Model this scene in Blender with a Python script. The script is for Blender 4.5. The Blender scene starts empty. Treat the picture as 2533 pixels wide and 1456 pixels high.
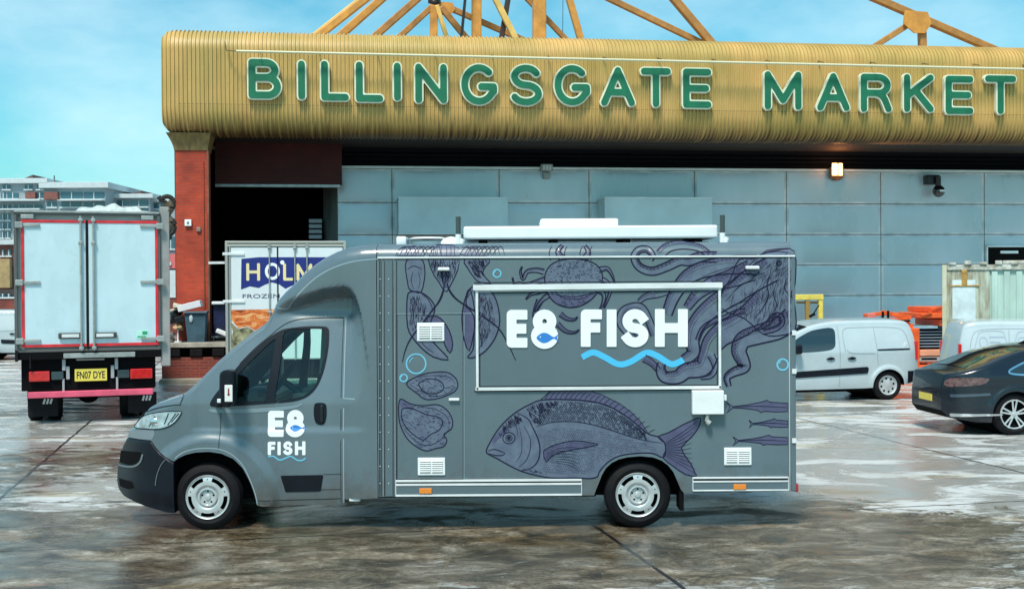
import bpy, bmesh, math, random
import numpy as np
from mathutils import Vector, Matrix
from mathutils.geometry import tessellate_polygon
random.seed(7); np.random.seed(7)
PI = math.pi
scene = bpy.context.scene
col = scene.collection
# ---------------------------------------------------------------- camera
FPX, CX, CY, CAMZ = 3000.0, 1266.0, 728.0, 2.54      # focal length and centre in survey pixels
cam_d = bpy.data.cameras.new('camera'); cam_d.sensor_width = 36.0; cam_d.lens = 36.0*FPX/2532.0
cam_d.clip_start = 0.1; cam_d.clip_end = 2000
cam = bpy.data.objects.new('camera', cam_d); col.objects.link(cam); scene.camera = cam
RCAM = (Matrix.Rotation(PI/2-math.atan(28/FPX), 3, 'X') @ Matrix.Rotation(-0.006, 3, 'Z'))
cam.matrix_world = Matrix.Translation((0, 0, CAMZ)) @ RCAM.to_4x4()
# ---------------------------------------------------------------- world, sun, exposure
SUN_EL, SUN_AZ = math.radians(60), math.radians(200)   # azimuth measured from +Y clockwise
w = bpy.data.worlds.new('World'); scene.world = w; w.use_nodes = True
nt = w.node_tree; N = nt.nodes; L = nt.links; N.clear()
out = N.new('ShaderNodeOutputWorld'); bg = N.new('ShaderNodeBackground'); L.new(bg.outputs[0], out.inputs[0])
sky = N.new('ShaderNodeTexSky'); sky.sky_type = 'NISHITA'; sky.sun_disc = False
sky.sun_elevation = SUN_EL; sky.sun_rotation = SUN_AZ; sky.air_density = 1.0; sky.dust_density = 1.2; sky.ozone_density = 1.0
tint = N.new('ShaderNodeMix'); tint.data_type = 'RGBA'; tint.blend_type = 'MULTIPLY'; tint.inputs[0].default_value = 1.0
L.new(sky.outputs[0], tint.inputs[6]); tint.inputs[7].default_value = (0.68, 1.54, 1.50, 1)
tc = N.new('ShaderNodeTexCoord'); mp = N.new('ShaderNodeMapping'); mp.inputs['Scale'].default_value = (1.3, 1.3, 2.6)
mp.inputs['Location'].default_value = (0.35, 0.1, 0.2)
L.new(tc.outputs['Generated'], mp.inputs[0])
nz = N.new('ShaderNodeTexNoise'); nz.inputs['Scale'].default_value = 2.6; nz.inputs['Detail'].default_value = 9; nz.inputs['Roughness'].default_value = .55; nz.inputs['Distortion'].default_value = .1
L.new(mp.outputs[0], nz.inputs['Vector'])
cr = N.new('ShaderNodeValToRGB'); cr.color_ramp.elements[0].position = .45; cr.color_ramp.elements[1].position = .86
L.new(nz.outputs[0], cr.inputs[0])
cl = N.new('ShaderNodeMix'); cl.data_type = 'RGBA'; L.new(cr.outputs[0], cl.inputs[0])
L.new(tint.outputs[2], cl.inputs[6]); cl.inputs[7].default_value = (7.6, 10.2, 11.0, 1)
L.new(cl.outputs[2], bg.inputs[0]); bg.inputs[1].default_value = 0.078
sun_d = bpy.data.lights.new('sun', 'SUN'); sun_d.energy = 3.3; sun_d.angle = math.radians(12); sun_d.color = (1, .90, .80)
sun = bpy.data.objects.new('sun', sun_d); col.objects.link(sun)
sd = Vector((math.sin(SUN_AZ)*math.cos(SUN_EL), math.cos(SUN_AZ)*math.cos(SUN_EL), math.sin(SUN_EL)))
sun.rotation_euler = sd.to_track_quat('Z', 'Y').to_euler(); sun.location = sd*50
vs = scene.view_settings; vs.view_transform = 'Standard'; vs.look = 'None'; vs.gamma = 1; vs.exposure = 0.48

# ---------------------------------------------------------------- survey helpers
def ray(px, py): return RCAM @ Vector(((px-CX)/FPX, -(py-CY)/FPX, -1))
def gp(px, py):                                   # survey point on the ground
    d = ray(px, py); k = -CAMZ/d.z; return (d.x*k, d.y*k)
class Frame:
    """a vertical reference plane: origin on the ground, local x along the plane, local y into depth"""
    def __init__(s, o, deg=0):
        s.o = o; s.a = math.radians(deg); s.c = math.cos(s.a); s.s = math.sin(s.a)
    def P(s, px, py, t=0.0):
        d = ray(px, py)
        ly = -d.x*s.s + d.y*s.c; lo = -(s.o[0])*(-s.s) - s.o[1]*s.c     # camera's local y
        k = (t - lo)/ly
        X, Y, Z = d.x*k - s.o[0], d.y*k - s.o[1], CAMZ + d.z*k
        return (X*s.c + Y*s.s, t, Z)
    def u(s, px, py, t=0.0): return s.P(px, py, t)[0]
    def z(s, px, py, t=0.0): return s.P(px, py, t)[2]
# ---------------------------------------------------------------- materials
MATS = {}
def mat(name, color, rough=.5, metal=0., var=.0, vscale=3., coat=0., emit=0., bump=0., bscale=40., color2=None, spec=.5, stretch=(1,1,1), rvar=0., alpha=None, detail=6):
    if name in MATS: return MATS[name]
    m = bpy.data.materials.new(name); m.use_nodes = True; n = m.node_tree.nodes; l = m.node_tree.links
    b = n['Principled BSDF']; c = (*color, 1)
    b.inputs['Base Color'].default_value = c; b.inputs['Roughness'].default_value = rough; b.inputs['Metallic'].default_value = metal
    b.inputs['Coat Weight'].default_value = coat; b.inputs['Coat Roughness'].default_value = .05; b.inputs['Specular IOR Level'].default_value = spec
    if emit: b.inputs['Emission Color'].default_value = c; b.inputs['Emission Strength'].default_value = emit
    if var or bump or rvar or color2:
        t = n.new('ShaderNodeTexCoord'); mpn = n.new('ShaderNodeMapping'); mpn.inputs['Scale'].default_value = stretch
        l.new(t.outputs['Object'], mpn.inputs[0])
        z = n.new('ShaderNodeTexNoise'); z.inputs['Scale'].default_value = vscale; z.inputs['Detail'].default_value = detail; z.inputs['Roughness'].default_value = .6
        l.new(mpn.outputs[0], z.inputs['Vector'])
        if var or color2:
            r = n.new('ShaderNodeValToRGB'); r.color_ramp.elements[0].position = .33; r.color_ramp.elements[1].position = .68
            c2 = color2 if color2 else tuple(min(1, x*(1+var)) for x in color)
            c1 = color if color2 else tuple(x*(1-var) for x in color)
            r.color_ramp.elements[0].color = (*c1, 1); r.color_ramp.elements[1].color = (*c2, 1)
            l.new(z.outputs[0], r.inputs[0]); l.new(r.outputs[0], b.inputs['Base Color'])
        if rvar:
            mr = n.new('ShaderNodeMapRange'); mr.inputs[3].default_value = max(0.02, rough-rvar); mr.inputs[4].default_value = min(1, rough+rvar)
            mr.inputs[1].default_value = .3; mr.inputs[2].default_value = .7
            l.new(z.outputs[0], mr.inputs[0]); l.new(mr.outputs[0], b.inputs['Roughness'])
        if bump:
            z2 = n.new('ShaderNodeTexNoise'); z2.inputs['Scale'].default_value = bscale; z2.inputs['Detail'].default_value = 5
            l.new(mpn.outputs[0], z2.inputs['Vector'])
            bp = n.new('ShaderNodeBump'); bp.inputs['Strength'].default_value = bump; bp.inputs['Distance'].default_value = .02
            l.new(z2.outputs[0], bp.inputs['Height']); l.new(bp.outputs[0], b.inputs['Normal'])
    MATS[name] = m; return m
def glass_mat(name, tint_c, mixf=.25):
    if name in MATS: return MATS[name]
    m = bpy.data.materials.new(name); m.use_nodes = True; n = m.node_tree.nodes; l = m.node_tree.links; n.clear()
    o = n.new('ShaderNodeOutputMaterial'); t = n.new('ShaderNodeBsdfTransparent'); g = n.new('ShaderNodeBsdfGlossy')
    t.inputs[0].default_value = (*tint_c, 1); g.inputs['Roughness'].default_value = .02; g.inputs[0].default_value = (.9, .95, 1, 1)
    mx = n.new('ShaderNodeMixShader'); f = n.new('ShaderNodeFresnel'); f.inputs[0].default_value = 1.5
    ad = n.new('ShaderNodeMath'); ad.operation = 'ADD'; ad.inputs[1].default_value = mixf
    l.new(f.outputs[0], ad.inputs[0]); l.new(ad.outputs[0], mx.inputs[0]); l.new(t.outputs[0], mx.inputs[1]); l.new(g.outputs[0], mx.inputs[2]); l.new(mx.outputs[0], o.inputs[0])
    MATS[name] = m; return m
# ---------------------------------------------------------------- mesh builder
class MB:
    def __init__(s): s.v = []; s.f = []; s.m = []; s.sm = []
    def add(s, V, F, mi=0, smooth=False):
        b = len(s.v); s.v.extend([tuple(p) for p in V])
        for f in F: s.f.append(tuple(b+i for i in f)); s.m.append(mi); s.sm.append(smooth)
        return s
    def box(s, x0, x1, y0, y1, z0, z1, bev=0., mi=0):
        if x0 > x1: x0, x1 = x1, x0
        if y0 > y1: y0, y1 = y1, y0
        if z0 > z1: z0, z1 = z1, z0
        V = [(x, y, z) for x in (x0, x1) for y in (y0, y1) for z in (z0, z1)]
        F = [(0, 1, 3, 2), (4, 6, 7, 5), (0, 4, 5, 1), (2, 3, 7, 6), (0, 2, 6, 4), (1, 5, 7, 3)]
        bev = min(bev, .45*min(x1-x0, y1-y0, z1-z0))
        if bev <= 1e-4: return s.add(V, F, mi)
        bm = bmesh.new(); vs_ = [bm.verts.new(p) for p in V]
        for f in F: bm.faces.new([vs_[i] for i in f])
        bmesh.ops.bevel(bm, geom=bm.edges[:], offset=bev, segments=2, profile=.5, affect='EDGES')
        bm.verts.index_update(); s.add([v.co[:] for v in bm.verts], [[v.index for v in f.verts] for f in bm.faces], mi); bm.free(); return s
    def obox(s, c, ax, hx, hy, hz, bev=0., mi=0):
        """box centred c with orientation matrix ax (3x3)"""
        t = MB(); t.box(-hx, hx, -hy, hy, -hz, hz, bev)
        return s.add([tuple(Vector(c)+ax @ Vector(p)) for p in t.v], t.f, mi)
    def bar(s, p0, p1, w, h=None, bev=0., mi=0):
        h = h or w; p0 = Vector(p0); p1 = Vector(p1); d = (p1-p0); L_ = d.length; q = d.to_track_quat('X', 'Z').to_matrix()
        return s.obox((p0+p1)/2, q, L_/2, w/2, h/2, bev, mi)
    def cyl(s, p0, p1, r0, r1=None, n=16, mi=0, caps=True):
        r1 = r0 if r1 is None else r1; p0 = Vector(p0); p1 = Vector(p1); q = (p1-p0).to_track_quat('Z', 'Y').to_matrix()
        V = []
        for p, r in ((p0, r0), (p1, r1)):
            for i in range(n):
                a = 2*PI*i/n; V.append(p + q @ Vector((r*math.cos(a), r*math.sin(a), 0)))
        b = len(s.v); s.add(V, [(i, (i+1) % n, n+(i+1) % n, n+i) for i in range(n)], mi, True)
        if caps:
            s.f.append(tuple(b+i for i in range(n-1, -1, -1))); s.f.append(tuple(b+n+i for i in range(n))); s.m += [mi, mi]; s.sm += [False, False]
        return s
    def tube(s, pts, r, n=8, mi=0):
        pts = [Vector(p) for p in pts]; V = []
        for i, p in enumerate(pts):
            d = (pts[min(i+1, len(pts)-1)] - pts[max(i-1, 0)]).normalized(); q = d.to_track_quat('Z', 'Y').to_matrix()
            rr = r[i] if isinstance(r, (list, tuple)) else r
            for k in range(n):
                a = 2*PI*k/n; V.append(p + q @ Vector((rr*math.cos(a), rr*math.sin(a), 0)))
        F = [(i*n+k, i*n+(k+1) % n, (i+1)*n+(k+1) % n, (i+1)*n+k) for i in range(len(pts)-1) for k in range(n)]
        F += [tuple(range(n-1, -1, -1)), tuple((len(pts)-1)*n+k for k in range(n))]
        return s.add(V, F, mi, True)
    def lathe_y(s, prof, c, n=48, mi=0, smooth=True):
        """profile of (radius, y) turned about the y axis through c=(x, z); y is absolute"""
        V = []; m = len(prof)
        for i in range(n):
            a = 2*PI*i/n
            for r, y in prof: V.append((c[0]+r*math.cos(a), y, c[1]+r*math.sin(a)))
        F = [(i*m+j, i*m+j+1, ((i+1) % n)*m+j+1, ((i+1) % n)*m+j) for i in range(n) for j in range(m-1)]
        return s.add(V, F, mi, smooth)
    def sphere(s, c, r, n=12, mi=0, sc=(1, 1, 1)):
        V = []; F = []
        for i in range(n+1):
            th = PI*i/n
            for j in range(n*2):
                ph = PI*j/n; V.append((c[0]+r*sc[0]*math.sin(th)*math.cos(ph), c[1]+r*sc[1]*math.sin(th)*math.sin(ph), c[2]+r*sc[2]*math.cos(th)))
        for i in range(n):
            for j in range(n*2): F.append((i*2*n+j, (i+1)*2*n+j, (i+1)*2*n+(j+1) % (2*n), i*2*n+(j+1) % (2*n)))
        return s.add(V, F, mi, True)
    def grid(s, fn, nu, nv, mi=0, smooth=True, flip=False):
        V = [fn(i/nu, j/nv) for i in range(nu+1) for j in range(nv+1)]
        F = []
        for i in range(nu):
            for j in range(nv):
                a = i*(nv+1)+j; q = (a, a+nv+1, a+nv+2, a+1); F.append(q[::-1] if flip else q)
        return s.add(V, F, mi, smooth)
    def prism(s, pts, y0, y1, mi=0, mi_side=None, plane='xz'):
        """polygon in xz extruded from y0 to y1"""
        n = len(pts); tri = tessellate_polygon([[Vector((p[0], p[1], 0)) for p in pts]])
        V = [(p[0], y0, p[1]) for p in pts]+[(p[0], y1, p[1]) for p in pts]
        if plane == 'yz': V = [(v[1], v[0], v[2]) for v in V]
        if plane == 'xy': V = [(v[0], v[2], v[1]) for v in V]
        b = len(s.v); s.add(V, [t for t in tri]+[tuple(n+i for i in t[::-1]) for t in tri], mi)
        ms = mi if mi_side is None else mi_side
        for i in range(n):
            j = (i+1) % n; s.f.append((b+i, b+j, b+n+j, b+n+i)); s.m.append(ms); s.sm.append(False)
        return s
    def build(s, name, mats, parent=None, angle=35, loc=None, smooth_all=False, recalc=True):
        me = bpy.data.meshes.new(name); me.from_pydata(s.v, [], s.f)
        if not isinstance(mats, (list, tuple)): mats = [mats]
        for m in mats: me.materials.append(m)
        me.polygons.foreach_set('material_index', s.m)
        me.polygons.foreach_set('use_smooth', [True]*len(s.f) if smooth_all else s.sm)
        me.update()
        if recalc:
            bm = bmesh.new(); bm.from_mesh(me); bmesh.ops.recalc_face_normals(bm, faces=bm.faces[:]); bm.to_mesh(me); bm.free()
        if smooth_all or any(s.sm):
            try: me.set_sharp_from_angle(angle=math.radians(angle))
            except Exception: pass
        o = bpy.data.objects.new(name, me); col.objects.link(o)
        if parent is not None: o.parent = parent
        if loc is not None: o.location = loc
        return o
def thing(name, label, cat, frame=None, group=None, loc=None, yaw=0):
    o = bpy.data.objects.new(name, None); col.objects.link(o); o.empty_display_size = .3
    if frame is not None: o.location = (frame.o[0], frame.o[1], 0); o.rotation_euler = (0, 0, frame.a)
    if loc is not None: o.location = loc; o.rotation_euler = (0, 0, yaw)
    o['label'] = label; o['category'] = cat
    if group: o['group'] = group
    return o
def tag(o, label, cat, group=None, kind=None):
    if label: o['label'] = label
    if cat: o['category'] = cat
    if group: o['group'] = group
    if kind: o['kind'] = kind
    return o
def at_frame(o, fr): o.location = (fr.o[0], fr.o[1], 0); o.rotation_euler = (0, 0, fr.a); return o
# ---------------------------------------------------------------- curves and 2D shapes
def smooth_line(pts, n=6, closed=False):
    P = [np.array(p, float) for p in pts]; m = len(P); O = []
    rng = range(m if closed else m-1)
    for i in rng:
        p0 = P[(i-1) % m] if closed or i > 0 else P[i]; p1 = P[i]; p2 = P[(i+1) % m]
        p3 = P[(i+2) % m] if closed or i+2 < m else p2
        for k in range(n):
            t = k/n; O.append(.5*((2*p1)+(-p0+p2)*t+(2*p0-5*p1+4*p2-p3)*t*t+(-p0+3*p1-3*p2+p3)*t**3))
    if not closed: O.append(P[-1])
    return [tuple(p) for p in O]
def arc(cx, cy, rx, ry, a0, a1, n=14):
    return [(cx+rx*math.cos(math.radians(a0+(a1-a0)*i/n)), cy+ry*math.sin(math.radians(a0+(a1-a0)*i/n))) for i in range(n+1)]
def sd_lines(X, Y, lines, r, flat=False):
    D = np.full(X.shape, 1e9)
    for ln in lines:
        n = len(ln)-1; closed = (abs(ln[0][0]-ln[-1][0])+abs(ln[0][1]-ln[-1][1])) < 1e-6
        for i in range(n):
            (ax, ay), (bx, by) = ln[i], ln[i+1]; dx, dy = bx-ax, by-ay; L2 = math.hypot(dx, dy)
            if L2 < 1e-9: continue
            ux, uy = dx/L2, dy/L2; t = (X-ax)*ux+(Y-ay)*uy; pr = np.abs(-(X-ax)*uy+(Y-ay)*ux)
            over = np.maximum(-t, t-L2); d = np.hypot(np.maximum(over, 0), pr)-r
            if flat and not closed:
                if i == 0: d = np.maximum(d, -t)
                if i == n-1: d = np.maximum(d, t-L2)
            D = np.minimum(D, d)
    return D
def sd_poly(X, Y, P):
    D = np.full(X.shape, 1e9); ins = np.zeros(X.shape, bool); n = len(P)
    for i in range(n):
        (ax, ay), (bx, by) = P[i], P[(i+1) % n]; dx, dy = bx-ax, by-ay; L2 = dx*dx+dy*dy
        if L2 < 1e-12: continue
        t = np.clip(((X-ax)*dx+(Y-ay)*dy)/L2, 0, 1); D = np.minimum(D, np.hypot(X-ax-t*dx, Y-ay-t*dy))
        c = ((ay > Y) != (by > Y)); xi = (bx-ax)*(Y-ay)/(by-ay if abs(by-ay) > 1e-12 else 1e-12)+ax
        ins ^= (c & (X < xi))
    return np.where(ins, -D, D)
def sdf_shape(fn, x0, x1, y0, y1, step):
    """filled contour of fn(X,Y)<0 -> verts2d, faces, boundary edges"""
    nx = max(2, int(math.ceil((x1-x0)/step))); ny = max(2, int(math.ceil((y1-y0)/step)))
    xs = np.linspace(x0, x1, nx+1); ys = np.linspace(y0, y1, ny+1); X, Y = np.meshgrid(xs, ys, indexing='ij')
    Fv = fn(X, Y); Fv = np.where(np.abs(Fv) < 1e-7, 1e-7, Fv)
    V = []; idx = {}; F = []
    def corner(i, j):
        k = ('c', i, j)
        if k not in idx: idx[k] = len(V); V.append((xs[i], ys[j]))
        return idx[k]
    def cross(a, b):
        k = (min(a, b), max(a, b))
        if k not in idx:
            fa, fb = Fv[a], Fv[b]; t = fa/(fa-fb); idx[k] = len(V)
            V.append((xs[a[0]]+(xs[b[0]]-xs[a[0]])*t, ys[a[1]]+(ys[b[1]]-ys[a[1]])*t))
        return idx[k]
    ins = Fv < 0
    for i in range(nx):
        for j in range(ny):
            c = [(i, j), (i+1, j), (i+1, j+1), (i, j+1)]; s_ = [bool(ins[k]) for k in c]
            if not any(s_): continue
            poly = []
            for k in range(4):
                a, b = c[k], c[(k+1) % 4]
                if s_[k]: poly.append(corner(*a))
                if s_[k] != s_[(k+1) % 4]: poly.append(cross(a, b))
            if len(poly) > 2: F.append(tuple(poly))
    cnt = {}
    for f in F:
        for k in range(len(f)):
            e = (f[k], f[(k+1) % len(f)]); cnt[frozenset(e)] = cnt.get(frozenset(e), []) + [e]
    E = [v[0] for v in cnt.values() if len(v) == 1]
    return V, F, E
def add_shape(mb, shape, mp_, d0, d1=None, mi=0, mi_side=None):
    """mp_(u, v, d) maps a 2D point to 3D; face at d1, walls back to d0"""
    V, F, E = shape
    if d1 is None: mb.add([mp_(u, v, d0) for u, v in V], F, mi); return
    mb.add([mp_(u, v, d1) for u, v in V], F, mi); n = len(V)
    b = len(mb.v); mb.add([mp_(u, v, d0) for u, v in V]+[mp_(u, v, d1) for u, v in V], [], mi)
    ms = mi if mi_side is None else mi_side
    for a, c in E: mb.f.append((b+a, b+c, b+n+c, b+n+a)); mb.m.append(ms); mb.sm.append(False)
GLY = {
 'B': [[(0, 0), (0, 1)], [(0, 1), (.55, 1)]+arc(.55, .77, .36, .23, 90, -90)+[(0, .54)], [(0, .54), (.6, .54)]+arc(.62, .27, .38, .27, 90, -90)+[(0, 0)]],
 'I': [[(.5, 0), (.5, 1)]], 'L': [[(0, 1), (0, 0), (1, 0)]], 'N': [[(0, 0), (0, 1), (1, 0), (1, 1)]],
 'G': [arc(.5, .5, .5, .5, 48, 325, 24)+[(1, .3), (1, .44), (.58, .44)]],
 'S': [arc(.5, .75, .46, .25, 25, 270)+arc(.5, .25, .5, .25, 90, -155)],
 'A': [[(0, 0), (.5, 1), (1, 0)], [(.2, .32), (.8, .32)]], 'T': [[(0, 1), (1, 1)], [(.5, 1), (.5, 0)]],
 'E': [[(1, 1), (0, 1), (0, 0), (1, 0)], [(0, .5), (.9, .5)]], 'M': [[(0, 0), (0, 1), (.5, .2), (1, 1), (1, 0)]],
 'R': [[(0, 0), (0, 1), (.55, 1)]+arc(.6, .75, .36, .25, 90, -90)+[(0, .5)], [(.55, .5), (.75, .42), (.85, .3), (1, 0)]],
 'K': [[(0, 0), (0, 1)], [(1, 1), (0, .4)], [(.35, .6), (1, 0)]],
 'F': [[(0, 0), (0, 1), (1, 1)], [(0, .52), (.85, .52)]], 'H': [[(0, 0), (0, 1)], [(1, 0), (1, 1)], [(0, .5), (1, .5)]],
 'O': [arc(.5, .5, .5, .5, 0, 360, 28)],
 '8': [arc(.5, .76, .40, .24, 0, 360, 20), arc(.5, .27, .5, .27, 0, 360, 24)],
}
def glyph(ch, x0, x1, y0, y1, r, grow=0., step=None, flat=False):
    """letter in box (y up) with stroke radius r"""
    lines = [[(x0+r+(x1-x0-2*r)*p[0], y0+r+(y1-y0-2*r)*p[1]) for p in ln] for ln in GLY[ch]]
    if ch == 'I': lines = [[((x0+x1)/2, p[1]) for p in ln] for ln in lines]
    if flat: # run open ends out to the box
        L2 = []
        for ln in lines:
            ln = list(ln)
            if len(ln) > 1 and (abs(ln[0][0]-ln[-1][0])+abs(ln[0][1]-ln[-1][1])) > 1e-6:
                for e, q in ((0, 1), (-1, -2)):
                    d = Vector((ln[e][0]-ln[q][0], ln[e][1]-ln[q][1])).normalized()
                    nx_, ny_ = ln[e][0]+d.x*r, ln[e][1]+d.y*r; ln[e] = (nx_, ny_)
            L2.append(ln)
        lines = L2
    st = step or (r/3.2)
    return sdf_shape(lambda X, Y: sd_lines(X, Y, lines, r+grow, flat), x0-grow-st, x1+grow+st, y0-grow-st, y1+grow+st, st)
def text_shape(s, x0, x1, y0, y1, bold=0.0):
    cu = bpy.data.curves.new('t', 'FONT'); cu.body = s; cu.size = 1; cu.resolution_u = 3; cu.offset = bold
    o = bpy.data.objects.new('t', cu); col.objects.link(o); dg = bpy.context.evaluated_depsgraph_get()
    me = bpy.data.meshes.new_from_object(o.evaluated_get(dg)); V = [(v.co.x, v.co.y) for v in me.vertices]; F = [tuple(p.vertices) for p in me.polygons]
    bpy.data.objects.remove(o); bpy.data.curves.remove(cu); bpy.data.meshes.remove(me)
    ax, bx = min(v[0] for v in V), max(v[0] for v in V); ay, by = min(v[1] for v in V), max(v[1] for v in V)
    return [(x0+(v[0]-ax)/(bx-ax)*(x1-x0), y0+(v[1]-ay)/(by-ay)*(y1-y0)) for v in V], F, []
def lerp_list(pts, x):
    if x <= pts[0][0]: return pts[0][1]
    for a, b in zip(pts, pts[1:]):
        if x <= b[0]: return a[1]+(b[1]-a[1])*(x-a[0])/max(1e-9, b[0]-a[0])
    return pts[-1][1]
def ss(a, b, x):
    t = min(1, max(0, (x-a)/(b-a))); return t*t*(3-2*t)
def ribbon(mb, pts, wd, mp_, d, mi=0, taper=False):
    """flat stroke in 2D mapped by mp_"""
    n = len(pts); V = []
    for i, p in enumerate(pts):
        q0, q1 = pts[max(i-1, 0)], pts[min(i+1, n-1)]; dx, dy = q1[0]-q0[0], q1[1]-q0[1]; l_ = math.hypot(dx, dy) or 1
        ww = wd[i] if isinstance(wd, (list, tuple)) else wd
        if taper: ww *= .25+.75*math.sin(PI*min(1, max(0, .08+.84*i/(n-1))))
        nx_, ny_ = -dy/l_*ww/2, dx/l_*ww/2
        V += [mp_(p[0]+nx_, p[1]+ny_, d), mp_(p[0]-nx_, p[1]-ny_, d)]
    mb.add(V, [(2*i, 2*i+1, 2*i+3, 2*i+2) for i in range(n-1)], mi)
def bool_diff(o, cutters):
    for c in cutters:
        md = o.modifiers.new('b', 'BOOLEAN'); md.operation = 'DIFFERENCE'; md.object = c; md.solver = 'EXACT'
    dg = bpy.context.evaluated_depsgraph_get(); dg.update(); me = bpy.data.meshes.new_from_object(o.evaluated_get(dg))
    o.modifiers.clear(); old = o.data; o.data = me; bpy.data.meshes.remove(old)
    for c in cutters:
        md_ = c.data; bpy.data.objects.remove(c); bpy.data.meshes.remove(md_)
    try: me.set_sharp_from_angle(angle=math.radians(32))
    except Exception: pass
# ---------------------------------------------------------------- lofted vehicle bodies
def loft(stations, top, bot, inset, W, rc, nside=36, ncor=6, ntop=8, crown=.02):
    """closed body lofted along x. inset(x,z) is the near side's y; returns MB with material 1 on the underside"""
    mb = MB(); rings = []
    for x in stations:
        zt, zb = top(x), bot(x); h = max(zt-zb, .004); r = min(rc(x) if callable(rc) else rc, .45*h)
        near = []
        for k in range(nside+1):
            z = zb+(zt-r-zb)*k/nside; near.append((inset(x, z), z))
        a0 = inset(x, zt-r)
        for k in range(1, ncor+1):
            ph = PI/2*k/ncor; near.append((a0+r*(1-math.cos(ph)), zt-r+r*math.sin(ph)))
        ring = [(x, y, z) for y, z in near]; ya = near[-1][0]
        for k in range(1, ntop):
            t = k/ntop; ring.append((x, ya+(W-2*ya)*t, zt+crown*(1-(2*t-1)**2)*min(1, h/.3)))
        ring += [(x, W-y, z) for y, z in near[::-1]]
        rings.append(ring)
    n = len(rings[0]); V = [p for r_ in rings for p in r_]; F = []; M = []
    for i in range(len(rings)-1):
        for j in range(n):
            k = (j+1) % n; F.append((i*n+j, (i+1)*n+j, (i+1)*n+k, i*n+k)); M.append(1 if j == n-1 else 0)
    mb.add(V, F, 0, True); mb.m = M[:]
    b = (len(rings)-1)*n
    mb.f += [tuple(range(n-1, -1, -1)), tuple(b+j for j in range(n))]; mb.m += [0, 0]; mb.sm += [False, False]
    return mb
def make_wheel(parent, cx, cz, y0, r, rr, width, style, mt, flip=1, name='wheel'):
    """y0 is the outer face; flip=1 when the outside looks toward -y"""
    s = flip
    hub = MB(); hub.lathe_y([(0, y0+s*.09), (rr*.5, y0+s*.085), (rr*.93, y0+s*.07), (rr*.93, y0+s*(width-.02)), (0, y0+s*(width-.02))], (cx, cz), 32)
    wobj = hub.build(name, mt['black'], parent)
    w2 = width
    ty = MB(); prof = [(rr*.97, y0+s*.035), (rr*1.03, y0+s*.012), (rr+.35*(r-rr), y0), (r-.03, y0+s*.012), (r-.008, y0+s*.03), (r, y0+s*.06)]
    prof += [(r, y0+s*(w2-.06)), (r-.008, y0+s*(w2-.03)), (r-.03, y0+s*(w2-.012)), (rr+.35*(r-rr), y0+s*w2), (rr*.97, y0+s*(w2-.03))]
    ty.lathe_y(prof, (cx, cz), 56)
    for k in range(3):   # tread ribs
        yy = y0+s*(w2*(.32+.18*k)); ty.lathe_y([(r-.001, yy-.006), (r+.004, yy-.004), (r+.004, yy+.004), (r-.001, yy+.006)], (cx, cz), 56)
    ty.build('tyre', mt['rubber'], wobj)
    rm = MB(); rm.lathe_y([(rr*.99, y0+s*.05), (rr, y0+s*.02), (rr*.975, y0+s*.006), (rr*.93, y0+s*.012), (rr*.91, y0+s*.05)], (cx, cz), 56)
    mp_ = lambda u, v, d: (cx+u, y0+s*(.03-d), cz+v)
    if style == 'steel':
        ns = 5
        def fn(X, Y):
            R = np.hypot(X, Y); A = np.arctan2(Y, X); d = R-rr*.95
            for k in range(ns):
                am = PI/2+PI/ns+2*PI*k/ns; da = np.abs((A-am+PI) % (2*PI)-PI)
                slot = np.maximum(np.abs(R-rr*.80)-rr*.085, (da-.38)*R); d = np.maximum(d, -slot)
                ah = PI/2+2*PI*k/ns; d = np.maximum(d, -(np.hypot(X-rr*.26*math.cos(ah), Y-rr*.26*math.sin(ah))-rr*.05))
                d = np.maximum(d, -(np.hypot(X-rr*.80*math.cos(ah), (Y-rr*.80*math.sin(ah)))-rr*.035))
            return d
        dish = lambda u, v: .0+.022*ss(rr*.42, rr*.55, math.hypot(u, v))-.022*ss(rr*.70, rr*.95, math.hypot(u, v))*.6
    elif style == 'cover':
        def fn(X, Y):
            R = np.hypot(X, Y); A = np.arctan2(Y, X); d = R-rr*.95
            for k in range(8):
                ah = 2*PI*k/8+.2; d = np.maximum(d, -(np.hypot((X-rr*.68*math.cos(ah)), Y-rr*.68*math.sin(ah))-rr*.12))
            return d
        dish = lambda u, v: .01*math.cos(math.hypot(u, v)/rr*4)
    else:
        def fn(X, Y):
            R = np.hypot(X, Y); A = np.arctan2(Y, X); d = np.maximum(R-rr*.22, -1e9)
            for k in range(5):
                for o_ in (-.17, .17):
                    a_ = 2*PI*k/5+.3; x1, y1 = rr*.96*math.cos(a_+o_), rr*.96*math.sin(a_+o_); x0_, y0_ = rr*.1*math.cos(a_+o_*2), rr*.1*math.sin(a_+o_*2)
                    d = np.minimum(d, sd_lines(X, Y, [[(x0_, y0_), (x1, y1)]], rr*.055))
            return np.minimum(d, np.abs(R-rr*.93)-rr*.035)
        dish = lambda u, v: .02*(math.hypot(u, v)/rr)**2
    sh = sdf_shape(fn, -rr, rr, -rr, rr, rr/26)
    V, F, E = sh
    add_shape(rm, sh, lambda u, v, d: (cx+u, y0+s*(.032-d-dish(u, v)), cz+v), 0, .006)
    rm.lathe_y([(rr*.40, y0+s*.022), (rr*.42, y0+s*.006), (rr*.36, y0+s*.004), (rr*.33, y0+s*.02)], (cx, cz), 32) if style == 'steel' else None
    rm.build('rim', mt['rim'], wobj, angle=40)
    hb = MB(); hb.lathe_y([(0, y0+s*.012), (rr*.11, y0+s*.014), (rr*.13, y0+s*.024)], (cx, cz), 20); hb.build('hub_cap', mt['rim'], wobj)
    return wobj
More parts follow.
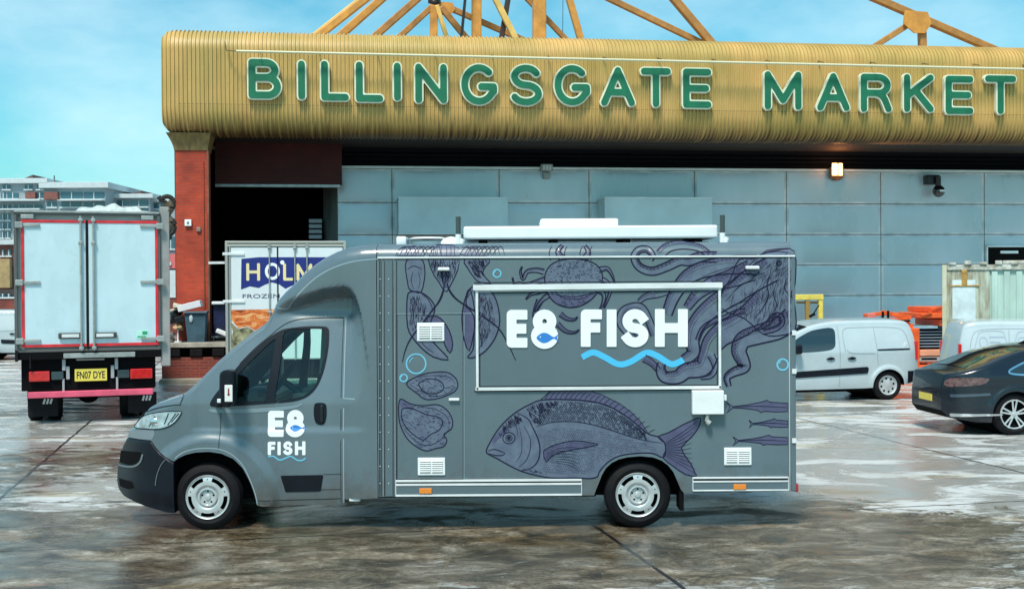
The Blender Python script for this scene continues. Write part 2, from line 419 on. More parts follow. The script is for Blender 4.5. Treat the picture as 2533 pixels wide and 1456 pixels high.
# ================================================================ materials
paint = mat('slate_paint', (.104, .146, .172), rough=.28, coat=.9, var=.12, vscale=1.3, rvar=.08, stretch=(1, 1, .5))
paint_dk = mat('slate_panel', (.102, .145, .170), rough=.38, coat=.4, var=.06, vscale=1.1)
plast = mat('black_plastic', (.007, .009, .015), spec=.25, rough=.36, var=.25, vscale=5, bump=.08, bscale=220)
under = mat('underbody_black', (.005, .005, .006), rough=.9, spec=.1)
rubber = mat('tyre_rubber', (.007, .007, .009), spec=.2, rough=.7, var=.3, vscale=9, bump=.15, bscale=60)
silver = mat('silver_wheel', (.54, .57, .58), rough=.30, metal=.35, var=.12, vscale=14)
alu = mat('aluminium_trim', (.74, .77, .78), rough=.34, metal=.1, var=.12, vscale=9, stretch=(.3, 1, 1))
white = mat('white_plastic', (.78, .82, .83), rough=.35, var=.05, vscale=5)
seam = mat('panel_gap', (.008, .012, .016), rough=.7)
chrome = mat('chrome', (.8, .82, .84), rough=.08, metal=1)
lensg = mat('headlamp_lens', (.55, .66, .70), rough=.08, metal=.5, coat=1, var=.35, vscale=14)
amber = mat('amber_lens', (.80, .24, .02), rough=.2, coat=.8)
redl = mat('red_lens', (.55, .012, .012), rough=.2, coat=.9, var=.2, vscale=18)
dkglass = mat('dark_glass', (.012, .022, .026), rough=.03, coat=1, spec=.9)
tglass = glass_mat('green_glass', (.82, 1.0, .94), .0)
ink = mat('print_ink', (.010, .011, .036), rough=.6, spec=.2)
wash = mat('print_wash', (.128, .168, .228), rough=.38, coat=.4, color2=(.080, .096, .160), vscale=9, detail=12)
wash2 = mat('print_wash_dark', (.092, .098, .180), rough=.38, coat=.4, color2=(.062, .060, .130), vscale=7, detail=9)
cyanp = mat('cyan_print', (.07, .50, .82), rough=.35, coat=.4)
skyp = mat('pale_cyan_print', (.16, .50, .68), rough=.35, coat=.4)
bluep = mat('blue_print', (.03, .21, .62), rough=.35, coat=.4)
whitep = mat('white_lettering', (.86, .90, .92), rough=.35, coat=.3, var=.03, vscale=6)
def grime(m, z0, z1, c=(.085, .070, .052)):
    n = m.node_tree.nodes; l = m.node_tree.links; b = n['Principled BSDF']; src = b.inputs['Base Color'].links[0].from_socket
    t = n.new('ShaderNodeTexCoord'); s = n.new('ShaderNodeSeparateXYZ'); l.new(t.outputs['Object'], s.inputs[0])
    z = n.new('ShaderNodeTexNoise'); z.inputs['Scale'].default_value = 9; z.inputs['Detail'].default_value = 9; l.new(t.outputs['Object'], z.inputs['Vector'])
    a = n.new('ShaderNodeMath'); a.operation = 'MULTIPLY_ADD'; a.inputs[1].default_value = .7; l.new(z.outputs[0], a.inputs[0]); l.new(s.outputs[2], a.inputs[2])
    mr = n.new('ShaderNodeMapRange'); mr.inputs[1].default_value = z1+.35; mr.inputs[2].default_value = z0+.35; mr.inputs[4].default_value = .75; l.new(a.outputs[0], mr.inputs[0])
    x = n.new('ShaderNodeMix'); x.data_type = 'RGBA'; l.new(mr.outputs[0], x.inputs[0]); l.new(src, x.inputs[6]); x.inputs[7].default_value = (*c, 1); l.new(x.outputs[2], b.inputs['Base Color'])
grime(paint, .20, .62)
MT = dict(black=under, rubber=rubber, rim=silver)
# ================================================================ FOOD TRUCK
FV = Frame((0.0, 12.5), 0)
W_BOX = 2.16
truck = thing('food_truck', 'slate grey catering truck printed with sea creatures and FISH lettering, parked side-on in front', 'food truck', FV)
zs = FV.z(1450, 637); zr_top = FV.z(1450, 600); RB = (zr_top-zs)
def box_inset(z):
    if z <= zs: return 0.0
    q = min(1, (z-zs)/RB); return RB*(1-math.sqrt(max(0, 1-q*q)))
def SB(px, py, off=0.0):                      # point on the near side of the box body
    x, _, z = FV.P(px, py, 0); y = box_inset(z)
    if z > zs:
        q = min(1, (z-zs)/RB); return (x, y-off*math.sqrt(max(0, 1-q*q)), z+off*q)
    return (x, y-off, z)
SBm = lambda u, v, d: SB(u, v, d)
# box body outline with wheel arch
arch_px = [(1469, 1224), (1473, 1212), (1480, 1195), (1488, 1174), (1498, 1157), (1512, 1144), (1530, 1135), (1550, 1130), (1582, 1127), (1615, 1130), (1636, 1138), (1652, 1150), (1665, 1166), (1675, 1189), (1684, 1210), (1692, 1219)]
zb = FV.z(1200, 1226)
xf, xr = FV.u(934, 900), FV.u(1967, 900)
ol = [(xf, zs), (xf, zb)]+[FV.P(x, y)[::2] for x, y in arch_px]+[(FV.u(1700, 1219), FV.z(1700, 1219)), (xr, FV.z(1960, 1213)), (xr, zs)]
m = MB(); n = len(ol); tri = tessellate_polygon([[Vector((p[0], p[1], 0)) for p in ol]])
for yy in (0, W_BOX): m.add([(p[0], yy, p[1]) for p in ol], tri, 0)
for i in range(n):
    j = (i+1) % n
    mi = 0 if (i == 0 or i == n-2) else 1
    if i == n-1: continue
    m.add([(ol[i][0], 0, ol[i][1]), (ol[j][0], 0, ol[j][1]), (ol[j][0], W_BOX, ol[j][1]), (ol[i][0], W_BOX, ol[i][1])], [(0, 1, 2, 3)], mi)
sec = [(box_inset(zs+RB*math.sin(PI/2*k/10)), zs+RB*math.sin(PI/2*k/10)) for k in range(11)]
sec = sec+[(.5, zr_top+.02), (W_BOX/2, zr_top+.03), (W_BOX-.5, zr_top+.02)]+[(W_BOX-a, b) for a, b in sec[::-1]]
xs_ = [xf, FV.u(1958, 610)]
V = [(x, a, b) for x in xs_ for a, b in sec]; k = len(sec)
m.add(V, [(i, i+1, k+i+1, k+i) for i in range(k-1)], 0, True)
m.add([(x_, a, b) for x_ in (xs_[1],) for a, b in sec], [tuple(range(k))], 0)
body = m.build('box_body', [paint, under], truck, recalc=True)
# rear corner moulding
m = MB(); m.box(FV.u(1957, 900), xr+.004, -.004, .05, zb+.03, FV.z(1960, 622), .012)
m.box(FV.u(1957, 900), xr+.004, W_BOX-.05, W_BOX+.004, zb+.03, FV.z(1960, 622), .012)
m.box(FV.u(1957, 900), xr+.004, .045, W_BOX-.045, FV.z(1960, 640), FV.z(1960, 622), .012)
m.build('rear_frame', paint_dk, truck)
m = MB(); m.box(xr+.001, xr+.03, .25, W_BOX/2-.01, zb+.1, zs-.15, .008); m.box(xr+.001, xr+.03, W_BOX/2+.01, W_BOX-.25, zb+.1, zs-.15, .008)
m.build('rear_door', paint_dk, truck)
def strip(mb, x0, y0, x1, y1, t=.006, back=.003, bev=.002, mi=0):
    """raised rectangular strip in survey px on the box side"""
    ax, _, az = FV.P(x0, y0); bx, _, bz = FV.P(x1, y1); mb.box(ax, bx, -t, back, az, bz, bev, mi)
def strip_sl(mb, x0, x1, ya, yb, h, t=.008, mi=0):
    """long strip following the body's tiny slope: centre heights ya at x0, yb at x1"""
    p0 = FV.P(x0, ya); p1 = FV.P(x1, yb); mb.bar((p0[0], -t/2, p0[2]), (p1[0], -t/2, p1[2]), t, h/240, .002, mi)
m = MB()
for x0, x1 in ((933, 937), (944.5, 949), (974, 978.5)): strip(m, x0, 606 if x0 < 940 else 640, x1, 1226, .010)
strip_sl(m, 934, 1966, 637.5, 633, 4.2, .012)
strip(m, 1950, 636, 1953.5, 1212, .008)
m.build('edge_trim', alu, truck)
m = MB()
for x in (938.8, 942.6, 951.2, 971.8, 980.6): ribbon(m, [(x, 645), (x, 1224)], 1.8, SBm, .0045)
ribbon(m, [(934, 641.2), (1966, 636.8)], 2.2, SBm, .003)
m.build('trim_dark_line', seam, truck)  # dark lines drawn beside each trim for contrast
m = MB()
for x in (940, 961):
    for y in range(690, 1210, 42): p = FV.P(x, y); m.cyl((p[0], -.006, p[2]), (p[0], .0, p[2]), .005, n=8)
m.build('rivet', alu, truck)
m = MB(); strip(m, 950, 642, 973.5, 1226, .004); m.build('corner_panel', paint_dk, truck)
# lower skirts
for xa, xb, yt_, yb_, lab in ((979, 1438, 1186, 1222, 0), (1713, 1949, 1179, 1210, 1)):
    m = MB(); strip(m, xa, yt_+2, xb, yb_, .012, .003, .003, 0)
    strip(m, xa, yt_, xb, yt_+2.2, .020, .003, .002, 1); strip(m, xa, yt_+9, xb, yt_+11.5, .018, .003, .002, 1); strip(m, xa, yt_+4, xb, yt_+8, .0125, .003, .001, 2)
    strip(m, xa, yb_, xb, yb_+2, .018, .003, .002, 1); strip(m, xb-1, yt_, xb+1, yb_+2, .016, .003, .002, 1); strip(m, xa-1, yt_, xa+1, yb_+2, .016, .003, .002, 1)
    m.build('side_skirt', [paint_dk, alu, seam], truck)
# locker door seams, hatch panel
def seam_box(mb, x0, y0, x1, y1, w=1.3):
    for a in ((x0, y0, x1, y0), (x0, y1, x1, y1), (x0, y0, x0, y1), (x1, y0, x1, y1)): ribbon(mb, [(a[0], a[1]), (a[2], a[3])], w, SBm, .0022)
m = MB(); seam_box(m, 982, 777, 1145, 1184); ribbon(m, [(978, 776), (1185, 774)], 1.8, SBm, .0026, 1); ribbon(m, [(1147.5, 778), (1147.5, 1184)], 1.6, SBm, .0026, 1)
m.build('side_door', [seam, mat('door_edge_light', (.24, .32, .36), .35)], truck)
m = MB(); p = FV.P(1123, 987); m.box(p[0]-.055, p[0]+.055, -.03, 0, p[2]-.014, p[2]+.014, .008); m.build('door_catch', alu, truck)
# serving hatch
hatch = MB(); strip(hatch, 1182, 719, 1778, 957, .010, .002, .004); ho = hatch.build('serving_hatch', paint_dk, truck)
m = MB(); strip_sl(m, 1170, 1785, 711.5, 705, 13.5, .040); strip_sl(m, 1174, 1783, 720.5, 714.5, 2.6, .022); strip_sl(m, 1176, 1783, 961.5, 957, 7.5, .024)
strip(m, 1176, 716, 1184, 964, .024, .003, .004); strip(m, 1775.5, 710, 1783, 960, .024, .003, .004)
m.build('frame', alu, ho)
m = MB()
for a_, b_ in (((1187, 724), (1773, 720)), ((1187, 955), (1773, 951.5)), ((1186.5, 724), (1186.5, 956)), ((1773.2, 720), (1773.2, 953)), ((1172, 699), (1786, 695.5)), ((1172, 967.5), (1786, 963))): ribbon(m, [a_, b_], 2.6, SBm, .0115 if a_[0] > 1180 else .003)
m.build('frame_shade_line', seam, ho)  # dark lines drawn along the hatch frame in place of its shading
# small fittings
def vent(x0, y0, x1, y1):
    m = MB(); strip(m, x0, y0, x1, y1, .014, .002, .006); o = m.build('vent', white, truck)
    s = MB(); n_ = 6; cx_ = (x0+x1)/2
    for a, b in ((x0+6, cx_-2), (cx_+2, x1-6)):
        for i in range(n_):
            y_ = y0+6+(y1-y0-12)*(i+.5)/n_; p0 = FV.P(a, y_); p1 = FV.P(b, y_)
            s.obox(((p0[0]+p1[0])/2, -.0165, p0[2]), Matrix.Rotation(.6, 3, 'X'), (p1[0]-p0[0])/2, .006, .006, .001, 0)
            s.box(p0[0], p1[0], -.0152, -.0142, p0[2]-.014, p0[2]-.007, 0, 1)
    s.build('louvre', [white, mat('vent_gap', (.16, .20, .21), .7)], o)
vent(1031, 798, 1099, 843); vent(1033, 1131, 1101, 1174); vent(1790, 1106, 1858, 1149)
for x0, x1, y in ((1083, 1112, 665.5), (1842, 1876, 662)):
    m = MB(); p0 = FV.P(x0, y); p1 = FV.P(x1, y); m.box(p0[0], p1[0], -.05, 0, p0[2]-.018, p0[2]+.018, .010); m.build('awning_lamp', alu, truck)
m = MB(); strip(m, 1709, 964, 1787, 1022, .085, .0, .008); p = FV.P(1789, 982); m.box(p[0]-.01, p[0]+.025, -.05, -.02, p[2]-.03, p[2]+.03, .006)
sw = m.build('electric_hookup_box', white, truck)
m = MB(); p = FV.P(1748, 1022); m.cyl((p[0], -.05, p[2]+.01), (p[0]-.01, -.05, p[2]-.075), .022); m.cyl((p[0]-.01, -.05, p[2]-.075), (p[0]+.02, -.06, p[2]-.10), .030); m.build('socket', mat('grey_plastic', (.30, .34, .33), .5), sw)
for x0, y0 in ((1037, 1206), (1813, 1196)):
    m = MB(); strip(m, x0, y0, x0+31, y0+13, .026, -.006, .005); m.build('side_marker_lamp', amber, truck)
m = MB()
for y in (817, 912, 1083): strip(m, 1958, y, 1969, y+12, .016, .0, .004)
m.build('door_hinge', alu, truck)
# roof equipment
zrf = zr_top
m = MB(); a = FV.P(1146, 592, .55); b = FV.P(1775, 588, .55); m.box(a[0], b[0], .55, 1.55, a[2], FV.z(1146, 560, .55), .02)
c = FV.P(1336, 541, .75); d = FV.P(1529, 560, .75); m.box(c[0], d[0], .75, 1.35, a[2]+.05, c[2], .02)
m.build('roof_unit', white, truck)
for k in range(4): m = MB(); x = a[0]+.2+k*(b[0]-a[0]-.4)/3; m.box(x-.04, x+.04, .60, 1.50, zrf+.01, a[2], .004); m.build('roof_rail', under, truck)
for px_, py0 in ((1133, 536), (1786, 532)):
    m = MB(); p = FV.P(px_, py0, .42); m.cyl((p[0], .42, zrf+.0), (p[0], .42, p[2]), .028, mi=0); m.cyl((p[0], .42, zrf), (p[0], .42, zrf+.11), .030, mi=1); m.cyl((p[0]+.03, .42, zrf), (p[0]+.05, .42, zrf+.06), .03, mi=1)
    m.build('roof_post', [mat('pole_grey', (.05, .07, .07), .4), white], truck)
m = MB(); p = FV.P(1055, 590, .6); m.cyl((p[0], .8, zrf), (p[0], .8, zrf+.05), .20, .17, 24); m.cyl((p[0], .8, zrf+.075), (p[0], .8, zrf+.095), .22, .16, 24); m.cyl((p[0], .8, zrf+.04), (p[0], .8, zrf+.08), .05)
m.sphere((p[0]+.27, .5, zrf), .10, 8, 0, (1.2, 1, .9)); m.box(p[0]-.33, p[0]-.22, .6, 1.1, zrf, zrf+.10, .02)
m.build('roof_vent', white, truck)
# ---------------------------------------------------------------- cab
yc0 = .06
A0 = FV.P(0, 0, yc0); A1 = FV.P(1000, 0, yc0); A2 = FV.P(0, 1000, yc0)
def xz2px(x, z):
    a = (A1[0]-A0[0])/1000; b = (A2[0]-A0[0])/1000; c = (A1[2]-A0[2])/1000; d = (A2[2]-A0[2])/1000
    det = a*d-b*c; dx, dz = x-A0[0], z-A0[2]; return ((d*dx-b*dz)/det, (a*dz-c*dx)/det)
def nose_g(px): return 4.08*.62*(max(0, (430-px)/150))**2.6/12.5
_lin_xz2px = xz2px
def xz2px(x, z):
    px, py = _lin_xz2px(x, z)
    if px > 430: return px, py
    q = px
    for _ in range(12): q = .5*q+.5*_lin_xz2px(x+nose_g(max(q, 270)), z)[0]
    return q, py
def px2xz(px, py): p = FV.P(px, py, yc0); return p[0]-nose_g(px), p[2]
eyebrow = [(676, 765), (700, 752), (740, 738), (800, 720), (850, 714), (868, 720), (882, 738), (893, 772), (903, 830), (913, 900), (924, 1000), (935, 1250)]
def cab_inset_px(px, py):
    a = .045
    if py < 1000: a += .21*((1000-max(py, 778))/215)**1.35
    if py > 1110: a += .03*((py-1110)/140)**2
    a += .014*ss(1068, 1056, py)*(1-ss(500, 470, px))
    a += .012*ss(1004, 994, py)*ss(985, 1000, py+6)*0
    r = math.hypot(px-522, (py-1238)*1.02)
    a -= .040*ss(176, 150, r)*ss(1275, 1240, py+0)
    if px < 455: a += .07*((455-px)/150)**2
    if px < 430: a += .62*(max(0, (430-px)/150))**2.6
    # over-cab moulding and blend to the wider box
    s2 = max(0, 1-(px-660)/260); ab = -.004+.30*s2**1.7
    ey = lerp_list(eyebrow, px)
    wz = ss(ey+24, ey-10, py) if px > 672 else 0
    wx = ss(850, 928, px)
    wy = max(wz, wx)
    if px > 903: wy = max(wx, wz)
    ar = a+.02*ss(800, 764, py)*ss(680, 740, px)
    return ar*(1-wy)+ab*wy
def cab_inset(x, z): return cab_inset_px(*xz2px(x, z))
def SC(px, py, off=0.0):
    x, z = px2xz(px, py); e = 2.0
    y = cab_inset_px(px, py); gx = (cab_inset_px(px+e, py)-cab_inset_px(px-e, py))/(2*e/240); gz = -(cab_inset_px(px, py+e)-cab_inset_px(px, py-e))/(2*e/240)
    l_ = math.sqrt(1+gx*gx+gz*gz); return (x+gx/l_*off, y-off/l_, z+gz/l_*off)
SCm = lambda u, v, d: SC(u, v, d)
top_px = [(313, 1088), (318, 1070), (334, 1059), (342, 1047), (349, 1035), (358, 1022), (368, 1010), (386, 999), (402, 993), (417, 988), (449, 978), (480, 962), (494, 949), (514, 928), (548, 892), (590, 853), (625, 824), (657, 800), (668, 786), (674, 768), (680, 752), (688, 740), (705, 721), (726, 702), (752, 676), (780, 654), (807, 636), (835, 622), (862, 612), (895, 606), (935, 603.5)]
top_px = [(x-(1266-x)*.016*(0 if x < 470 else 1)*(1 if x < 800 else max(0, (935-x)/135)), y) for x, y in top_px]
bot_px = [(313, 1091), (374, 1090), (384, 1104), (396, 1118), (413, 1128), (433, 1139), (445, 1130), (462, 1122), (485, 1116.5), (520, 1114.5), (550, 1119), (580, 1132), (603, 1155), (620, 1188), (631, 1220), (638, 1249), (650, 1251), (846, 1246), (850, 1234), (935, 1228)]
def conv(l_): return [px2xz(*p) for p in l_]
topm, botm = conv(top_px), conv(bot_px)
st_px = sorted(set([p[0] for p in top_px+bot_px]+[313+i*5.2 for i in range(70)]+[670+i*3.1 for i in range(86)]))
st_px = [p for p in st_px if 313 <= p <= 934.8]
st = [px2xz(p, 900)[0] for p in st_px]
W_CAB = W_BOX
cab_rc = lambda x: lerp_list([(px2xz(313, 0)[0], .04), (px2xz(400, 0)[0], .09), (px2xz(520, 0)[0], .07), (px2xz(670, 0)[0], .08), (px2xz(720, 0)[0], .15), (px2xz(935, 0)[0], RB)], x)
lb = loft(st, lambda x: lerp_list(topm, x), lambda x: lerp_list(botm, x), cab_inset, W_CAB, cab_rc, nside=110, crown=.025)
cab = lb.build('cab', [paint, under, seam], truck, angle=40)
win_q = [(533, 992), (552, 968), (580, 934), (612, 898), (645, 864), (668, 843), (676, 838), (672, 880), (664, 930), (655, 992)]
win_m = [(697, 821), (740, 815), (790, 815), (799, 820), (801, 835), (800, 870), (792, 915), (780, 950), (762, 972), (735, 984), (700, 989), (679, 991), (686, 930), (692, 870)]
win_m = smooth_line(win_m, 3, True)
def cutter(pts, y0, y1):
    m = MB(); m.prism([px2xz(*p) for p in pts], y0, y1); return m.build('c', [seam], truck)
inner = MB(); ip = [(505, 1000), (545, 950), (600, 890), (660, 825), (700, 800), (850, 800), (850, 1200), (640, 1200), (560, 1090), (505, 1090)]
inner.prism([px2xz(*p) for p in ip], .33, W_CAB-.33)
V = inner.v
# inner cavity follows the tumblehome: taper its upper vertices inwards, widen the lower ones
def tap(v):
    px, py = xz2px(v[0], v[2]); a = cab_inset_px(min(px, 845), py)+.055; return (v[0], a if v[1] < 1 else W_CAB-a, v[2])
inner = MB(); rings = []
for k in range(13):
    py = 808+(1195-808)*k/12; xl = max(508, 850-0) if False else None
    yl = [p for p in top_px if p[0] > 480]
    xleft = next((px for px in range(500, 850, 3) if lerp_list(top_px, px) < py-28), 845)
    rings.append([tap((px2xz(xleft+14, py)[0], 0, px2xz(600, py)[1])), tap((px2xz(760, py)[0], 0, px2xz(600, py)[1])), tap((px2xz(848, py)[0], 0, px2xz(600, py)[1])), tap((px2xz(848, py)[0], 2, px2xz(600, py)[1])), tap((px2xz(760, py)[0], 2, px2xz(600, py)[1])), tap((px2xz(xleft+14, py)[0], 2, px2xz(600, py)[1]))])
n = 6; inner.add([p for r_ in rings for p in r_], [(i*n+j, i*n+(j+1) % n, (i+1)*n+(j+1) % n, (i+1)*n+j) for i in range(12) for j in range(n)]+[tuple(range(n)), tuple(12*n+j for j in range(n))[::-1]])
inner_o = inner.build('c', [seam], truck)
wsp = [(512, 925), (655, 792), (668, 806), (528, 940)]
bool_diff(cab, [inner_o, cutter(win_q, -.3, W_CAB+.3), cutter(win_m, -.3, W_CAB+.3), cutter([(506, 915), (655, 775), (690, 812), (545, 962)], .38, W_CAB-.38)])
for p in cab.data.polygons: p.use_smooth = True
try: cab.data.set_sharp_from_angle(angle=math.radians(34))
except Exception: pass
# glazing and its black surround
def poly_shape(pts, step, extra=None):
    xs = [p[0] for p in pts]; ys = [p[1] for p in pts]
    return sdf_shape(lambda X, Y: (extra(X, Y, sd_poly(X, Y, pts)) if extra else sd_poly(X, Y, pts)), min(xs)-step, max(xs)+step, min(ys)-step, max(ys)+step, step)
far = lambda f: (lambda u, v, d: (lambda p: (p[0], W_CAB-p[1], p[2]))(f(u, v, d)))
surround = smooth_line([(519, 999), (524, 987), (534, 972), (560, 938), (586, 905), (629, 861), (660, 835), (680, 822), (700, 814), (749, 808.5), (792, 808.5), (804, 812), (808, 822), (808, 861), (800, 912), (785, 953), (763, 978), (735, 990), (700, 995), (640, 999), (590, 1003), (545, 1005), (524, 1004)], 3, True)
hole = lambda X, Y, d: np.maximum(d, -np.minimum(sd_poly(X, Y, win_q), sd_poly(X, Y, win_m)))
sh = poly_shape(surround, 2.6, hole)
for mp_ in (SCm, far(SCm)):
    m = MB(); add_shape(m, sh, mp_, -.004, .005); m.build('window_surround', plast, truck)
    m = MB()
    for wpts in (win_q, win_m): add_shape(m, poly_shape(wpts, 5), mp_, -.012)
    m.build('side_window', tglass, truck)
# windscreen
m = MB()
def ws(u, v):
    px = 520+(660-520)*u; py = lerp_list(top_px, px)+6; x, z = px2xz(px, py); y = .30+(W_CAB-.60)*v
    return (x+.004-.10*0, y, z+.03*(1-(2*v-1)**2))
m.grid(ws, 8, 8); m.build('windscreen', glass_mat('windscreen_glass', (.55, .75, .70), .18), truck)
# interior: seats, steering wheel, dashboard
trimm = mat('cab_interior', (.045, .055, .06), .7, var=.2, vscale=6)
fabric = mat('seat_fabric', (.03, .04, .045), .85, var=.3, vscale=20)
m = MB(); d0 = px2xz(560, 985); d1 = px2xz(650, 1060); m.box(d0[0], d1[0], .22, W_CAB-.22, d1[1], d0[1]-.02, .06); m.box(d0[0]+.1, d1[0]-.1, .35, .95, d0[1]-.05, d0[1]+.06, .03)
m.build('dashboard', trimm, truck)
for yy in (.32, 1.25):
    m = MB(); c = px2xz(735, 1020); m.box(c[0]-.22, c[0]+.28, yy, yy+.50, c[1]-.30, c[1], .06)
    m.obox((c[0]+.33, yy+.25, c[1]+.27), Matrix.Rotation(.22, 3, 'Y'), .07, .24, .34, .05); m.obox((c[0]+.42, yy+.25, c[1]+.69), Matrix.Rotation(.15, 3, 'Y'), .05, .14, .09, .035)
    m.build('seat', fabric, truck)
m = MB(); c = px2xz(672, 950); q = Matrix.Rotation(-.95, 3, 'Y')
ring = [Vector((c[0], .62, c[1])) + q @ Vector((.20*math.cos(t), .20*math.sin(t), 0)) for t in [2*PI*i/32 for i in range(33)]]
m.tube(ring, .016, 8); cc = Vector((c[0], .62, c[1]))
for a_ in (.3, PI-.3, -PI/2): m.bar(cc, cc+q @ Vector((.19*math.cos(a_), .19*math.sin(a_), 0)), .03, .015)
m.cyl(cc, cc+q @ Vector((0, 0, -.35)), .035); m.build('steering_wheel', plast, truck)
m = MB(); c = px2xz(745, 900); m.bar((c[0]+.02, W_CAB-.36, c[1]+.36), (c[0]-.04, W_CAB-.22, c[1]-.34), .15, .04, .01); m.build('far_door_pillar', mat('glass_tinted_white', (.70, .92, .84), .5), truck)  # white seen through green glass: the tint is painted on the pillar
m = MB(); c0 = px2xz(705, 978); c1 = px2xz(800, 995); m.box(c0[0], c1[0], .45, 1.7, c1[1]-.1, c0[1]-.01, .03); m.build('storage_tray', mat('brown_clutter', (.06, .035, .025), .8, color2=(.30, .28, .25), vscale=9), truck)
# cab seams
m = MB()
def seam_line(pts, w=1.8, d=.0022, sm=5, mi=0): ribbon(m, smooth_line(pts, sm) if sm else pts, w, SCm, d, mi)
seam_line([(546.5, 1007), (546, 1040), (545, 1075), (544, 1110)])
seam_line([(589, 900), (625, 862), (660, 832), (690, 807), (715, 795), (745, 789), (800, 787), (842, 787)], 2.2)
seam_line([(843, 787), (843, 900), (843, 1100), (843, 1243)], 1.6)
seam_line([(640, 1236), (700, 1236), (843, 1232)], 1.6)
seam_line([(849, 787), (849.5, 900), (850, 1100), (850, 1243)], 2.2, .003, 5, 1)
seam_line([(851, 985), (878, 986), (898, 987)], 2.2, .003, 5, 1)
seam_line([(455, 975), (449, 992), (446, 1001)], 2); seam_line([(449, 1000), (430, 1001), (395, 1007), (360, 1021), (343, 1040)], 2.2)
seam_line([(800, 1172), (843, 1171)], 1.2); seam_line([(790, 1210), (843, 1209)], 1.2)
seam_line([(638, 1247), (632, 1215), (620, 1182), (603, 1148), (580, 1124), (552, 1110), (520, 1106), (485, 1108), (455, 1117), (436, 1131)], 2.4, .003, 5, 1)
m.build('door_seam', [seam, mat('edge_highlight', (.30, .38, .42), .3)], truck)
# dome edge line
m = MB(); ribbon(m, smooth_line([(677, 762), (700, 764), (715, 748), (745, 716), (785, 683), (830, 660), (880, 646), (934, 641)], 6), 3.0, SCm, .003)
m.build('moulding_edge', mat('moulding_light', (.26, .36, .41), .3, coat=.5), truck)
# bumper
bt = [(285.5, 1202), (287, 1172), (291, 1152), (296, 1132), (302, 1113), (312, 1093), (340, 1091.5), (374, 1091), (384, 1105), (396, 1119), (413, 1129), (433, 1140)]
bb = [(285.5, 1208), (287, 1224), (291, 1234), (302, 1244), (335, 1251), (367, 1257), (413, 1265), (433, 1266)]
btm, bbm = conv(bt), conv(bb); sp = sorted(set([p[0] for p in bt+bb]+[286+i*5 for i in range(30)])); sp = [p for p in sp if p <= 433]
def bump_inset(x, z):
    px, py = xz2px(x, z); return cab_inset_px(px, min(py, 1125))-.012+.03*ss(1215, 1262, py)
lb = loft([px2xz(p, 1150)[0] for p in sp], lambda x: lerp_list(btm, x), lambda x: lerp_list(bbm, x), bump_inset, W_CAB, .03, nside=20, crown=.012)
bmp = lb.build('bumper', [plast, under], truck, angle=50)
def SBU(px, py, off=0.): x, z = px2xz(px, py); return (x-off*.5, bump_inset(x, z)-off*.85, z)
SBUm = lambda u, v, d: SBU(u, v, d)
m = MB(); add_shape(m, poly_shape([(296, 1129), (340, 1122), (352, 1122), (350, 1140), (338, 1154), (318, 1160), (293, 1161)], 3), SBUm, .004); m.build('lower_grille', under, bmp)
m = MB(); ribbon(m, smooth_line([(290, 1168), (315, 1165), (335, 1158), (348, 1145), (354, 1126)], 6), 4.5, SBUm, .007); ribbon(m, smooth_line([(413, 1134), (400, 1150), (390, 1175), (386, 1200)], 6), 1.8, SBUm, .006)
m.build('bumper_trim', mat('grey_moulding', (.13, .16, .18), .4), bmp)
m = MB(); add_shape(m, poly_shape([(291, 1202), (325, 1200), (332, 1215), (315, 1222), (294, 1222)], 3), SBUm, .004); m.build('fog_lamp_recess', under, bmp)
m = MB(); add_shape(m, poly_shape([(314, 1090), (318, 1074), (345, 1067), (381, 1061), (383, 1074), (376, 1088)], 3), SCm, .004); m.build('grille_panel', mat('grey_grille_panel', (.20, .24, .27), .4), truck)
# headlight
hl = smooth_line([(333, 1062), (340, 1048), (352, 1034), (368, 1025), (395, 1019), (425, 1016), (446, 1016), (450, 1019), (441, 1034), (428, 1047), (410, 1056), (385, 1061), (360, 1062)], 3, True)
m = MB(); add_shape(m, poly_shape(hl, 2.4), SCm, -.01, .008); ho = m.build('headlight', lensg, truck)
m = MB(); ribbon(m, hl+[hl[0]], 2.0, SCm, .0095)
for a, b in (((408, 1048), (418, 1022)), ((416, 1050), (436, 1022)), ((370, 1056), (385, 1030)), ((425, 1043), (444, 1021))): ribbon(m, [a, b], 2.6, SCm, .0092)
m.build('lamp_bezel', plast, ho)
m = MB(); p = SC(385, 1042, .008); m.sphere(p, .055, 8, 0, (1, .25, .7)); m.build('bulb_reflector', chrome, ho)
# mirror
m = MB(); p = SC(572, 955, 0)
def mir(u, v, d):  # upright mirror housing lofted in px plane
    return None
cx_, cz_ = px2xz(577, 958); 
def msec(t): return lerp_list([(0, .035), (.12, .085), (.5, .098), (.85, .098), (.95, .088), (1, .045)], t)
prof = [( -.17+.37*k/16, msec(k/16)) for k in range(17)]
V = []
for z_, hw in prof:
    for k in range(20):
        a_ = 2*PI*k/20; c_, s_ = math.cos(a_), math.sin(a_); V.append((cx_+.012*0+hw*.86*abs(c_)**.6*(1 if c_ > 0 else -1)-.06*(z_+.17)*-.3, -.17+.10*abs(s_)**.6*(1 if s_ > 0 else -1), cz_+z_))
m.add(V, [(i*20+j, i*20+(j+1) % 20, (i+1)*20+(j+1) % 20, (i+1)*20+j) for i in range(16) for j in range(20)]+[tuple(range(20)), tuple(16*20+j for j in range(20))[::-1]], 0, True)
m.bar((cx_-.10, -.10, cz_-.15), (cx_-.16, .07, cz_-.17), .08, .07, .02); m.bar((cx_-.02, -.12, cz_+.02), (cx_-.12, .10, cz_-.10), .05, .05, .015)
mo = m.build('wing_mirror', plast, truck, angle=50)
m = MB(); m.box(cx_-.012, cx_+.068, -.277, -.262, cz_-.115, cz_+.055, .006); mb_ = m.build('indicator_panel', mat('pale_panel', (.75, .76, .74), .3), mo)
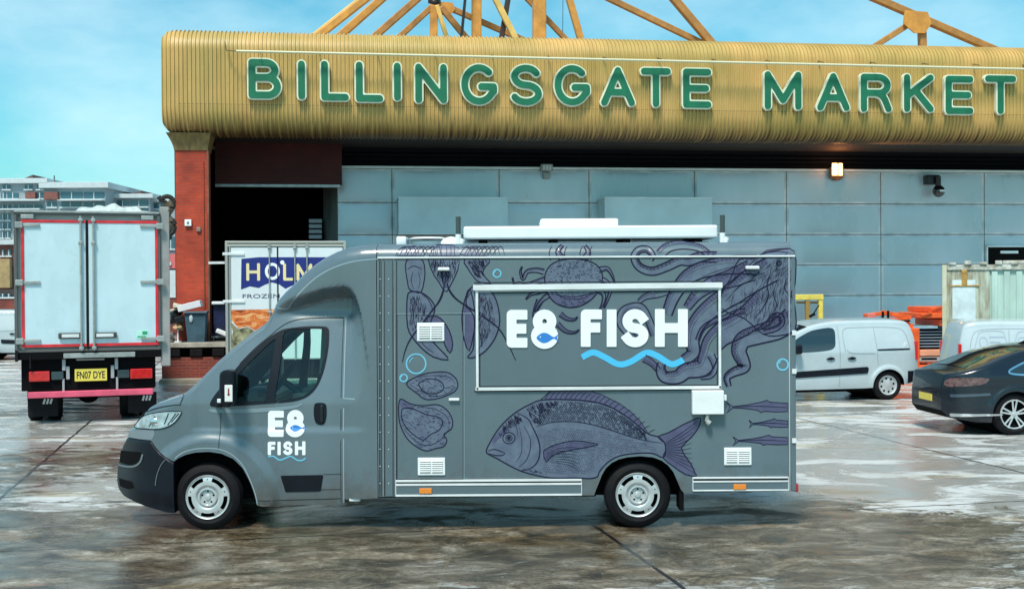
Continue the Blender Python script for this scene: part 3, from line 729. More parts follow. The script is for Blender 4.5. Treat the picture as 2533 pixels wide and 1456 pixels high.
m = MB(); m.box(cx_+.022, cx_+.036, -.281, -.276, cz_-.05, cz_+.02, .001); m.box(cx_+.016, cx_+.042, -.281, -.276, cz_-.045, cz_-.035, .001); m.build('warning_mark', mat('dark_red', (.25, .03, .03), .5), mb_)
m = MB(); m.box(cx_-.09, cx_-.052, -.272, -.25, cz_-.125, cz_-.085, .006); m.build('camera_window', alu, mo)
mm = MB(); mm.add([(v[0], W_BOX-v[1], v[2]) for v in [tuple(q.co) for q in mo.data.vertices]], [tuple(p.vertices)[::-1] for p in mo.data.polygons], 0, True); mm.build('wing_mirror', plast, truck, angle=50)
# door handle, vent recess
m = MB(); hs = smooth_line([(777, 1003), (782, 996), (800, 996), (807, 1003), (807.5, 1025), (804, 1043), (797, 1049), (786, 1048), (779, 1040), (776, 1022)], 4, True)
add_shape(m, poly_shape(hs, 2.2), SCm, -.002, .006); do = m.build('door_handle', plast, truck)
m = MB(); p = SC(797, 1022, .012); m.box(p[0]-.02, p[0]+.012, p[1]-.012, p[1]+.01, p[2]-.09, p[2]+.09, .01); m.build('grip', mat('black_gloss', (.012, .013, .016), .25), do)
m = MB(); add_shape(m, poly_shape([(694, 1175), (800, 1173), (793, 1214), (706, 1216)], 3), SCm, -.002, .004); m.build('step_recess', plast, truck)
# swage and belt creases as raised pressings
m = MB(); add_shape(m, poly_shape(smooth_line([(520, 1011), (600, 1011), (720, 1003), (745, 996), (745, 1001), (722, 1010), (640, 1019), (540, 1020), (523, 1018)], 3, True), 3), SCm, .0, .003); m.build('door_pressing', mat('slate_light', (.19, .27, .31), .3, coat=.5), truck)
# wipers and cowl
m = MB(); a = px2xz(463, 966); b = px2xz(500, 932); m.bar((a[0], .5, a[1]+.02), (b[0], 1.1, b[1]+.03), .02, .02); m.bar((a[0], 1.2, a[1]+.03), (b[0], 1.7, b[1]+.035), .02, .02); m.build('wiper', under, truck)
# underbody
m = MB(); z0 = zb
m.box(px2xz(850, 0)[0], FV.u(1478, 1230), .25, W_BOX-.25, z0-.055, z0+.05, .01); m.box(FV.u(1690, 0), FV.u(1870, 0), .3, W_BOX-.3, z0-.03, z0+.06, .01)
m.box(px2xz(425, 0)[0], px2xz(850, 0)[0], .55, W_BOX-.55, .25, .55, .02); m.cyl((FV.u(1385, 0), .6, z0-.02), (FV.u(1385, 0), W_BOX-.6, z0-.02), .09)
m.cyl((FV.u(513, 0), .2, .345), (FV.u(513, 0), W_BOX-.2, .345), .05); m.cyl((FV.u(1577, 0), .2, .345), (FV.u(1577, 0), W_BOX-.2, .345), .06)
m.build('chassis', under, truck)
m = MB(); m.box(FV.u(1676, 0), FV.u(1686, 0), .02, .30, .18, .42, .004); m.build('mudflap', under, truck); m = MB(); m.box(FV.u(852, 0), FV.u(880, 0), .06, .2, z0-.06, z0+.01, .01); m.build('jacking_block', alu, truck)
m = MB(); m.box(FV.u(1912, 0), FV.u(1978, 0), .15, W_BOX-.15, .37, .415, .008); m.bar((FV.u(1905, 0), .4, .45), (FV.u(1950, 0), .4, .39), .04); m.bar((FV.u(1905, 0), 1.7, .45), (FV.u(1950, 0), 1.7, .39), .04); m.build('rear_step', mat('step_grey', (.10, .11, .12), .5), truck)
m = MB(); m.box(xr, xr+.035, .03, .10, FV.z(1968, 1217), FV.z(1968, 1197), .008); m.box(xr, xr+.035, W_BOX-.10, W_BOX-.03, FV.z(1968, 1217), FV.z(1968, 1197), .008); m.build('tail_lamp', redl, truck)
# wheel housings (dark liners that hide the far side)
for c, r_ in ((FV.u(520, 1232), .50), (FV.u(1577, 1228), .46)):
    for y0_, y1_ in ((.30, .34), (W_BOX-.34, W_BOX-.30)):
        m = MB()
        pts = [(c+r_*math.cos(t), .34+r_*math.sin(t)) for t in [PI*k/16-.1 for k in range(17)]]; pts += [(c-r_*.9, .30), (c+r_*.9, .30)]
        m.prism(pts, y0_, y1_); m.build('wheel_arch_liner', under, truck)
for wx in (513, 1577):
    c = FV.u(wx, 1228, .05); make_wheel(truck, c, .342, .045 if wx < 1000 else .03, .342, .232, .22, 'steel', MT)
    make_wheel(truck, c, .342, W_BOX-.04, .342, .232, .22, 'steel', MT, flip=-1)
# ---------------------------------------------------------------- lettering and logo
def logo(name, specs, mp_, r_, parent, depth=.004, back=.001):
    m = MB()
    for ch, x0, x1, y0, y1 in specs:     # y0 top px, y1 bottom px -> use v = -py
        add_shape(m, glyph(ch, x0, x1, -y1, -y0, r_ if not isinstance(r_, dict) else r_.get(ch, r_['d']), flat=True, step=(1.3 if r_ != 3.2 else .9) if not isinstance(r_, dict) else 1.6), mp_, back, depth)
    return m.build(name, whitep, parent)
flipm = lambda f: (lambda u, v, d: f(u, -v, d))
logo('shop_lettering', [('E', 1253, 1304, 766, 859), ('8', 1313, 1380, 765, 862), ('F', 1436, 1488, 765, 857), ('I', 1499, 1525, 765, 857), ('S', 1537, 1603, 764, 858), ('H', 1619, 1700, 764, 857)], flipm(SBm), {'d': 12.0, '8': 11.6, 'S': 12.0}, truck, .020, .010)
logo('door_lettering', [('E', 663, 702, 1015, 1079), ('8', 707, 754, 1013, 1080)], flipm(SCm), {'d': 8.4, '8': 8.2}, truck)
logo('door_lettering', [('F', 663, 682, 1091, 1124), ('I', 687, 695, 1091, 1124), ('S', 701, 724, 1090, 1124), ('H', 730, 756, 1090, 1124)], flipm(SCm), {'d': 4.0}, truck)
m = MB(); wave = smooth_line([(1439, 883), (1466, 871), (1494, 882), (1529, 900), (1559, 894), (1597, 872), (1624, 879), (1657, 899), (1678, 895), (1697, 884)], 6); ribbon(m, wave, 15, SBm, .0125); m.build('wave_print', cyanp, truck)
m = MB(); wave = smooth_line([(664, 1128), (677, 1127), (692, 1136), (708, 1131), (720, 1127), (735, 1136), (747, 1137), (757, 1131)], 6); ribbon(m, wave, 3.6, SCm, .003); m.build('wave_print', skyp, truck)
def mini_fish(x0, x1, yc, h, mp_, d, parent):
    m = MB(); L_ = x1-x0; b = smooth_line([(x0, yc), (x0+.25*L_, yc-h*.5), (x0+.5*L_, yc-h*.45), (x0+.78*L_, yc-h*.08), (x1, yc-h*.45), (x0+.92*L_, yc), (x1, yc+h*.45), (x0+.78*L_, yc+h*.08), (x0+.5*L_, yc+h*.45), (x0+.25*L_, yc+h*.5)], 3, True)
    add_shape(m, poly_shape(b, 1.6 if L_ > 40 else 1.2), mp_, d); m.add(*[[mp_(x0+.18*L_+1.3*math.cos(t)*L_/45, yc-h*.1+1.3*math.sin(t)*L_/45, d+.0006) for t in [2*PI*i/10 for i in range(10)]], [tuple(range(10))]], mi=1)
    m.build('small_fish_print', [bluep, whitep], parent)
mini_fish(1326, 1382, 835, 24, SBm, .0212, truck); mini_fish(717, 756, 1058, 15, SCm, .0055, truck)
# ---------------------------------------------------------------- printed creatures
EPS = [0]
def nd(): EPS[0] = (EPS[0]+1) % 60; return EPS[0]*2.2e-5
HB = lambda px, py: .0105 if (1183 < px < 1777 and 718 < py < 956) else 0.0
def art_map(u, v, d): return SB(u, v, d+HB(u, v))
def crop(ox, oy, s): return lambda pts: [((ox+x/s)/1.5165, (oy+y/s)/1.5165) for x, y in pts]
class Art:
    def __init__(s, name, cv=None): s.n = name; s.m = MB(); s.cv = cv or (lambda p: p)
    def fill(s, pts, sm=0, mi=1, closed=True, step=6, edge=2.6):
        p = s.cv(pts); p = smooth_line(p, sm, True) if sm else p
        add_shape(s.m, poly_shape(p, step), art_map, .0010+nd()*.4, mi=mi)
        if edge: ribbon(s.m, p+[p[0]], edge, art_map, .0026+nd())
        return s
    def line(s, pts, w=2.4, sm=5, taper=True, mi=0):
        p = s.cv(pts); p = smooth_line(p, sm) if sm and len(p) > 2 else p
        if len(p) < 3: p = [p[0], tuple((np.array(p[0])+np.array(p[1]))/2), p[1]]
        ribbon(s.m, p, w, art_map, .0026+nd(), mi, taper); return s
    def tent(s, pts, w0, w1, mi=1, edge=2.6, suck=False):
        edge *= 1.3
        p = smooth_line(s.cv(pts), 7); n = len(p); Lw = []
        a = []; b = []
        for i in range(n):
            q0, q1 = p[max(i-1, 0)], p[min(i+1, n-1)]; dx, dy = q1[0]-q0[0], q1[1]-q0[1]; l_ = math.hypot(dx, dy) or 1; ww = w0+(w1-w0)*i/(n-1); Lw.append(ww*2)
            a.append((p[i][0]-dy/l_*ww, p[i][1]+dx/l_*ww)); b.append((p[i][0]+dy/l_*ww, p[i][1]-dx/l_*ww))
        d = .0010+nd()*.4+.0008
        ribbon(s.m, p, Lw, art_map, d, mi)
        ribbon(s.m, a, edge, art_map, d+.0006+nd()*.1); ribbon(s.m, b, edge, art_map, d+.0006+nd()*.1)
        mid = [(u[0]*.62+v[0]*.38, u[1]*.62+v[1]*.38) for u, v in zip(a, b)]; sh = [(u[0]*.86+v[0]*.14, u[1]*.86+v[1]*.14) for u, v in zip(a, b)]; ribbon(s.m, sh, [x*.22 for x in Lw], art_map, d+.0003, 2); ribbon(s.m, mid, .9, art_map, d+.0005)
        for i in range(1, n-1): ribbon(s.m, [(a[i][0]*.97+b[i][0]*.03, a[i][1]*.97+b[i][1]*.03), (a[i][0]*.72+b[i][0]*.28, a[i][1]*.72+b[i][1]*.28)], 1.0, art_map, d+.0006)
        if suck:
            for i in range(2, n-2, 2): q = (a[i][0]*.8+b[i][0]*.2, a[i][1]*.8+b[i][1]*.2); r_ = Lw[i]*.10+.6; ribbon(s.m, [(q[0]+r_*math.cos(t), q[1]+r_*math.sin(t)) for t in [2*PI*k/7 for k in range(8)]], 1.1, art_map, d+.0008)
        return s
    def hatch(s, poly, n, ang, l0, l1, w=1.1, jit=.3, mi=0):
        n = int(n*1.5); w = w*1.05; l1 *= 1.1
        P_ = s.cv(poly); xs = [p[0] for p in P_]; ys = [p[1] for p in P_]; X = np.random.uniform(min(xs), max(xs), n*4); Y = np.random.uniform(min(ys), max(ys), n*4)
        ok = sd_poly(X, Y, P_) < -2.5; c = 0
        for x, y in zip(X[ok], Y[ok]):
            c += 1
            if c > n: break
            a = ang+random.uniform(-jit, jit); l_ = random.uniform(l0, l1)/2
            ribbon(s.m, [(x-l_*math.cos(a), y-l_*math.sin(a)), (x, y+.4), (x+l_*math.cos(a), y+l_*math.sin(a))], w, art_map, .0022+nd(), mi, True)
        return s
    def done(s): return s.m.build(s.n, [ink, wash, wash2], truck)
c8 = crop(1750, 1380, 2.0103); c6 = crop(1450, 880, 2.554); c7 = crop(2250, 880, 2.554); c3 = crop(1400, 750, 1.2138)
# sea bream
a = Art('fish_print', c8)
bodyp = [(148, 620), (175, 560), (230, 470), (300, 390), (380, 325), (480, 270), (560, 240), (700, 235), (850, 240), (1000, 262), (1100, 300), (1200, 360), (1290, 430), (1370, 495), (1440, 515), (1490, 560), (1500, 620), (1480, 672), (1400, 640), (1280, 640), (1150, 660), (1060, 710), (1000, 780), (985, 815), (930, 830), (830, 825), (640, 825), (500, 800), (400, 770), (300, 720), (220, 675), (160, 645)]
a.fill([(560, 236), (625, 176), (700, 166), (930, 168), (1020, 200), (1150, 265), (1240, 330), (1310, 400), (1372, 492), (1290, 432), (1200, 362), (1100, 302), (1000, 264), (850, 242), (700, 237)], 0, 2, edge=1.6)
a.fill(bodyp, 3, 1, step=7, edge=3)
a.fill([(1440, 515), (1520, 485), (1620, 430), (1700, 392), (1760, 374), (1755, 430), (1710, 500), (1640, 570), (1620, 600), (1640, 650), (1690, 720), (1722, 790), (1728, 812), (1650, 800), (1560, 740), (1480, 675), (1500, 620), (1490, 560)], 2, 2, edge=2.6)
for i in range(22):
    t = i/21; x = 590+780*t; yb_ = lerp_list([(560, 240), (700, 236), (850, 241), (1000, 263), (1100, 301), (1200, 361), (1290, 431), (1375, 495)], x); h = 70*(1-t*.55)
    a.line([(x, yb_), (x+18, yb_-h*.55), (x+50, yb_-h)], 1.6, 3)
a.line([(380, 335), (460, 380), (500, 450), (540, 540), (552, 620), (535, 700), (480, 755), (400, 772)], 3.2)
a.line([(430, 430), (475, 520), (480, 600), (450, 690), (390, 745)], 1.8); a.line([(395, 440), (415, 540), (410, 640), (370, 710)], 1.3); a.line([(340, 400), (372, 430), (385, 500)], 1.6)
a.fill([(185, 570), (215, 510), (250, 470), (300, 450), (345, 470), (300, 485), (260, 520), (215, 560)], 0, 2, edge=0)
for r_, w_ in ((46, 2.2), (24, 2.0)): a.line([(318+r_*math.cos(t), 525+r_*.92*math.sin(t)) for t in [2*PI*k/20 for k in range(21)]], w_, 0, False)
a.fill([(318+15*math.cos(t), 525+15*math.sin(t)) for t in [2*PI*k/12 for k in range(12)]], 0, 0, step=1.5, edge=0)
a.line([(160, 622), (205, 610), (250, 622), (290, 640)], 2.2); a.line([(165, 640), (215, 655), (270, 655), (290, 640)], 2.4)
a.line([(520, 442), (640, 408), (800, 402), (950, 425), (1100, 470), (1250, 520), (1370, 548), (1470, 562)], 2.0)
a.fill([(580, 622), (680, 572), (820, 545), (960, 565), (985, 578), (850, 605), (720, 630), (640, 662), (600, 705)], 2, 2, edge=2.2)
for k in range(7): a.line([(600, 640+k*10), (720+k*10, 600+k*22), (850, 600+k*30)], 1.0)
up = [(530, 430), (540, 300), (700, 250), (850, 255), (1000, 280), (1150, 345), (1350, 520), (1250, 510), (1100, 460), (950, 412), (800, 392), (640, 398)]
for j in range(11):      # scale rows that follow the back
    for i in range(62):
        x = 545+800*i/61+(6 if j % 2 else 0); yt0 = lerp_list([(540, 262), (700, 248), (850, 252), (1000, 274), (1100, 312), (1200, 372), (1290, 442), (1375, 512)], x); yb0 = lerp_list([(520, 436), (640, 402), (800, 396), (950, 418), (1100, 462), (1250, 512), (1375, 540)], x)
        y = yt0+(yb0-yt0)*(j+.5)/11
        if random.random() < .16: continue
        a.line([(x-2, y-6), (x+3, y), (x-2, y+6)], 1.5 if j < 6 else 1.1, 0, False)
        if random.random() < .5: a.line([(x, y+7), (x+11, y+8)], .9, 0, False)
lowp = np.array([(570, 650), (570, 465), (800, 425), (1100, 495), (1400, 575), (1440, 620), (1150, 645), (1000, 715), (900, 805), (570, 800)], float)
for j in range(22):
    for i in range(64):
        x, y = 575+i*13.5+(6 if j % 2 else 0), 435+j*17.0+(i*13.5)*.11
        if sd_poly(np.array([x]), np.array([y]), [tuple(q) for q in lowp])[0] < -6 and random.random() > .2: a.line([(x-3, y-3), (x+3, y), (x-2, y+3)], .95, 0, False)
a.hatch([(440, 300), (540, 260), (700, 245), (560, 420), (500, 420)], 90, .9, 5, 12, 1.5); a.hatch([(200, 560), (300, 400), (390, 340), (440, 400), (330, 450)], 90, 1.0, 5, 12, 1.5); a.hatch([(220, 670), (400, 740), (540, 760), (640, 815), (500, 795), (330, 730)], 60, .3, 4, 9, 1.2)
for t in np.linspace(0, 1, 11): a.line([(1500, 560+100*t), (1600+20*t, 500+230*t), (1735-40*t*(1-t)*4, 400+400*t)], 1.3)
a.done()
# oysters (own survey crop)
def oyster(outline, inner, hsh):
    o = Art('oyster_print', c3); o.fill(outline, 3, 1, step=4, edge=2.6); o.line(inner+[inner[0]], 2.2, 4, False)
    o.hatch(outline, hsh, .4, 4, 9, 1.0, .9); return o
o = oyster([(150, 835), (205, 800), (260, 785), (330, 782), (370, 805), (385, 840), (370, 870), (330, 890), (280, 905), (235, 905), (200, 880)], [(205, 835), (240, 815), (285, 815), (315, 835), (318, 860), (285, 880), (240, 875), (215, 855)], 50)
o.line([(170, 840), (220, 870), (280, 892), (340, 878), (375, 850)], 1.4); o.line([(215, 800), (280, 798), (345, 805), (372, 835)], 1.2); o.done()
o = oyster([(122, 905), (165, 925), (225, 935), (290, 930), (335, 955), (360, 1000), (355, 1040), (320, 1065), (335, 1090), (320, 1120), (280, 1130), (240, 1140), (195, 1120), (155, 1085), (125, 1030), (115, 970)], [(130, 950), (170, 945), (240, 975), (290, 985), (315, 1005), (300, 1045), (260, 1065), (230, 1090), (195, 1075), (150, 1035), (128, 990)], 90)
o.line([(140, 1040), (185, 1090), (240, 1115), (300, 1095), (345, 1040)], 1.5); o.line([(200, 940), (280, 950), (335, 985), (345, 1030)], 1.3); o.fill([(120, 905), (180, 928), (165, 950), (125, 945)], 0, 2, edge=0); o.done()
# lobster
a = Art('lobster_print', c6)
a.fill([(190, 245), (183, 350), (200, 450), (215, 520), (270, 545), (330, 550), (362, 420), (365, 340), (350, 255), (290, 225)], 2, 1, step=4)
a.line([(200, 330), (260, 300), (340, 330)], 1.8); a.line([(250, 360), (235, 440), (260, 520)], 1.6); a.line([(300, 350), (320, 430), (305, 520)], 1.2)
a.fill([(205, 560), (192, 700), (200, 880), (240, 970), (330, 1080), (450, 1170), (590, 1197), (545, 1130), (440, 1020), (400, 900), (458, 740), (450, 660), (390, 590), (320, 550), (260, 545)], 2, 1, step=5, edge=3)
a.fill([(360, 830), (400, 785), (480, 780), (545, 830), (600, 920), (632, 1040), (608, 1132), (560, 1060), (520, 950), (450, 860)], 2, 2, step=4, edge=2.8)
a.line([(330, 560), (390, 610), (430, 680), (440, 740)], 2.0); a.line([(300, 960), (360, 1060), (450, 1130)], 1.5)
a.hatch([(215, 600), (205, 860), (300, 1000), (400, 900), (400, 700), (320, 580)], 130, PI/2, 6, 14, 1.1)
a.fill([(395, 225), (418, 310), (455, 390), (498, 450), (530, 505), (556, 540), (575, 545), (600, 505), (640, 430), (680, 340), (702, 235)], 0, 1, step=4)
a.fill([(515, 355), (530, 440), (552, 500), (580, 500), (590, 440), (610, 355)], 0, 2, step=4, edge=1.5)
a.hatch([(405, 235), (450, 380), (540, 500), (640, 420), (698, 240)], 80, PI/2, 7, 16, 1.4)
for p in ([(552, 480), (535, 560), (500, 640), (440, 720), (380, 800), (240, 980), (180, 1100), (150, 1220)], [(580, 465), (600, 530), (650, 600), (720, 655), (880, 755), (1060, 885), (1150, 1020), (1235, 1200)]): a.line(p, 4.2, 6); a.line(p[:4], 5.2, 6)
a.fill([(745, 235), (775, 320), (830, 400), (880, 450), (1000, 470), (955, 420), (920, 360), (950, 300), (985, 235)], 2, 1, step=4); a.hatch([(760, 240), (830, 390), (950, 440), (930, 340), (970, 240)], 60, 1.0, 6, 14, 1.8)
a.fill([(800, 515), (755, 600), (735, 680), (720, 800), (740, 1000), (790, 1112), (830, 960), (850, 780)], 2, 2, step=4, edge=2.8)
a.fill([(800, 515), (900, 480), (1005, 550), (1060, 660), (1082, 800), (1070, 900), (1030, 1000), (950, 1105), (850, 1170), (775, 1172), (825, 1100), (838, 950), (835, 780), (760, 660)], 3, 1, step=5, edge=3)
a.line([(750, 690), (800, 715), (850, 720)], 2.0); a.line([(760, 620), (800, 560), (830, 530)], 1.6); a.line([(930, 560), (980, 700), (990, 850), (940, 1000), (870, 1100)], 1.3); a.hatch([(860, 560), (1020, 620), (1050, 860), (900, 1100), (860, 900)], 130, PI/2, 6, 14, 1.1)
for i in range(24):   # legs bending over the roof edge
    x = 75+i*41+random.uniform(-10, 10); 
    if 410 < x < 690: a.line([(x, 105), (x+random.uniform(-8, 8), 160), (x+4, 205)], 1.5, 3)
    else: a.line([(x, 205), (x+28, 150), (x+70+random.uniform(0, 20), 112), (x+105, 150), (x+115, 195)], 1.9, 5)
a.fill([(405, 205), (420, 130), (480, 95), (620, 95), (690, 130), (700, 205)], 0, 1, step=4, edge=2); a.fill([(100, 200), (150, 130), (260, 105), (350, 160), (360, 205)], 0, 1, step=4, edge=1.6); a.fill([(710, 190), (720, 120), (860, 140), (960, 205), (760, 205)], 0, 1, step=4, edge=1.6)
a.done()
# crab
a = Art('crab_print')
for L_ in ([(1345, 672), (1325, 668), (1303, 672), (1293, 690), (1287, 672), (1291, 659)], [(1348, 690), (1320, 700), (1296, 704), (1283, 700), (1272, 702), (1267, 686)], [(1352, 712), (1330, 722), (1312, 728), (1300, 740)], [(1358, 728), (1342, 740), (1330, 755), (1322, 772)], [(1480, 668), (1500, 664), (1512, 678), (1520, 700)], [(1485, 690), (1502, 700), (1508, 720), (1500, 745), (1493, 762)], [(1475, 715), (1492, 728), (1490, 750), (1480, 770)]):
    a.tent(L_, 6.5, 1.0, 1, 2.2)
for L_ in ([(1385, 776), (1402, 788), (1420, 790), (1428, 783)], [(1378, 800), (1398, 818), (1420, 822), (1432, 815)], [(1345, 765), (1350, 790), (1365, 800)]): a.tent(L_, 6, .8, 2, 2.2)
sh_ = [(1347, 700), (1349, 675), (1362, 655), (1385, 644), (1420, 640), (1455, 645), (1480, 660), (1490, 685), (1482, 715), (1462, 740), (1435, 756), (1405, 760), (1375, 750), (1355, 728)]
a.fill(sh_, 3, 1, step=4, edge=3); a.fill([(1350, 716), (1380, 730), (1420, 734), (1460, 726), (1482, 712), (1462, 740), (1435, 756), (1405, 760), (1375, 750), (1356, 732)], 0, 2, step=4, edge=1.8)
a.hatch(sh_, 190, .5, 3, 7, 1.2, 1.5); a.line([(1370, 722), (1400, 738), (1440, 738), (1474, 720)], 1.8)
for x in (1362, 1400, 1438, 1462): a.line([(x, 645), (x-4, 625), (x+3, 608)], 2.2)
a.tent([(1390, 640), (1380, 622), (1392, 606)], 8, 3); a.tent([(1442, 642), (1455, 625), (1447, 607)], 8, 3)
a.tent([(1335, 742), (1325, 765), (1320, 785)], 8, 3); a.done()
# octopus
a = Art('octopus_print', c7)
a.tent([(1040, 190), (950, 125), (800, 100), (660, 120), (575, 190)], 20/3.87*1.5, 12, 1, 2.4)
a.tent([(1120, 215), (960, 215), (850, 250), (760, 250), (640, 305), (500, 350), (380, 310), (330, 220), (370, 150), (450, 140), (500, 195), (480, 240)], 13, 6.5, 1, 2.6, True)
a.tent([(700, 500), (560, 560), (440, 590), (370, 640)], 12, 5, 1, 1.8)
a.tent([(330, 1000), (200, 860), (210, 740), (300, 690), (400, 700), (470, 830), (520, 960)], 8, 9, 1, 2.4)
a.tent([(420, 1180), (500, 1230), (560, 1300)], 9, 6, 2, 2)
a.tent([(1500, 290), (1250, 290), (1000, 330), (850, 400), (760, 500), (690, 620), (640, 760)], 24, 12, 1, 3)
a.tent([(1450, 340), (1250, 420), (1080, 470), (930, 570), (830, 700)], 26, 9, 2, 2.4, True)
headp = [(1330, 240), (1480, 228), (1560, 182), (1700, 150), (1862, 160), (1868, 470), (1830, 560), (1866, 690), (1868, 905), (1720, 965), (1560, 950), (1380, 800), (1180, 720), (1165, 560), (1250, 420)]
a.tent([(1640, 330), (1450, 440), (1280, 560), (1120, 660), (980, 780), (900, 900), (880, 1020), (890, 1130), (800, 1200)], 32, 12, 1, 3)
a.tent([(1600, 640), (1450, 780), (1300, 880), (1170, 950), (1080, 1040), (1040, 1150), (980, 1270), (830, 1300), (740, 1360), (620, 1360), (580, 1290), (590, 1230)], 36, 8.5, 1, 3)
a.tent([(1060, 1150), (1100, 1260), (1060, 1350), (960, 1370)], 9, 3, 1, 2.2)
a.fill(headp, 3, 1, step=7, edge=3)
a.tent([(1840, 800), (1700, 900), (1500, 960), (1370, 1010), (1330, 1110), (1370, 1210), (1380, 1270), (1270, 1320), (1215, 1370), (1235, 1450)], 28, 5, 1, 3, True)
a.tent([(1480, 900), (1600, 850), (1660, 780), (1725, 775), (1745, 840), (1680, 900), (1560, 930)], 6, 6, 2, 2.6, True)
a.tent([(930, 1010), (980, 900), (1080, 830), (1200, 790), (1300, 745), (1385, 730)], 5, 6, 2, 2.4)
a.line([(1640, 350), (1600, 470), (1610, 580), (1560, 700), (1480, 800)], 3.0); a.line([(1700, 430), (1660, 560), (1690, 680), (1640, 760)], 2.4); a.line([(1480, 235), (1400, 330), (1300, 420), (1180, 540)], 3); a.line([(1560, 300), (1460, 420), (1330, 500), (1200, 640)], 2.2); a.line([(1780, 440), (1770, 520), (1830, 600)], 2.6)
a.line([(1300, 300), (1150, 340), (980, 400)], 1.8); a.line([(1540, 480), (1420, 620), (1250, 680)], 1.8)
a.hatch([(1200, 640), (1500, 400), (1780, 200), (1850, 500), (1850, 880), (1600, 900), (1350, 780)], 230, 1.75, 9, 22, .8, .3)
a.hatch([(1300, 260), (1800, 170), (1850, 440), (1500, 480), (1250, 440)], 90, 2.4, 8, 18, .8, .4)
for r_ in (26, 13): a.line([(1712+r_*math.cos(t), 275+r_*.9*math.sin(t)) for t in [2*PI*k/12 for k in range(13)]], 2.4, 0, False)
a.fill([(1560, 178), (1600, 150), (1700, 135), (1800, 130), (1798, 170), (1700, 160)], 0, 2, edge=2)
a.done()
# small fish at the rear
def sard(x0, x1, yc, h):
    a = Art('fish_print'); L_ = x1-x0
    a.fill([(x0, yc-h*.5), (x0+.10*L_, yc-h*.06), (x0+.35*L_, yc-h*.25), (x0+.55*L_, yc-h*.5), (x0+.66*L_, yc-h*.72), (x0+.70*L_, yc-h*.52), (x1, yc-h*.40), (x1, yc+h*.46), (x0+.8*L_, yc+h*.5), (x0+.62*L_, yc+h*.42), (x0+.56*L_, yc+h*.55), (x0+.5*L_, yc+h*.3), (x0+.3*L_, yc+h*.14), (x0+.10*L_, yc+h*.08), (x0, yc+h*.6), (x0+.05*L_, yc)], 0, 2, step=3, edge=1.8)
    a.line([(x0+.1*L_, yc), (x0+.5*L_, yc-h*.1), (x1, yc+h*.05)], 1.6); a.done()
sard(1797, 1948, 1006, 24); sard(1852, 1948, 1047, 18); sard(1812, 1948, 1089, 20)
def bubble(cx_, cy_, r_, w_, mt_=skyp):
    m = MB(); ribbon(m, [(cx_+r_*math.cos(t), cy_+r_*math.sin(t)) for t in [2*PI*k/28 for k in range(29)]], w_, art_map, .0045)
    ribbon(m, [(cx_+r_*.68*math.cos(t), cy_+r_*.68*math.sin(t)) for t in [3.3+1.0*k/8 for k in range(9)]], w_*.6, art_map, .0045); m.build('bubble_print', mt_, truck)
bubble(1029, 899, 24, 3.6); bubble(998, 934, 9, 3.4); bubble(1229, 676, 9.5, 3.2); bubble(1935, 901, 13.5, 4.2)
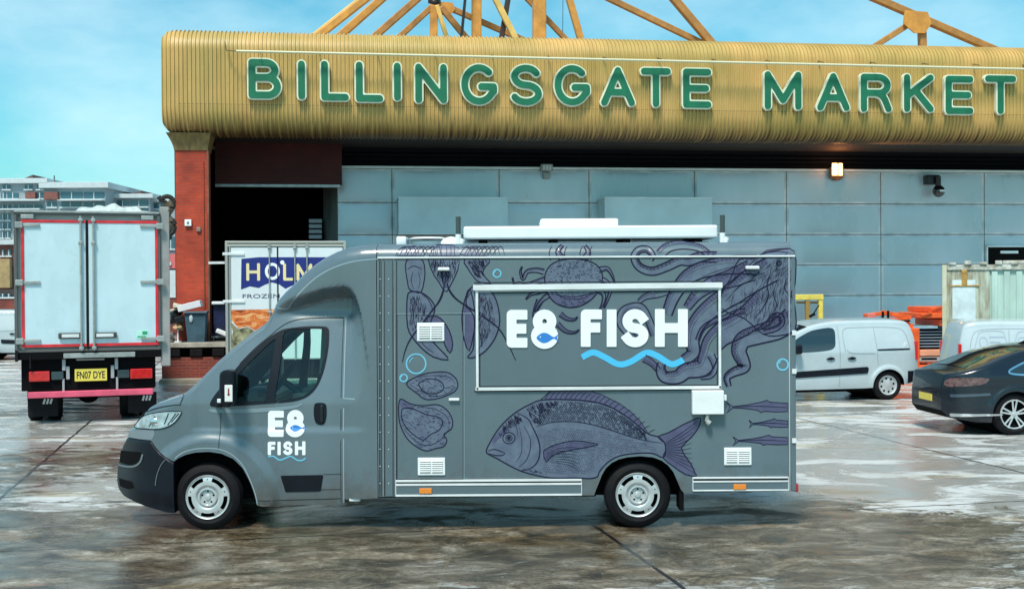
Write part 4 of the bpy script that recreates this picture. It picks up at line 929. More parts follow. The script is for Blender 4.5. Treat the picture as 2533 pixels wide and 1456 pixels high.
# ================================================================ GROUND
def ground_material():
    m = bpy.data.materials.new('wet_concrete'); m.use_nodes = True; n = m.node_tree.nodes; l = m.node_tree.links; b = n['Principled BSDF']
    t = n.new('ShaderNodeTexCoord')
    def math_(op, a, bb=None):
        x = n.new('ShaderNodeMath'); x.operation = op
        for i, v in enumerate((a, bb)):
            if v is None: continue
            if isinstance(v, (int, float)): x.inputs[i].default_value = v
            else: l.new(v, x.inputs[i])
        return x.outputs[0]
    def noise(scale, stretch=(1, 1, 1), det=8, rough=.6, dist=0., loc=(0, 0, 0)):
        mp_ = n.new('ShaderNodeMapping'); mp_.inputs['Scale'].default_value = stretch; mp_.inputs['Location'].default_value = loc; mp_.inputs['Rotation'].default_value = (0, 0, math.radians(-10))
        l.new(t.outputs['Object'], mp_.inputs[0]); z = n.new('ShaderNodeTexNoise'); z.inputs['Scale'].default_value = scale; z.inputs['Detail'].default_value = det; z.inputs['Roughness'].default_value = rough; z.inputs['Distortion'].default_value = dist
        l.new(mp_.outputs[0], z.inputs['Vector']); return z.outputs[0]
    def ramp(f, stops):
        r = n.new('ShaderNodeValToRGB'); e = r.color_ramp.elements
        while len(e) < len(stops): e.new(.5)
        for q, (p, c) in zip(e, stops): q.position = p; q.color = (*c, 1) if len(c) == 3 else c
        l.new(f, r.inputs[0]); return r.outputs[0]
    def mix(f, a, bb, blend='MIX'):
        x = n.new('ShaderNodeMix'); x.data_type = 'RGBA'; x.blend_type = blend
        if isinstance(f, (int, float)): x.inputs[0].default_value = f
        else: l.new(f, x.inputs[0])
        for i, v in ((6, a), (7, bb)):
            if isinstance(v, tuple): x.inputs[i].default_value = (*v, 1)
            else: l.new(v, x.inputs[i])
        return x.outputs[2]
    # slab grid
    mp_ = n.new('ShaderNodeMapping'); mp_.inputs['Rotation'].default_value = (0, 0, math.radians(-12.2)); l.new(t.outputs['Object'], mp_.inputs[0])
    wn = n.new('ShaderNodeTexNoise'); wn.inputs['Scale'].default_value = 1.5; l.new(t.outputs['Object'], wn.inputs['Vector'])
    sx = n.new('ShaderNodeSeparateXYZ'); l.new(mp_.outputs[0], sx.inputs[0])
    wob = math_('MULTIPLY', math_('SUBTRACT', wn.outputs[0], .5), .06)
    U0, V0 = 3.475+.03, 12.385
    gu = math_('DIVIDE', math_('SUBTRACT', math_('ADD', sx.outputs[0], wob), U0), 6.45); gv = math_('DIVIDE', math_('SUBTRACT', math_('ADD', sx.outputs[1], wob), V0), 5.6)
    du = math_('ABSOLUTE', math_('SUBTRACT', math_('FRACT', math_('ADD', gu, .5)), .5)); dv = math_('ABSOLUTE', math_('SUBTRACT', math_('FRACT', math_('ADD', gv, .5)), .5))
    ju = math_('LESS_THAN', du, .0035); jv = math_('LESS_THAN', dv, .0030); joint = math_('MAXIMUM', ju, jv)
    cb = n.new('ShaderNodeCombineXYZ'); l.new(math_('FLOOR', gu), cb.inputs[0]); l.new(math_('FLOOR', gv), cb.inputs[1])
    wh = n.new('ShaderNodeTexWhiteNoise'); wh.noise_dimensions = '2D'; l.new(cb.outputs[0], wh.inputs['Vector'])
    big = noise(.30, (1, 1.0, 1), 6, .55, .6, (3.1, .4, 0)); med = noise(2.4, (.8, 1.15, 1), 12, .74, .6, (1, 7, 0)); fine = noise(26, (1, 1, 1), 6, .7)
    base = ramp(med, [(.30, (.030, .024, .016)), (.42, (.075, .060, .038)), (.50, (.165, .138, .098)), (.58, (.26, .235, .195)), (.70, (.46, .46, .44))])
    tone = ramp(wh.outputs[0], [(0, (.62, .60, .56)), (1, (1.25, 1.22, 1.15))]); base = mix(.85, base, tone, 'MULTIPLY')
    grit = noise(140, (1, 1, 1), 3, .8); base = mix(.55, base, ramp(grit, [(.35, (.5, .5, .5)), (.65, (1.5, 1.5, 1.5))]), 'MULTIPLY')
    sp_ = ramp(fine, [(.35, (.45, .45, .45)), (.65, (1.5, 1.5, 1.5))]); base = mix(.7, base, sp_, 'MULTIPLY')
    # wet sheen painted as pale patches, mostly toward the right and far yard
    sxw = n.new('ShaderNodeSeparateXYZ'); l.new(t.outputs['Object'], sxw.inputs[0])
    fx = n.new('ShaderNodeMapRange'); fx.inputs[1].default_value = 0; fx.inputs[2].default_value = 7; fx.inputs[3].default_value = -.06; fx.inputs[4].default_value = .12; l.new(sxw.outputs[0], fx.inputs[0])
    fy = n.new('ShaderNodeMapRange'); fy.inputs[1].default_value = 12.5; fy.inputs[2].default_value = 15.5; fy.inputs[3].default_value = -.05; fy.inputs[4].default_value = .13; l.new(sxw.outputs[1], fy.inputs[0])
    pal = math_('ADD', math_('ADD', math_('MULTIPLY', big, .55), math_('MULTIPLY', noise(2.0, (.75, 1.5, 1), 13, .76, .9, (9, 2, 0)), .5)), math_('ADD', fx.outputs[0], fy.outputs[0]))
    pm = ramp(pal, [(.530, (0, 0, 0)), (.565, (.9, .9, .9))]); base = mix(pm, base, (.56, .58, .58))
    st_ = ramp(noise(.8, (.6, 1.6, 1), 5, .5, .5, (20, 3, 0)), [(.58, (1, 1, 1)), (.68, (.80, .66, .42))]); base = mix(.8, base, st_, 'MULTIPLY')
    # a few pinkish paint smudges
    pk = ramp(noise(1.1, (1, 2, 1), 4, .5, .3, (40, 11, 0)), [(.70, (0, 0, 0)), (.75, (.5, .5, .5))]); base = mix(pk, base, (.52, .25, .20))
    wet = noise(.9, (.7, 1.3, 1), 12, .70, .8, (5, 15, 0))
    wd = ramp(wet, [(.42, (1, 1, 1)), (.50, (.62, .60, .56))]); base = mix(.9, base, wd, 'MULTIPLY')
    base = mix(joint, base, (.012, .011, .010))
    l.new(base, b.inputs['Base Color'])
    rg = ramp(wet, [(.41, (.55, .55, .55)), (.47, (.30, .30, .30)), (.51, (.10, .10, .10)), (.58, (.035, .035, .035))]); l.new(rg, b.inputs['Roughness'])
    bp = n.new('ShaderNodeBump'); bp.inputs['Distance'].default_value = .012
    l.new(math_('MULTIPLY', fine, 1.0), bp.inputs['Height'])
    wb = ramp(wet, [(.42, (.6, .6, .6)), (.66, (.12, .12, .12))]); l.new(wb, bp.inputs['Strength']); l.new(bp.outputs[0], b.inputs['Normal'])
    b.inputs['Specular IOR Level'].default_value = .6
    return m
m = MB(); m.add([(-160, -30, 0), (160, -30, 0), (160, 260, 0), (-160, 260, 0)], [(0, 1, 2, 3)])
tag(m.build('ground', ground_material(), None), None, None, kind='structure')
# ================================================================ MARKET BUILDING
def brick_mat(name, c1, c2, mortar, axis='xz'):
    m = bpy.data.materials.new(name); m.use_nodes = True; n = m.node_tree.nodes; l = m.node_tree.links; b = n['Principled BSDF']
    t = n.new('ShaderNodeTexCoord'); s = n.new('ShaderNodeSeparateXYZ'); l.new(t.outputs['Object'], s.inputs[0]); a = n.new('ShaderNodeMath'); a.operation = 'ADD'; l.new(s.outputs[0], a.inputs[0]); l.new(s.outputs[1], a.inputs[1])
    c = n.new('ShaderNodeCombineXYZ'); l.new(a.outputs[0], c.inputs[0]); l.new(s.outputs[2], c.inputs[1])
    k = n.new('ShaderNodeTexBrick'); l.new(c.outputs[0], k.inputs['Vector']); k.inputs['Color1'].default_value = (*c1, 1); k.inputs['Color2'].default_value = (*c2, 1); k.inputs['Mortar'].default_value = (*mortar, 1)
    k.inputs['Scale'].default_value = 1.0; k.inputs['Brick Width'].default_value = .225; k.inputs['Row Height'].default_value = .078; k.inputs['Mortar Size'].default_value = .008; k.inputs['Bias'].default_value = -.2
    z = n.new('ShaderNodeTexNoise'); z.inputs['Scale'].default_value = 1.1; z.inputs['Detail'].default_value = 8; l.new(t.outputs['Object'], z.inputs['Vector'])
    r = n.new('ShaderNodeValToRGB'); r.color_ramp.elements[0].position = .3; r.color_ramp.elements[0].color = (.55, .5, .5, 1); r.color_ramp.elements[1].position = .7; r.color_ramp.elements[1].color = (1.2, 1.15, 1.1, 1); l.new(z.outputs[0], r.inputs[0])
    x = n.new('ShaderNodeMix'); x.data_type = 'RGBA'; x.blend_type = 'MULTIPLY'; x.inputs[0].default_value = .9; l.new(k.outputs[0], x.inputs[6]); l.new(r.outputs[0], x.inputs[7]); l.new(x.outputs[2], b.inputs['Base Color'])
    b.inputs['Roughness'].default_value = .8; bp = n.new('ShaderNodeBump'); bp.inputs['Strength'].default_value = .5; bp.inputs['Distance'].default_value = .01; l.new(k.outputs['Fac'], bp.inputs['Height']); bp.invert = True; l.new(bp.outputs[0], b.inputs['Normal'])
    return m
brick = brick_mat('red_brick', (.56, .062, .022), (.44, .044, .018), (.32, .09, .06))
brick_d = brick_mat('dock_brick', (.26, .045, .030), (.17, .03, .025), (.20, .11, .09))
def fascia_mat():
    m = bpy.data.materials.new('ochre_cladding'); m.use_nodes = True; n = m.node_tree.nodes; l = m.node_tree.links; b = n['Principled BSDF']
    t = n.new('ShaderNodeTexCoord'); mp_ = n.new('ShaderNodeMapping'); mp_.inputs['Scale'].default_value = (2.2, 1, .3); l.new(t.outputs['Object'], mp_.inputs[0])
    z = n.new('ShaderNodeTexNoise'); z.inputs['Scale'].default_value = 1.2; z.inputs['Detail'].default_value = 9; z.inputs['Roughness'].default_value = .65; l.new(mp_.outputs[0], z.inputs['Vector'])
    r = n.new('ShaderNodeValToRGB'); e = r.color_ramp.elements; e[0].position = .28; e[0].color = (.47, .31, .10, 1); e[1].position = .50; e[1].color = (.55, .365, .125, 1); q = e.new(.72); q.color = (.61, .415, .155, 1)
    l.new(z.outputs[0], r.inputs[0])
    z2 = n.new('ShaderNodeTexNoise'); z2.inputs['Scale'].default_value = .5; z2.inputs['Detail'].default_value = 5; l.new(t.outputs['Object'], z2.inputs['Vector'])
    r2 = n.new('ShaderNodeValToRGB'); r2.color_ramp.elements[0].position = .35; r2.color_ramp.elements[0].color = (.78, .84, .72, 1); r2.color_ramp.elements[1].position = .65; r2.color_ramp.elements[1].color = (1.08, 1.02, 1, 1); l.new(z2.outputs[0], r2.inputs[0])
    x = n.new('ShaderNodeMix'); x.data_type = 'RGBA'; x.blend_type = 'MULTIPLY'; x.inputs[0].default_value = 1; l.new(r.outputs[0], x.inputs[6]); l.new(r2.outputs[0], x.inputs[7])
    # drip-edge grime and the lower curve's shade, both darkened into the colour, ragged streaks
    s = n.new('ShaderNodeSeparateXYZ'); l.new(t.outputs['Object'], s.inputs[0]); mp3 = n.new('ShaderNodeMapping'); mp3.inputs['Scale'].default_value = (9, 0, .3); l.new(t.outputs['Object'], mp3.inputs[0])
    z3 = n.new('ShaderNodeTexNoise'); z3.inputs['Scale'].default_value = 1; z3.inputs['Detail'].default_value = 6; l.new(mp3.outputs[0], z3.inputs['Vector'])
    a = n.new('ShaderNodeMath'); a.operation = 'MULTIPLY_ADD'; a.inputs[1].default_value = -.9; l.new(z3.outputs[0], a.inputs[0]); l.new(s.outputs[2], a.inputs[2])
    mr = n.new('ShaderNodeMapRange'); mr.inputs[1].default_value = ZB_+.30-.45; mr.inputs[2].default_value = ZB_-.05-.45; l.new(a.outputs[0], mr.inputs[0])
    y = n.new('ShaderNodeMix'); y.data_type = 'RGBA'; l.new(mr.outputs[0], y.inputs[0]); l.new(x.outputs[2], y.inputs[6]); y.inputs[7].default_value = (.10, .055, .018, 1)
    l.new(y.outputs[2], b.inputs['Base Color']); b.inputs['Roughness'].default_value = .48; return m
FM = Frame((-9.526, 33.0), 7.7)
ZT_ = FM.z(470, 77, .6); ZTF = FM.z(470, 122, 0); ZBF = FM.z(470, 262, 0); ZB_ = FM.z(520, 333, .55)
ochre = fascia_mat(); ochre_dk = mat('shaded_soffit', (.018, .014, .010), .8, var=.3)  # soffit near-black: the overhang's shade is put into its colour
clad = mat('grey_blue_cladding', (.44, .55, .60), rough=.30, metal=.15, color2=(.56, .66, .74), vscale=.6, stretch=(1, 1, .35), bump=.25, bscale=1.1, rvar=.06, coat=.2, detail=3)
darkm = mat('shaded_louvre', (.006, .008, .014), rough=.8, spec=.2); black = mat('unlit_interior', (.006, .006, .006), rough=.95, spec=.1)  # louvre colour carries the deep shade under the fascia
steelg = mat('galvanised_steel', (.36, .38, .37), rough=.45, metal=.4, var=.2, vscale=6)
market = thing('market_building', 'long market hall with a corrugated ochre fascia, brick pillar and grey panelled wall', 'building', FM)
TW = 3.6; S_END = 34.0
prof = [(7.0, ZT_), (.78, ZT_)]
for k in range(1, 10): a = PI/2*k/10; prof.append((.78-.78*math.sin(a), ZT_-(ZT_-ZTF)*(1-math.cos(a))))
prof += [(0, ZTF), (0, (ZTF+ZBF)/2), (0, ZBF)]
for k in range(1, 10): a = PI/2*k/10; prof.append((.60*(1-math.cos(a)), ZBF-(ZBF-ZB_)*math.sin(a)))
prof += [(.75, ZB_), (1.1, ZB_)]
nr = []
for i, p in enumerate(prof):
    q0, q1 = prof[max(0, i-1)], prof[min(len(prof)-1, i+1)]; dx, dz = q1[0]-q0[0], q1[1]-q0[1]; l_ = math.hypot(dx, dz); nr.append((dz/l_, -dx/l_))
samples = []; s_ = .0; pitch = .112
while s_ < S_END: samples += [(s_, 0), (s_+.016, 1), (s_+.044, 1), (s_+.060, 0)]; s_ += pitch
m = MB(); V = []
rr_ = .42
for s_, d in samples:
    dz_ = rr_-math.sqrt(max(0, rr_**2-(rr_-s_)**2)) if s_ < rr_ else 0
    for (t_, z_), (nx_, nz_) in zip(prof, nr):
        zc = z_+nz_*d*.042; zc = min(zc, ZT_+.034-dz_); lift = dz_*1.1+ (0 if s_ > 1.0 else 0); zc = max(zc, ZB_-.034+lift)
        V.append((s_+.0, t_+nx_*d*.042+dz_*.6, zc))
k = len(prof)
m.add(V, [(i*k+j, i*k+j+1, (i+1)*k+j+1, (i+1)*k+j) for i in range(len(samples)-1) for j in range(k-1)], 0, True)
m.add(V[:k], [tuple(range(k))]); m.build('fascia', ochre, market, angle=28, recalc=True)
m = MB(); m.box(.3, S_END, .55, 1.0, ZBF-.03+.015*0-.0, ZBF+.0, 0) if False else None
m = MB(); pz = FM.z(600, 263, 0)
m.box(.45, S_END, -.040, -.036, ZBF+.045, ZBF+.055, 0); m.build('fascia_joint', mat('brown_joint', (.10, .065, .03), .8), market)
# soffit, roof deck, end walls
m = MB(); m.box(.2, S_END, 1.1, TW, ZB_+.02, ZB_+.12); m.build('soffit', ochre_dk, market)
m = MB(); m.box(.1, S_END, 7.0, 32, ZT_-.3, ZT_); m.build('roof_deck', mat('roof_grey', (.15, .15, .15), .8), market)
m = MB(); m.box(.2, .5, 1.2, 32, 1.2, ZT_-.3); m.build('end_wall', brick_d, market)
# capital and pillar
s0, s1 = FM.u(434, 450, .5), FM.u(512, 450, .5); zc0, zc1 = FM.z(470, 372, .5), ZB_+.02
m = MB()
def capr(z, f): return [(s0-.20*f-.03, .47-.16*f, z), (s1+.10*f+.03, .47-.16*f, z), (s1+.10*f+.03, 1.35+.1*f, z), (s0-.20*f-.03, 1.35+.1*f, z)]
lv = [capr(zc0+(zc1-zc0)*q, q**1.5) for q in (0, .25, .5, .75, 1)]
m.add([p for r_ in lv for p in r_], [(i*4+j, i*4+(j+1) % 4, (i+1)*4+(j+1) % 4, (i+1)*4+j) for i in range(4) for j in range(4)]+[(3, 2, 1, 0), (16, 17, 18, 19)])
m.build('pillar_capital', mat('ochre_capital', (.22, .14, .045), .6, var=.35, vscale=2.5, stretch=(4, 4, .5)), market)
ZD = FM.z(480, 849, -1.2)
m = MB(); m.box(s0, s1, .5, 1.35, ZD, zc0); m.build('brick_pillar', brick, market)
m = MB(); m.box(s1, s1+.055, .42, .55, ZD, zc0-.02, .004); m.box(s1-.10, s1-.085, .47, .5, ZD+.9, zc0-.3); m.build('pillar_edge_guard', mat('rusty_steel', (.22, .08, .045), .6, var=.3), market)
# wall of grey panels
xw = FM.u(835, 600, TW); ztw = FM.z(1266, 419, TW)
joints = [835, 970, 1235, 1457, 1718, 1945, 2178, 2434]; sj = [FM.u(p, 600, TW) for p in joints]; sj += [sj[-1]+2.95*q for q in (1, 2, 3)]+[S_END-.3]
zj = [ztw]+[FM.z(1266, y, TW) for y in (502, 580.5, 658.5, 737, 815, 893)]+[0.0]
m = MB(); random.seed(3)
for i in range(len(sj)-1):
    for j in range(len(zj)-1):
        a, b_, c, d = sj[i]+.012, sj[i+1]-.012, zj[j+1]+.012, zj[j]-.012
        if d-c < .15: continue
        bl = random.uniform(.010, .026); tx, tz = random.uniform(-.006, .006), random.uniform(-.008, .008); ph = random.uniform(0, 6)
        def pf(u, v, a=a, b_=b_, c=c, d=d, bl=bl, tx=tx, tz=tz, ph=ph):
            uu, vv = 2*u-1, 2*v-1; ed = (1-uu**6)*(1-vv**6)
            dd = bl*(1-uu*uu)*(1-vv*vv)+.012*ed+tx*uu*ed+tz*vv*ed+.004*math.sin(u*7+ph)*math.sin(v*3+ph)*ed
            return (a+(b_-a)*u, TW-dd, c+(d-c)*v)
        us = [0, .010, .022]+[.022+.956*q/18 for q in range(1, 18)]+[.978, .990, 1]; vs_ = [0, .030, .06]+[.06+.88*q/8 for q in range(1, 8)]+[.94, .970, 1]
        Vp = [pf(u, v) for u in us for v in vs_]; nv = len(vs_); Fi = []; Fe = []
        for a_ in range(len(us)-1):
            for b2 in range(nv-1):
                q = (a_*nv+b2, (a_+1)*nv+b2, (a_+1)*nv+b2+1, a_*nv+b2+1)
                (Fe if (a_ < 2 or b2 < 2 or a_ >= len(us)-3 or b2 >= nv-3) else Fi).append(q)
        b0 = len(m.v); m.add(Vp, Fi, 0, True); m.f += [tuple(b0+k_ for k_ in q) for q in Fe]; m.m += [1]*len(Fe); m.sm += [True]*len(Fe)
m.build('wall_panel', [clad, mat('panel_edge_halo', (.40, .50, .54), .4, color2=(.78, .82, .84), vscale=1.7)], market, recalc=False)  # bright halo along panel edges, painted as a paler colour
m = MB(); m.box(xw, sj[-1], TW+.003, TW+.25, 0, ztw-.01); m.build('wall', mat('joint_shadow_grey', (.07, .09, .10), .7), market)
m = MB(); m.box(xw-.02, sj[-1], TW-.035, TW+.2, ztw, ztw+.075, .006); m.build('wall_coping', alu, market)
m = MB(); m.box(xw-.3, sj[-1], TW+.35, TW+.45, ztw, ZB_+.3)
zz = ztw+.12
while zz < ZB_: m.obox(((xw+sj[-1])/2, TW+.30, zz), Matrix.Rotation(.7, 3, 'X'), (sj[-1]-xw)/2, .06, .006); zz += .13
m.build('louvre_band', darkm, market)
# reveal beside the opening
ax, bx = FM.u(800, 600, TW+1.3), xw
m = MB(); m.add([(bx, TW, ZD), (bx, TW, ztw), (ax, TW+1.3, ztw), (ax, TW+1.3, ZD)], [(0, 1, 2, 3)]); m.add([(bx, TW+.003, ZD), (bx, TW+.003, ztw), (ax, TW+1.33, ztw), (ax, TW+1.33, ZD)], [(3, 2, 1, 0)])
m.build('opening_reveal', mat('grubby_grey', (.24, .26, .25), .6, var=.3, vscale=2, stretch=(1, 1, .3)), market, recalc=False)
# lintel and loading bay
zl = FM.z(650, 463, 2.6)
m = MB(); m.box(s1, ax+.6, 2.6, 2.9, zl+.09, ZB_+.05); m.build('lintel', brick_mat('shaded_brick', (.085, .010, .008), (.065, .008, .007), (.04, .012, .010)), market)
m = MB(); m.box(s1, ax+.55, 2.56, 2.7, zl, zl+.085, .006); m.build('lintel_beam', steelg, market)
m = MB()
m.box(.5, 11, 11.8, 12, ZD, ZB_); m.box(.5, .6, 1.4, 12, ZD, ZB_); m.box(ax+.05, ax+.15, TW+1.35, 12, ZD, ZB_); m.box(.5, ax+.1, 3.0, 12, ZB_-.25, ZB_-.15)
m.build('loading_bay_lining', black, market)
# loading dock
dl, dr = FM.u(400, 900, -1.25), FM.u(640, 900, -1.25)
dock = thing('loading_dock', 'raised brick loading dock with a steel edge beam in front of the brick pillar', 'loading dock', FM)
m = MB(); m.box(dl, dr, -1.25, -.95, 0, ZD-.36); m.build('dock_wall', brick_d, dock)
m = MB(); m.box(dl, dr, -1.32, -1.20, ZD-.10, ZD+.03, .01); m.build('edge_beam', mat('worn_edge_beam', (.42, .40, .34), .6, var=.3, vscale=3), dock)
m = MB(); m.box(dl, 12.2, -1.2, 12, ZD-.10, ZD); m.build('dock_floor', mat('dirty_concrete', (.085, .07, .055), .8, var=.35, vscale=2), dock)
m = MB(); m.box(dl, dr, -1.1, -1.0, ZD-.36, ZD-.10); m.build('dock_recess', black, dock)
for k in range(3):
    m = MB(); x = FM.u(425+k*55, 870, -1.2); m.box(x-.1, x+.22, -1.3, -1.1, ZD-.34, ZD-.14, .02); m.build('dock_buffer', rubber, dock)
m = MB(); a = FM.u(412, 940, -1.25)
for k in range(2): m.box(dl, dr, -1.75+k*.25, -1.25, .0, .10+.001*k, .01) if k == 0 else None
m.build('dock_kerb', mat('pale_kerb', (.30, .27, .22), .8, var=.2), dock)
# sign: green letters with cream outline
sign = thing('market_sign', 'green cream-edged letters spelling BILLINGSGATE MARKET on the ochre fascia', 'sign', FM)
green = mat('green_letter', (.002, .140, .066), rough=.6, var=.18, vscale=2.2, stretch=(1, 1, .6)); cream = mat('cream_outline', (.74, .76, .58), rough=.5, var=.1)
LET = [('B', 610, 697, 143, 247), ('I', 732, 758, 147, 249), ('L', 790, 865, 148, 252), ('L', 876, 950, 150, 255), ('I', 969, 995, 152, 252), ('N', 1023, 1108, 155, 258), ('G', 1137, 1232, 156, 262), ('S', 1258, 1343, 157, 264), ('G', 1368, 1462, 158, 264), ('A', 1483, 1573, 163, 265), ('T', 1582, 1662, 165, 268), ('E', 1686, 1762, 167, 270), ('M', 1888, 1985, 174, 274), ('A', 2018, 2104, 178, 277), ('R', 2126, 2208, 180, 280), ('K', 2233, 2312, 181, 280), ('E', 2336, 2410, 185, 285), ('T', 2434, 2516, 184, 285)]
for ch, x0, x1, y0, y1 in LET:
    t0 = -.20; a, c = FM.u(x0, y0, t0), FM.u(x1, y0, t0); zt_ = FM.z((x0+x1)/2, y0, t0); zb_ = FM.z((x0+x1)/2, y1, t0); r_ = .094
    m = MB(); mp_ = lambda u, v, d: (u, -d, v)
    g = .040; 
    add_shape(m, glyph(ch, a, c, zb_, zt_, r_+g-.0, 0, step=.034), mp_, .05, .17, 1)
    add_shape(m, glyph(ch, a+g, c-g, zb_+g, zt_-g, r_-.003, 0, step=.030), mp_, .17, .195, 0)
    m.build('letter', [green, cream], sign)
m = MB(); p0 = FM.P(584, 127, -.42); p1 = FM.P(2532, 171.5, -.42); dd = (p1[0]-p0[0]); p2 = (p0[0]+dd*1.15, -.42, p0[2]+(p1[2]-p0[2])*1.15)
m.cyl(p0, p2, .034, n=12); m.build('sign_light_rail', mat('cream_rail', (.66, .62, .42), .45), sign)
m = MB(); x = p0[0]+.6
while x < S_END-2: m.bar((x, -.42, p0[2]), (x, .02, p0[2]+.12), .022); x += 1.6
m.bar((p0[0]-.32, -.2, p0[2]+.30), (p0[0]-.28, -.2, p0[2]+.05), .03); m.bar((p0[0]-.28, -.2, p0[2]+.05), (p0[0], -.42, p0[2]), .025)
m.build('rail_bracket', mat('brown_bracket', (.16, .10, .04), .6), sign)
# canopy boxes over the shutters
for x0, x1, yt_, pr, lb in ((985, 1256, 490, 1.1, 'left'), (1495, 1761, 490, 1.1, 'right')):
    tf = TW-pr; a, b_ = FM.u(x0, 500, tf), FM.u(x1, 500, tf); z1, z0 = FM.z((x0+x1)/2, yt_, tf), FM.z((x0+x1)/2, 577, tf)
    o = thing('shutter_canopy', 'grey boxed canopy on the panelled wall, the %s of the two' % lb, 'canopy', FM, group='grey canopy boxes on the panelled wall')
    m = MB(); m.box(a, b_, tf, TW-.04, z0, z1, .012); m.build('canopy_box', mat('canopy_grey_green', (.50, .63, .66), .45, var=.1, vscale=.9), o)
    m = MB(); m.box(a-.015, b_+.015, tf-.02, TW-.05, z1, z1+.03, .005); m.box(a-.01, b_+.01, tf-.012, tf+.05, z0-.03, z0, .004); m.build('canopy_flashing', alu, o)
# wall fittings
def at_wall(px, py, t=TW-.04): return FM.P(px, py, t)
o = thing('bulkhead_lamp', 'unlit grey bulkhead lamp on the wall top above the food truck', 'wall lamp', FM); p = at_wall(1350, 426)
m = MB(); m.box(p[0]-.19, p[0]+.19, TW-.26, TW-.04, p[2]+.02, p[2]+.24, .03); m.box(p[0]-.12, p[0]+.12, TW-.2, TW-.04, p[2]-.22, p[2]+.0, .05); m.build('housing', mat('weathered_grey', (.30, .33, .32), .5, var=.3, vscale=8), o)
m = MB()
for k in range(-1, 2): m.box(p[0]+k*.1-.03, p[0]+k*.1+.03, TW-.272, TW-.255, p[2]+.05, p[2]+.20, .004)
m.build('lens', mat('frosted_lens', (.6, .66, .66), .25), o)
o = thing('flood_lamp', 'lit warm orange security lamp mounted at the top of the grey wall', 'wall lamp', FM); p = at_wall(2065, 426)
m = MB(); m.box(p[0]-.22, p[0]+.22, TW-.20, TW-.04, p[2]-.22, p[2]+.16, .04); m.cyl((p[0], TW-.16, p[2]-.27), (p[0], TW-.16, p[2]-.20), .12); m.build('housing', mat('lamp_bronze', (.25, .12, .05), .5), o)
em = mat('lit_lamp', (1, .46, .14), emit=5.)
m = MB(); m.box(p[0]-.17, p[0]+.01, TW-.225, TW-.19, p[2]-.12, p[2]+.27, .02); m.box(p[0]+.04, p[0]+.18, TW-.225, TW-.19, p[2]-.12, p[2]+.27, .02); m.build('lit_lens', em, o)
ld = bpy.data.lights.new('lamp_glow', 'POINT'); ld.energy = 14; ld.color = (1, .35, .12); ld.shadow_soft_size = .12
lo = bpy.data.objects.new('lamp_glow', ld); col.objects.link(lo); lo.parent = o; lo.location = (p[0], TW-.36, p[2]+.25)
o = thing('security_camera', 'black dome security camera hanging from a bracket on the grey wall', 'camera', FM); p = at_wall(2300, 462)
m = MB(); m.box(p[0]-.24, p[0]+.18, TW-.35, TW-.04, p[2]+.06, p[2]+.36, .01); m.cyl((p[0]+.08, TW-.42, p[2]+.30), (p[0]+.08, TW-.42, p[2]-.05), .09); m.build('bracket', mat('camera_black', (.008, .009, .012), .4), o)
m = MB(); m.sphere((p[0]+.10, TW-.42, p[2]-.17), .20, 12); m.build('dome', mat('camera_dome', (.006, .007, .012), .12, coat=1), o)
m = MB(); m.box(p[0]+.04, p[0]+.22, TW-.63, TW-.60, p[2]-.20, p[2]-.14, .008); m.build('label_plate', whitep, o)
o = thing('wall_hatch', 'dark strip opening with a white tube lamp at the right edge', 'opening', FM)
a, b_ = FM.P(2442, 648, TW-.05), FM.P(2600, 611, TW-.05)
m = MB(); m.box(a[0], b_[0], TW-.06, TW-.03, a[2]-.2, b_[2], .0); m.build('dark_opening', black, o)
m = MB(); p = FM.P(2474, 623, TW-.1); m.box(p[0], p[0]+.62, TW-.12, TW-.07, p[2]-.05, p[2]+.04, .01); m.build('tube_lamp', whitep, o)
m = MB(); m.box(a[0]-.05, a[0], TW-.08, TW-.03, a[2]-.2, b_[2]+.05); m.box(a[0]-.05, b_[0], TW-.08, TW-.03, b_[2], b_[2]+.05); m.build('frame', alu, o)
# small signs on the pillar
o = thing('pillar_notice', 'small square white notice box on the red brick pillar', 'notice', FM); p = FM.P(465, 551, .45)
m = MB(); m.box(p[0]-.09, p[0]+.09, .43, .499, p[2]-.09, p[2]+.09, .01); m.build('notice_plate', whitep, o)
m = MB(); m.box(p[0]-.03, p[0]+.03, .424, .429, p[2]-.04, p[2]+.03, .001); m.build('notice_mark', mat('grey_print', (.2, .2, .2), .6), o)
m = MB(); p = FM.P(491, 567, .46); m.box(p[0]-.06, p[0]+.06, .44, .499, p[2]-.07, p[2]+.06, .02); o = m.build('alarm_box', mat('brown_grey_box', (.28, .18, .15), .5), None); at_frame(o, FM); tag(o, 'small brown junction box on the pillar right of the white notice', 'junction box')
# ================================================================ ROOF STEELWORK
steel_o = mat('orange_steel', (.60, .27, .045), .45, var=.25, vscale=2.5, coat=.2); steel_l = mat('yellow_steel', (.72, .48, .14), .45, var=.15); steel_b = mat('brown_steel', (.40, .19, .05), .5, var=.25); steel_k = mat('black_rod', (.015, .013, .012), .5)
def strut(mb, x0, y0, x1, y1, w, t0, t1=None, mi=0, up=0., dn=1.):
    """steel member seen between two survey points; runs on to the roof deck below and to its node above"""
    t1 = t0 if t1 is None else t1; a = Vector(FM.P(x0, y0, t0)); b = Vector(FM.P(x1, y1, t1)); 
    if a.z < b.z: a, b = b, a
    d = (b-a).normalized(); k = max(0, (b.z-(ZT_-.05))/max(.05, -d.z)) if dn else 0
    b2 = b+d*k; a2 = a-d*up; r_ = w/90./2*(33+t0)/33; mb.bar(a2, b2, 2*r_, 2*r_, r_*.25, mi)
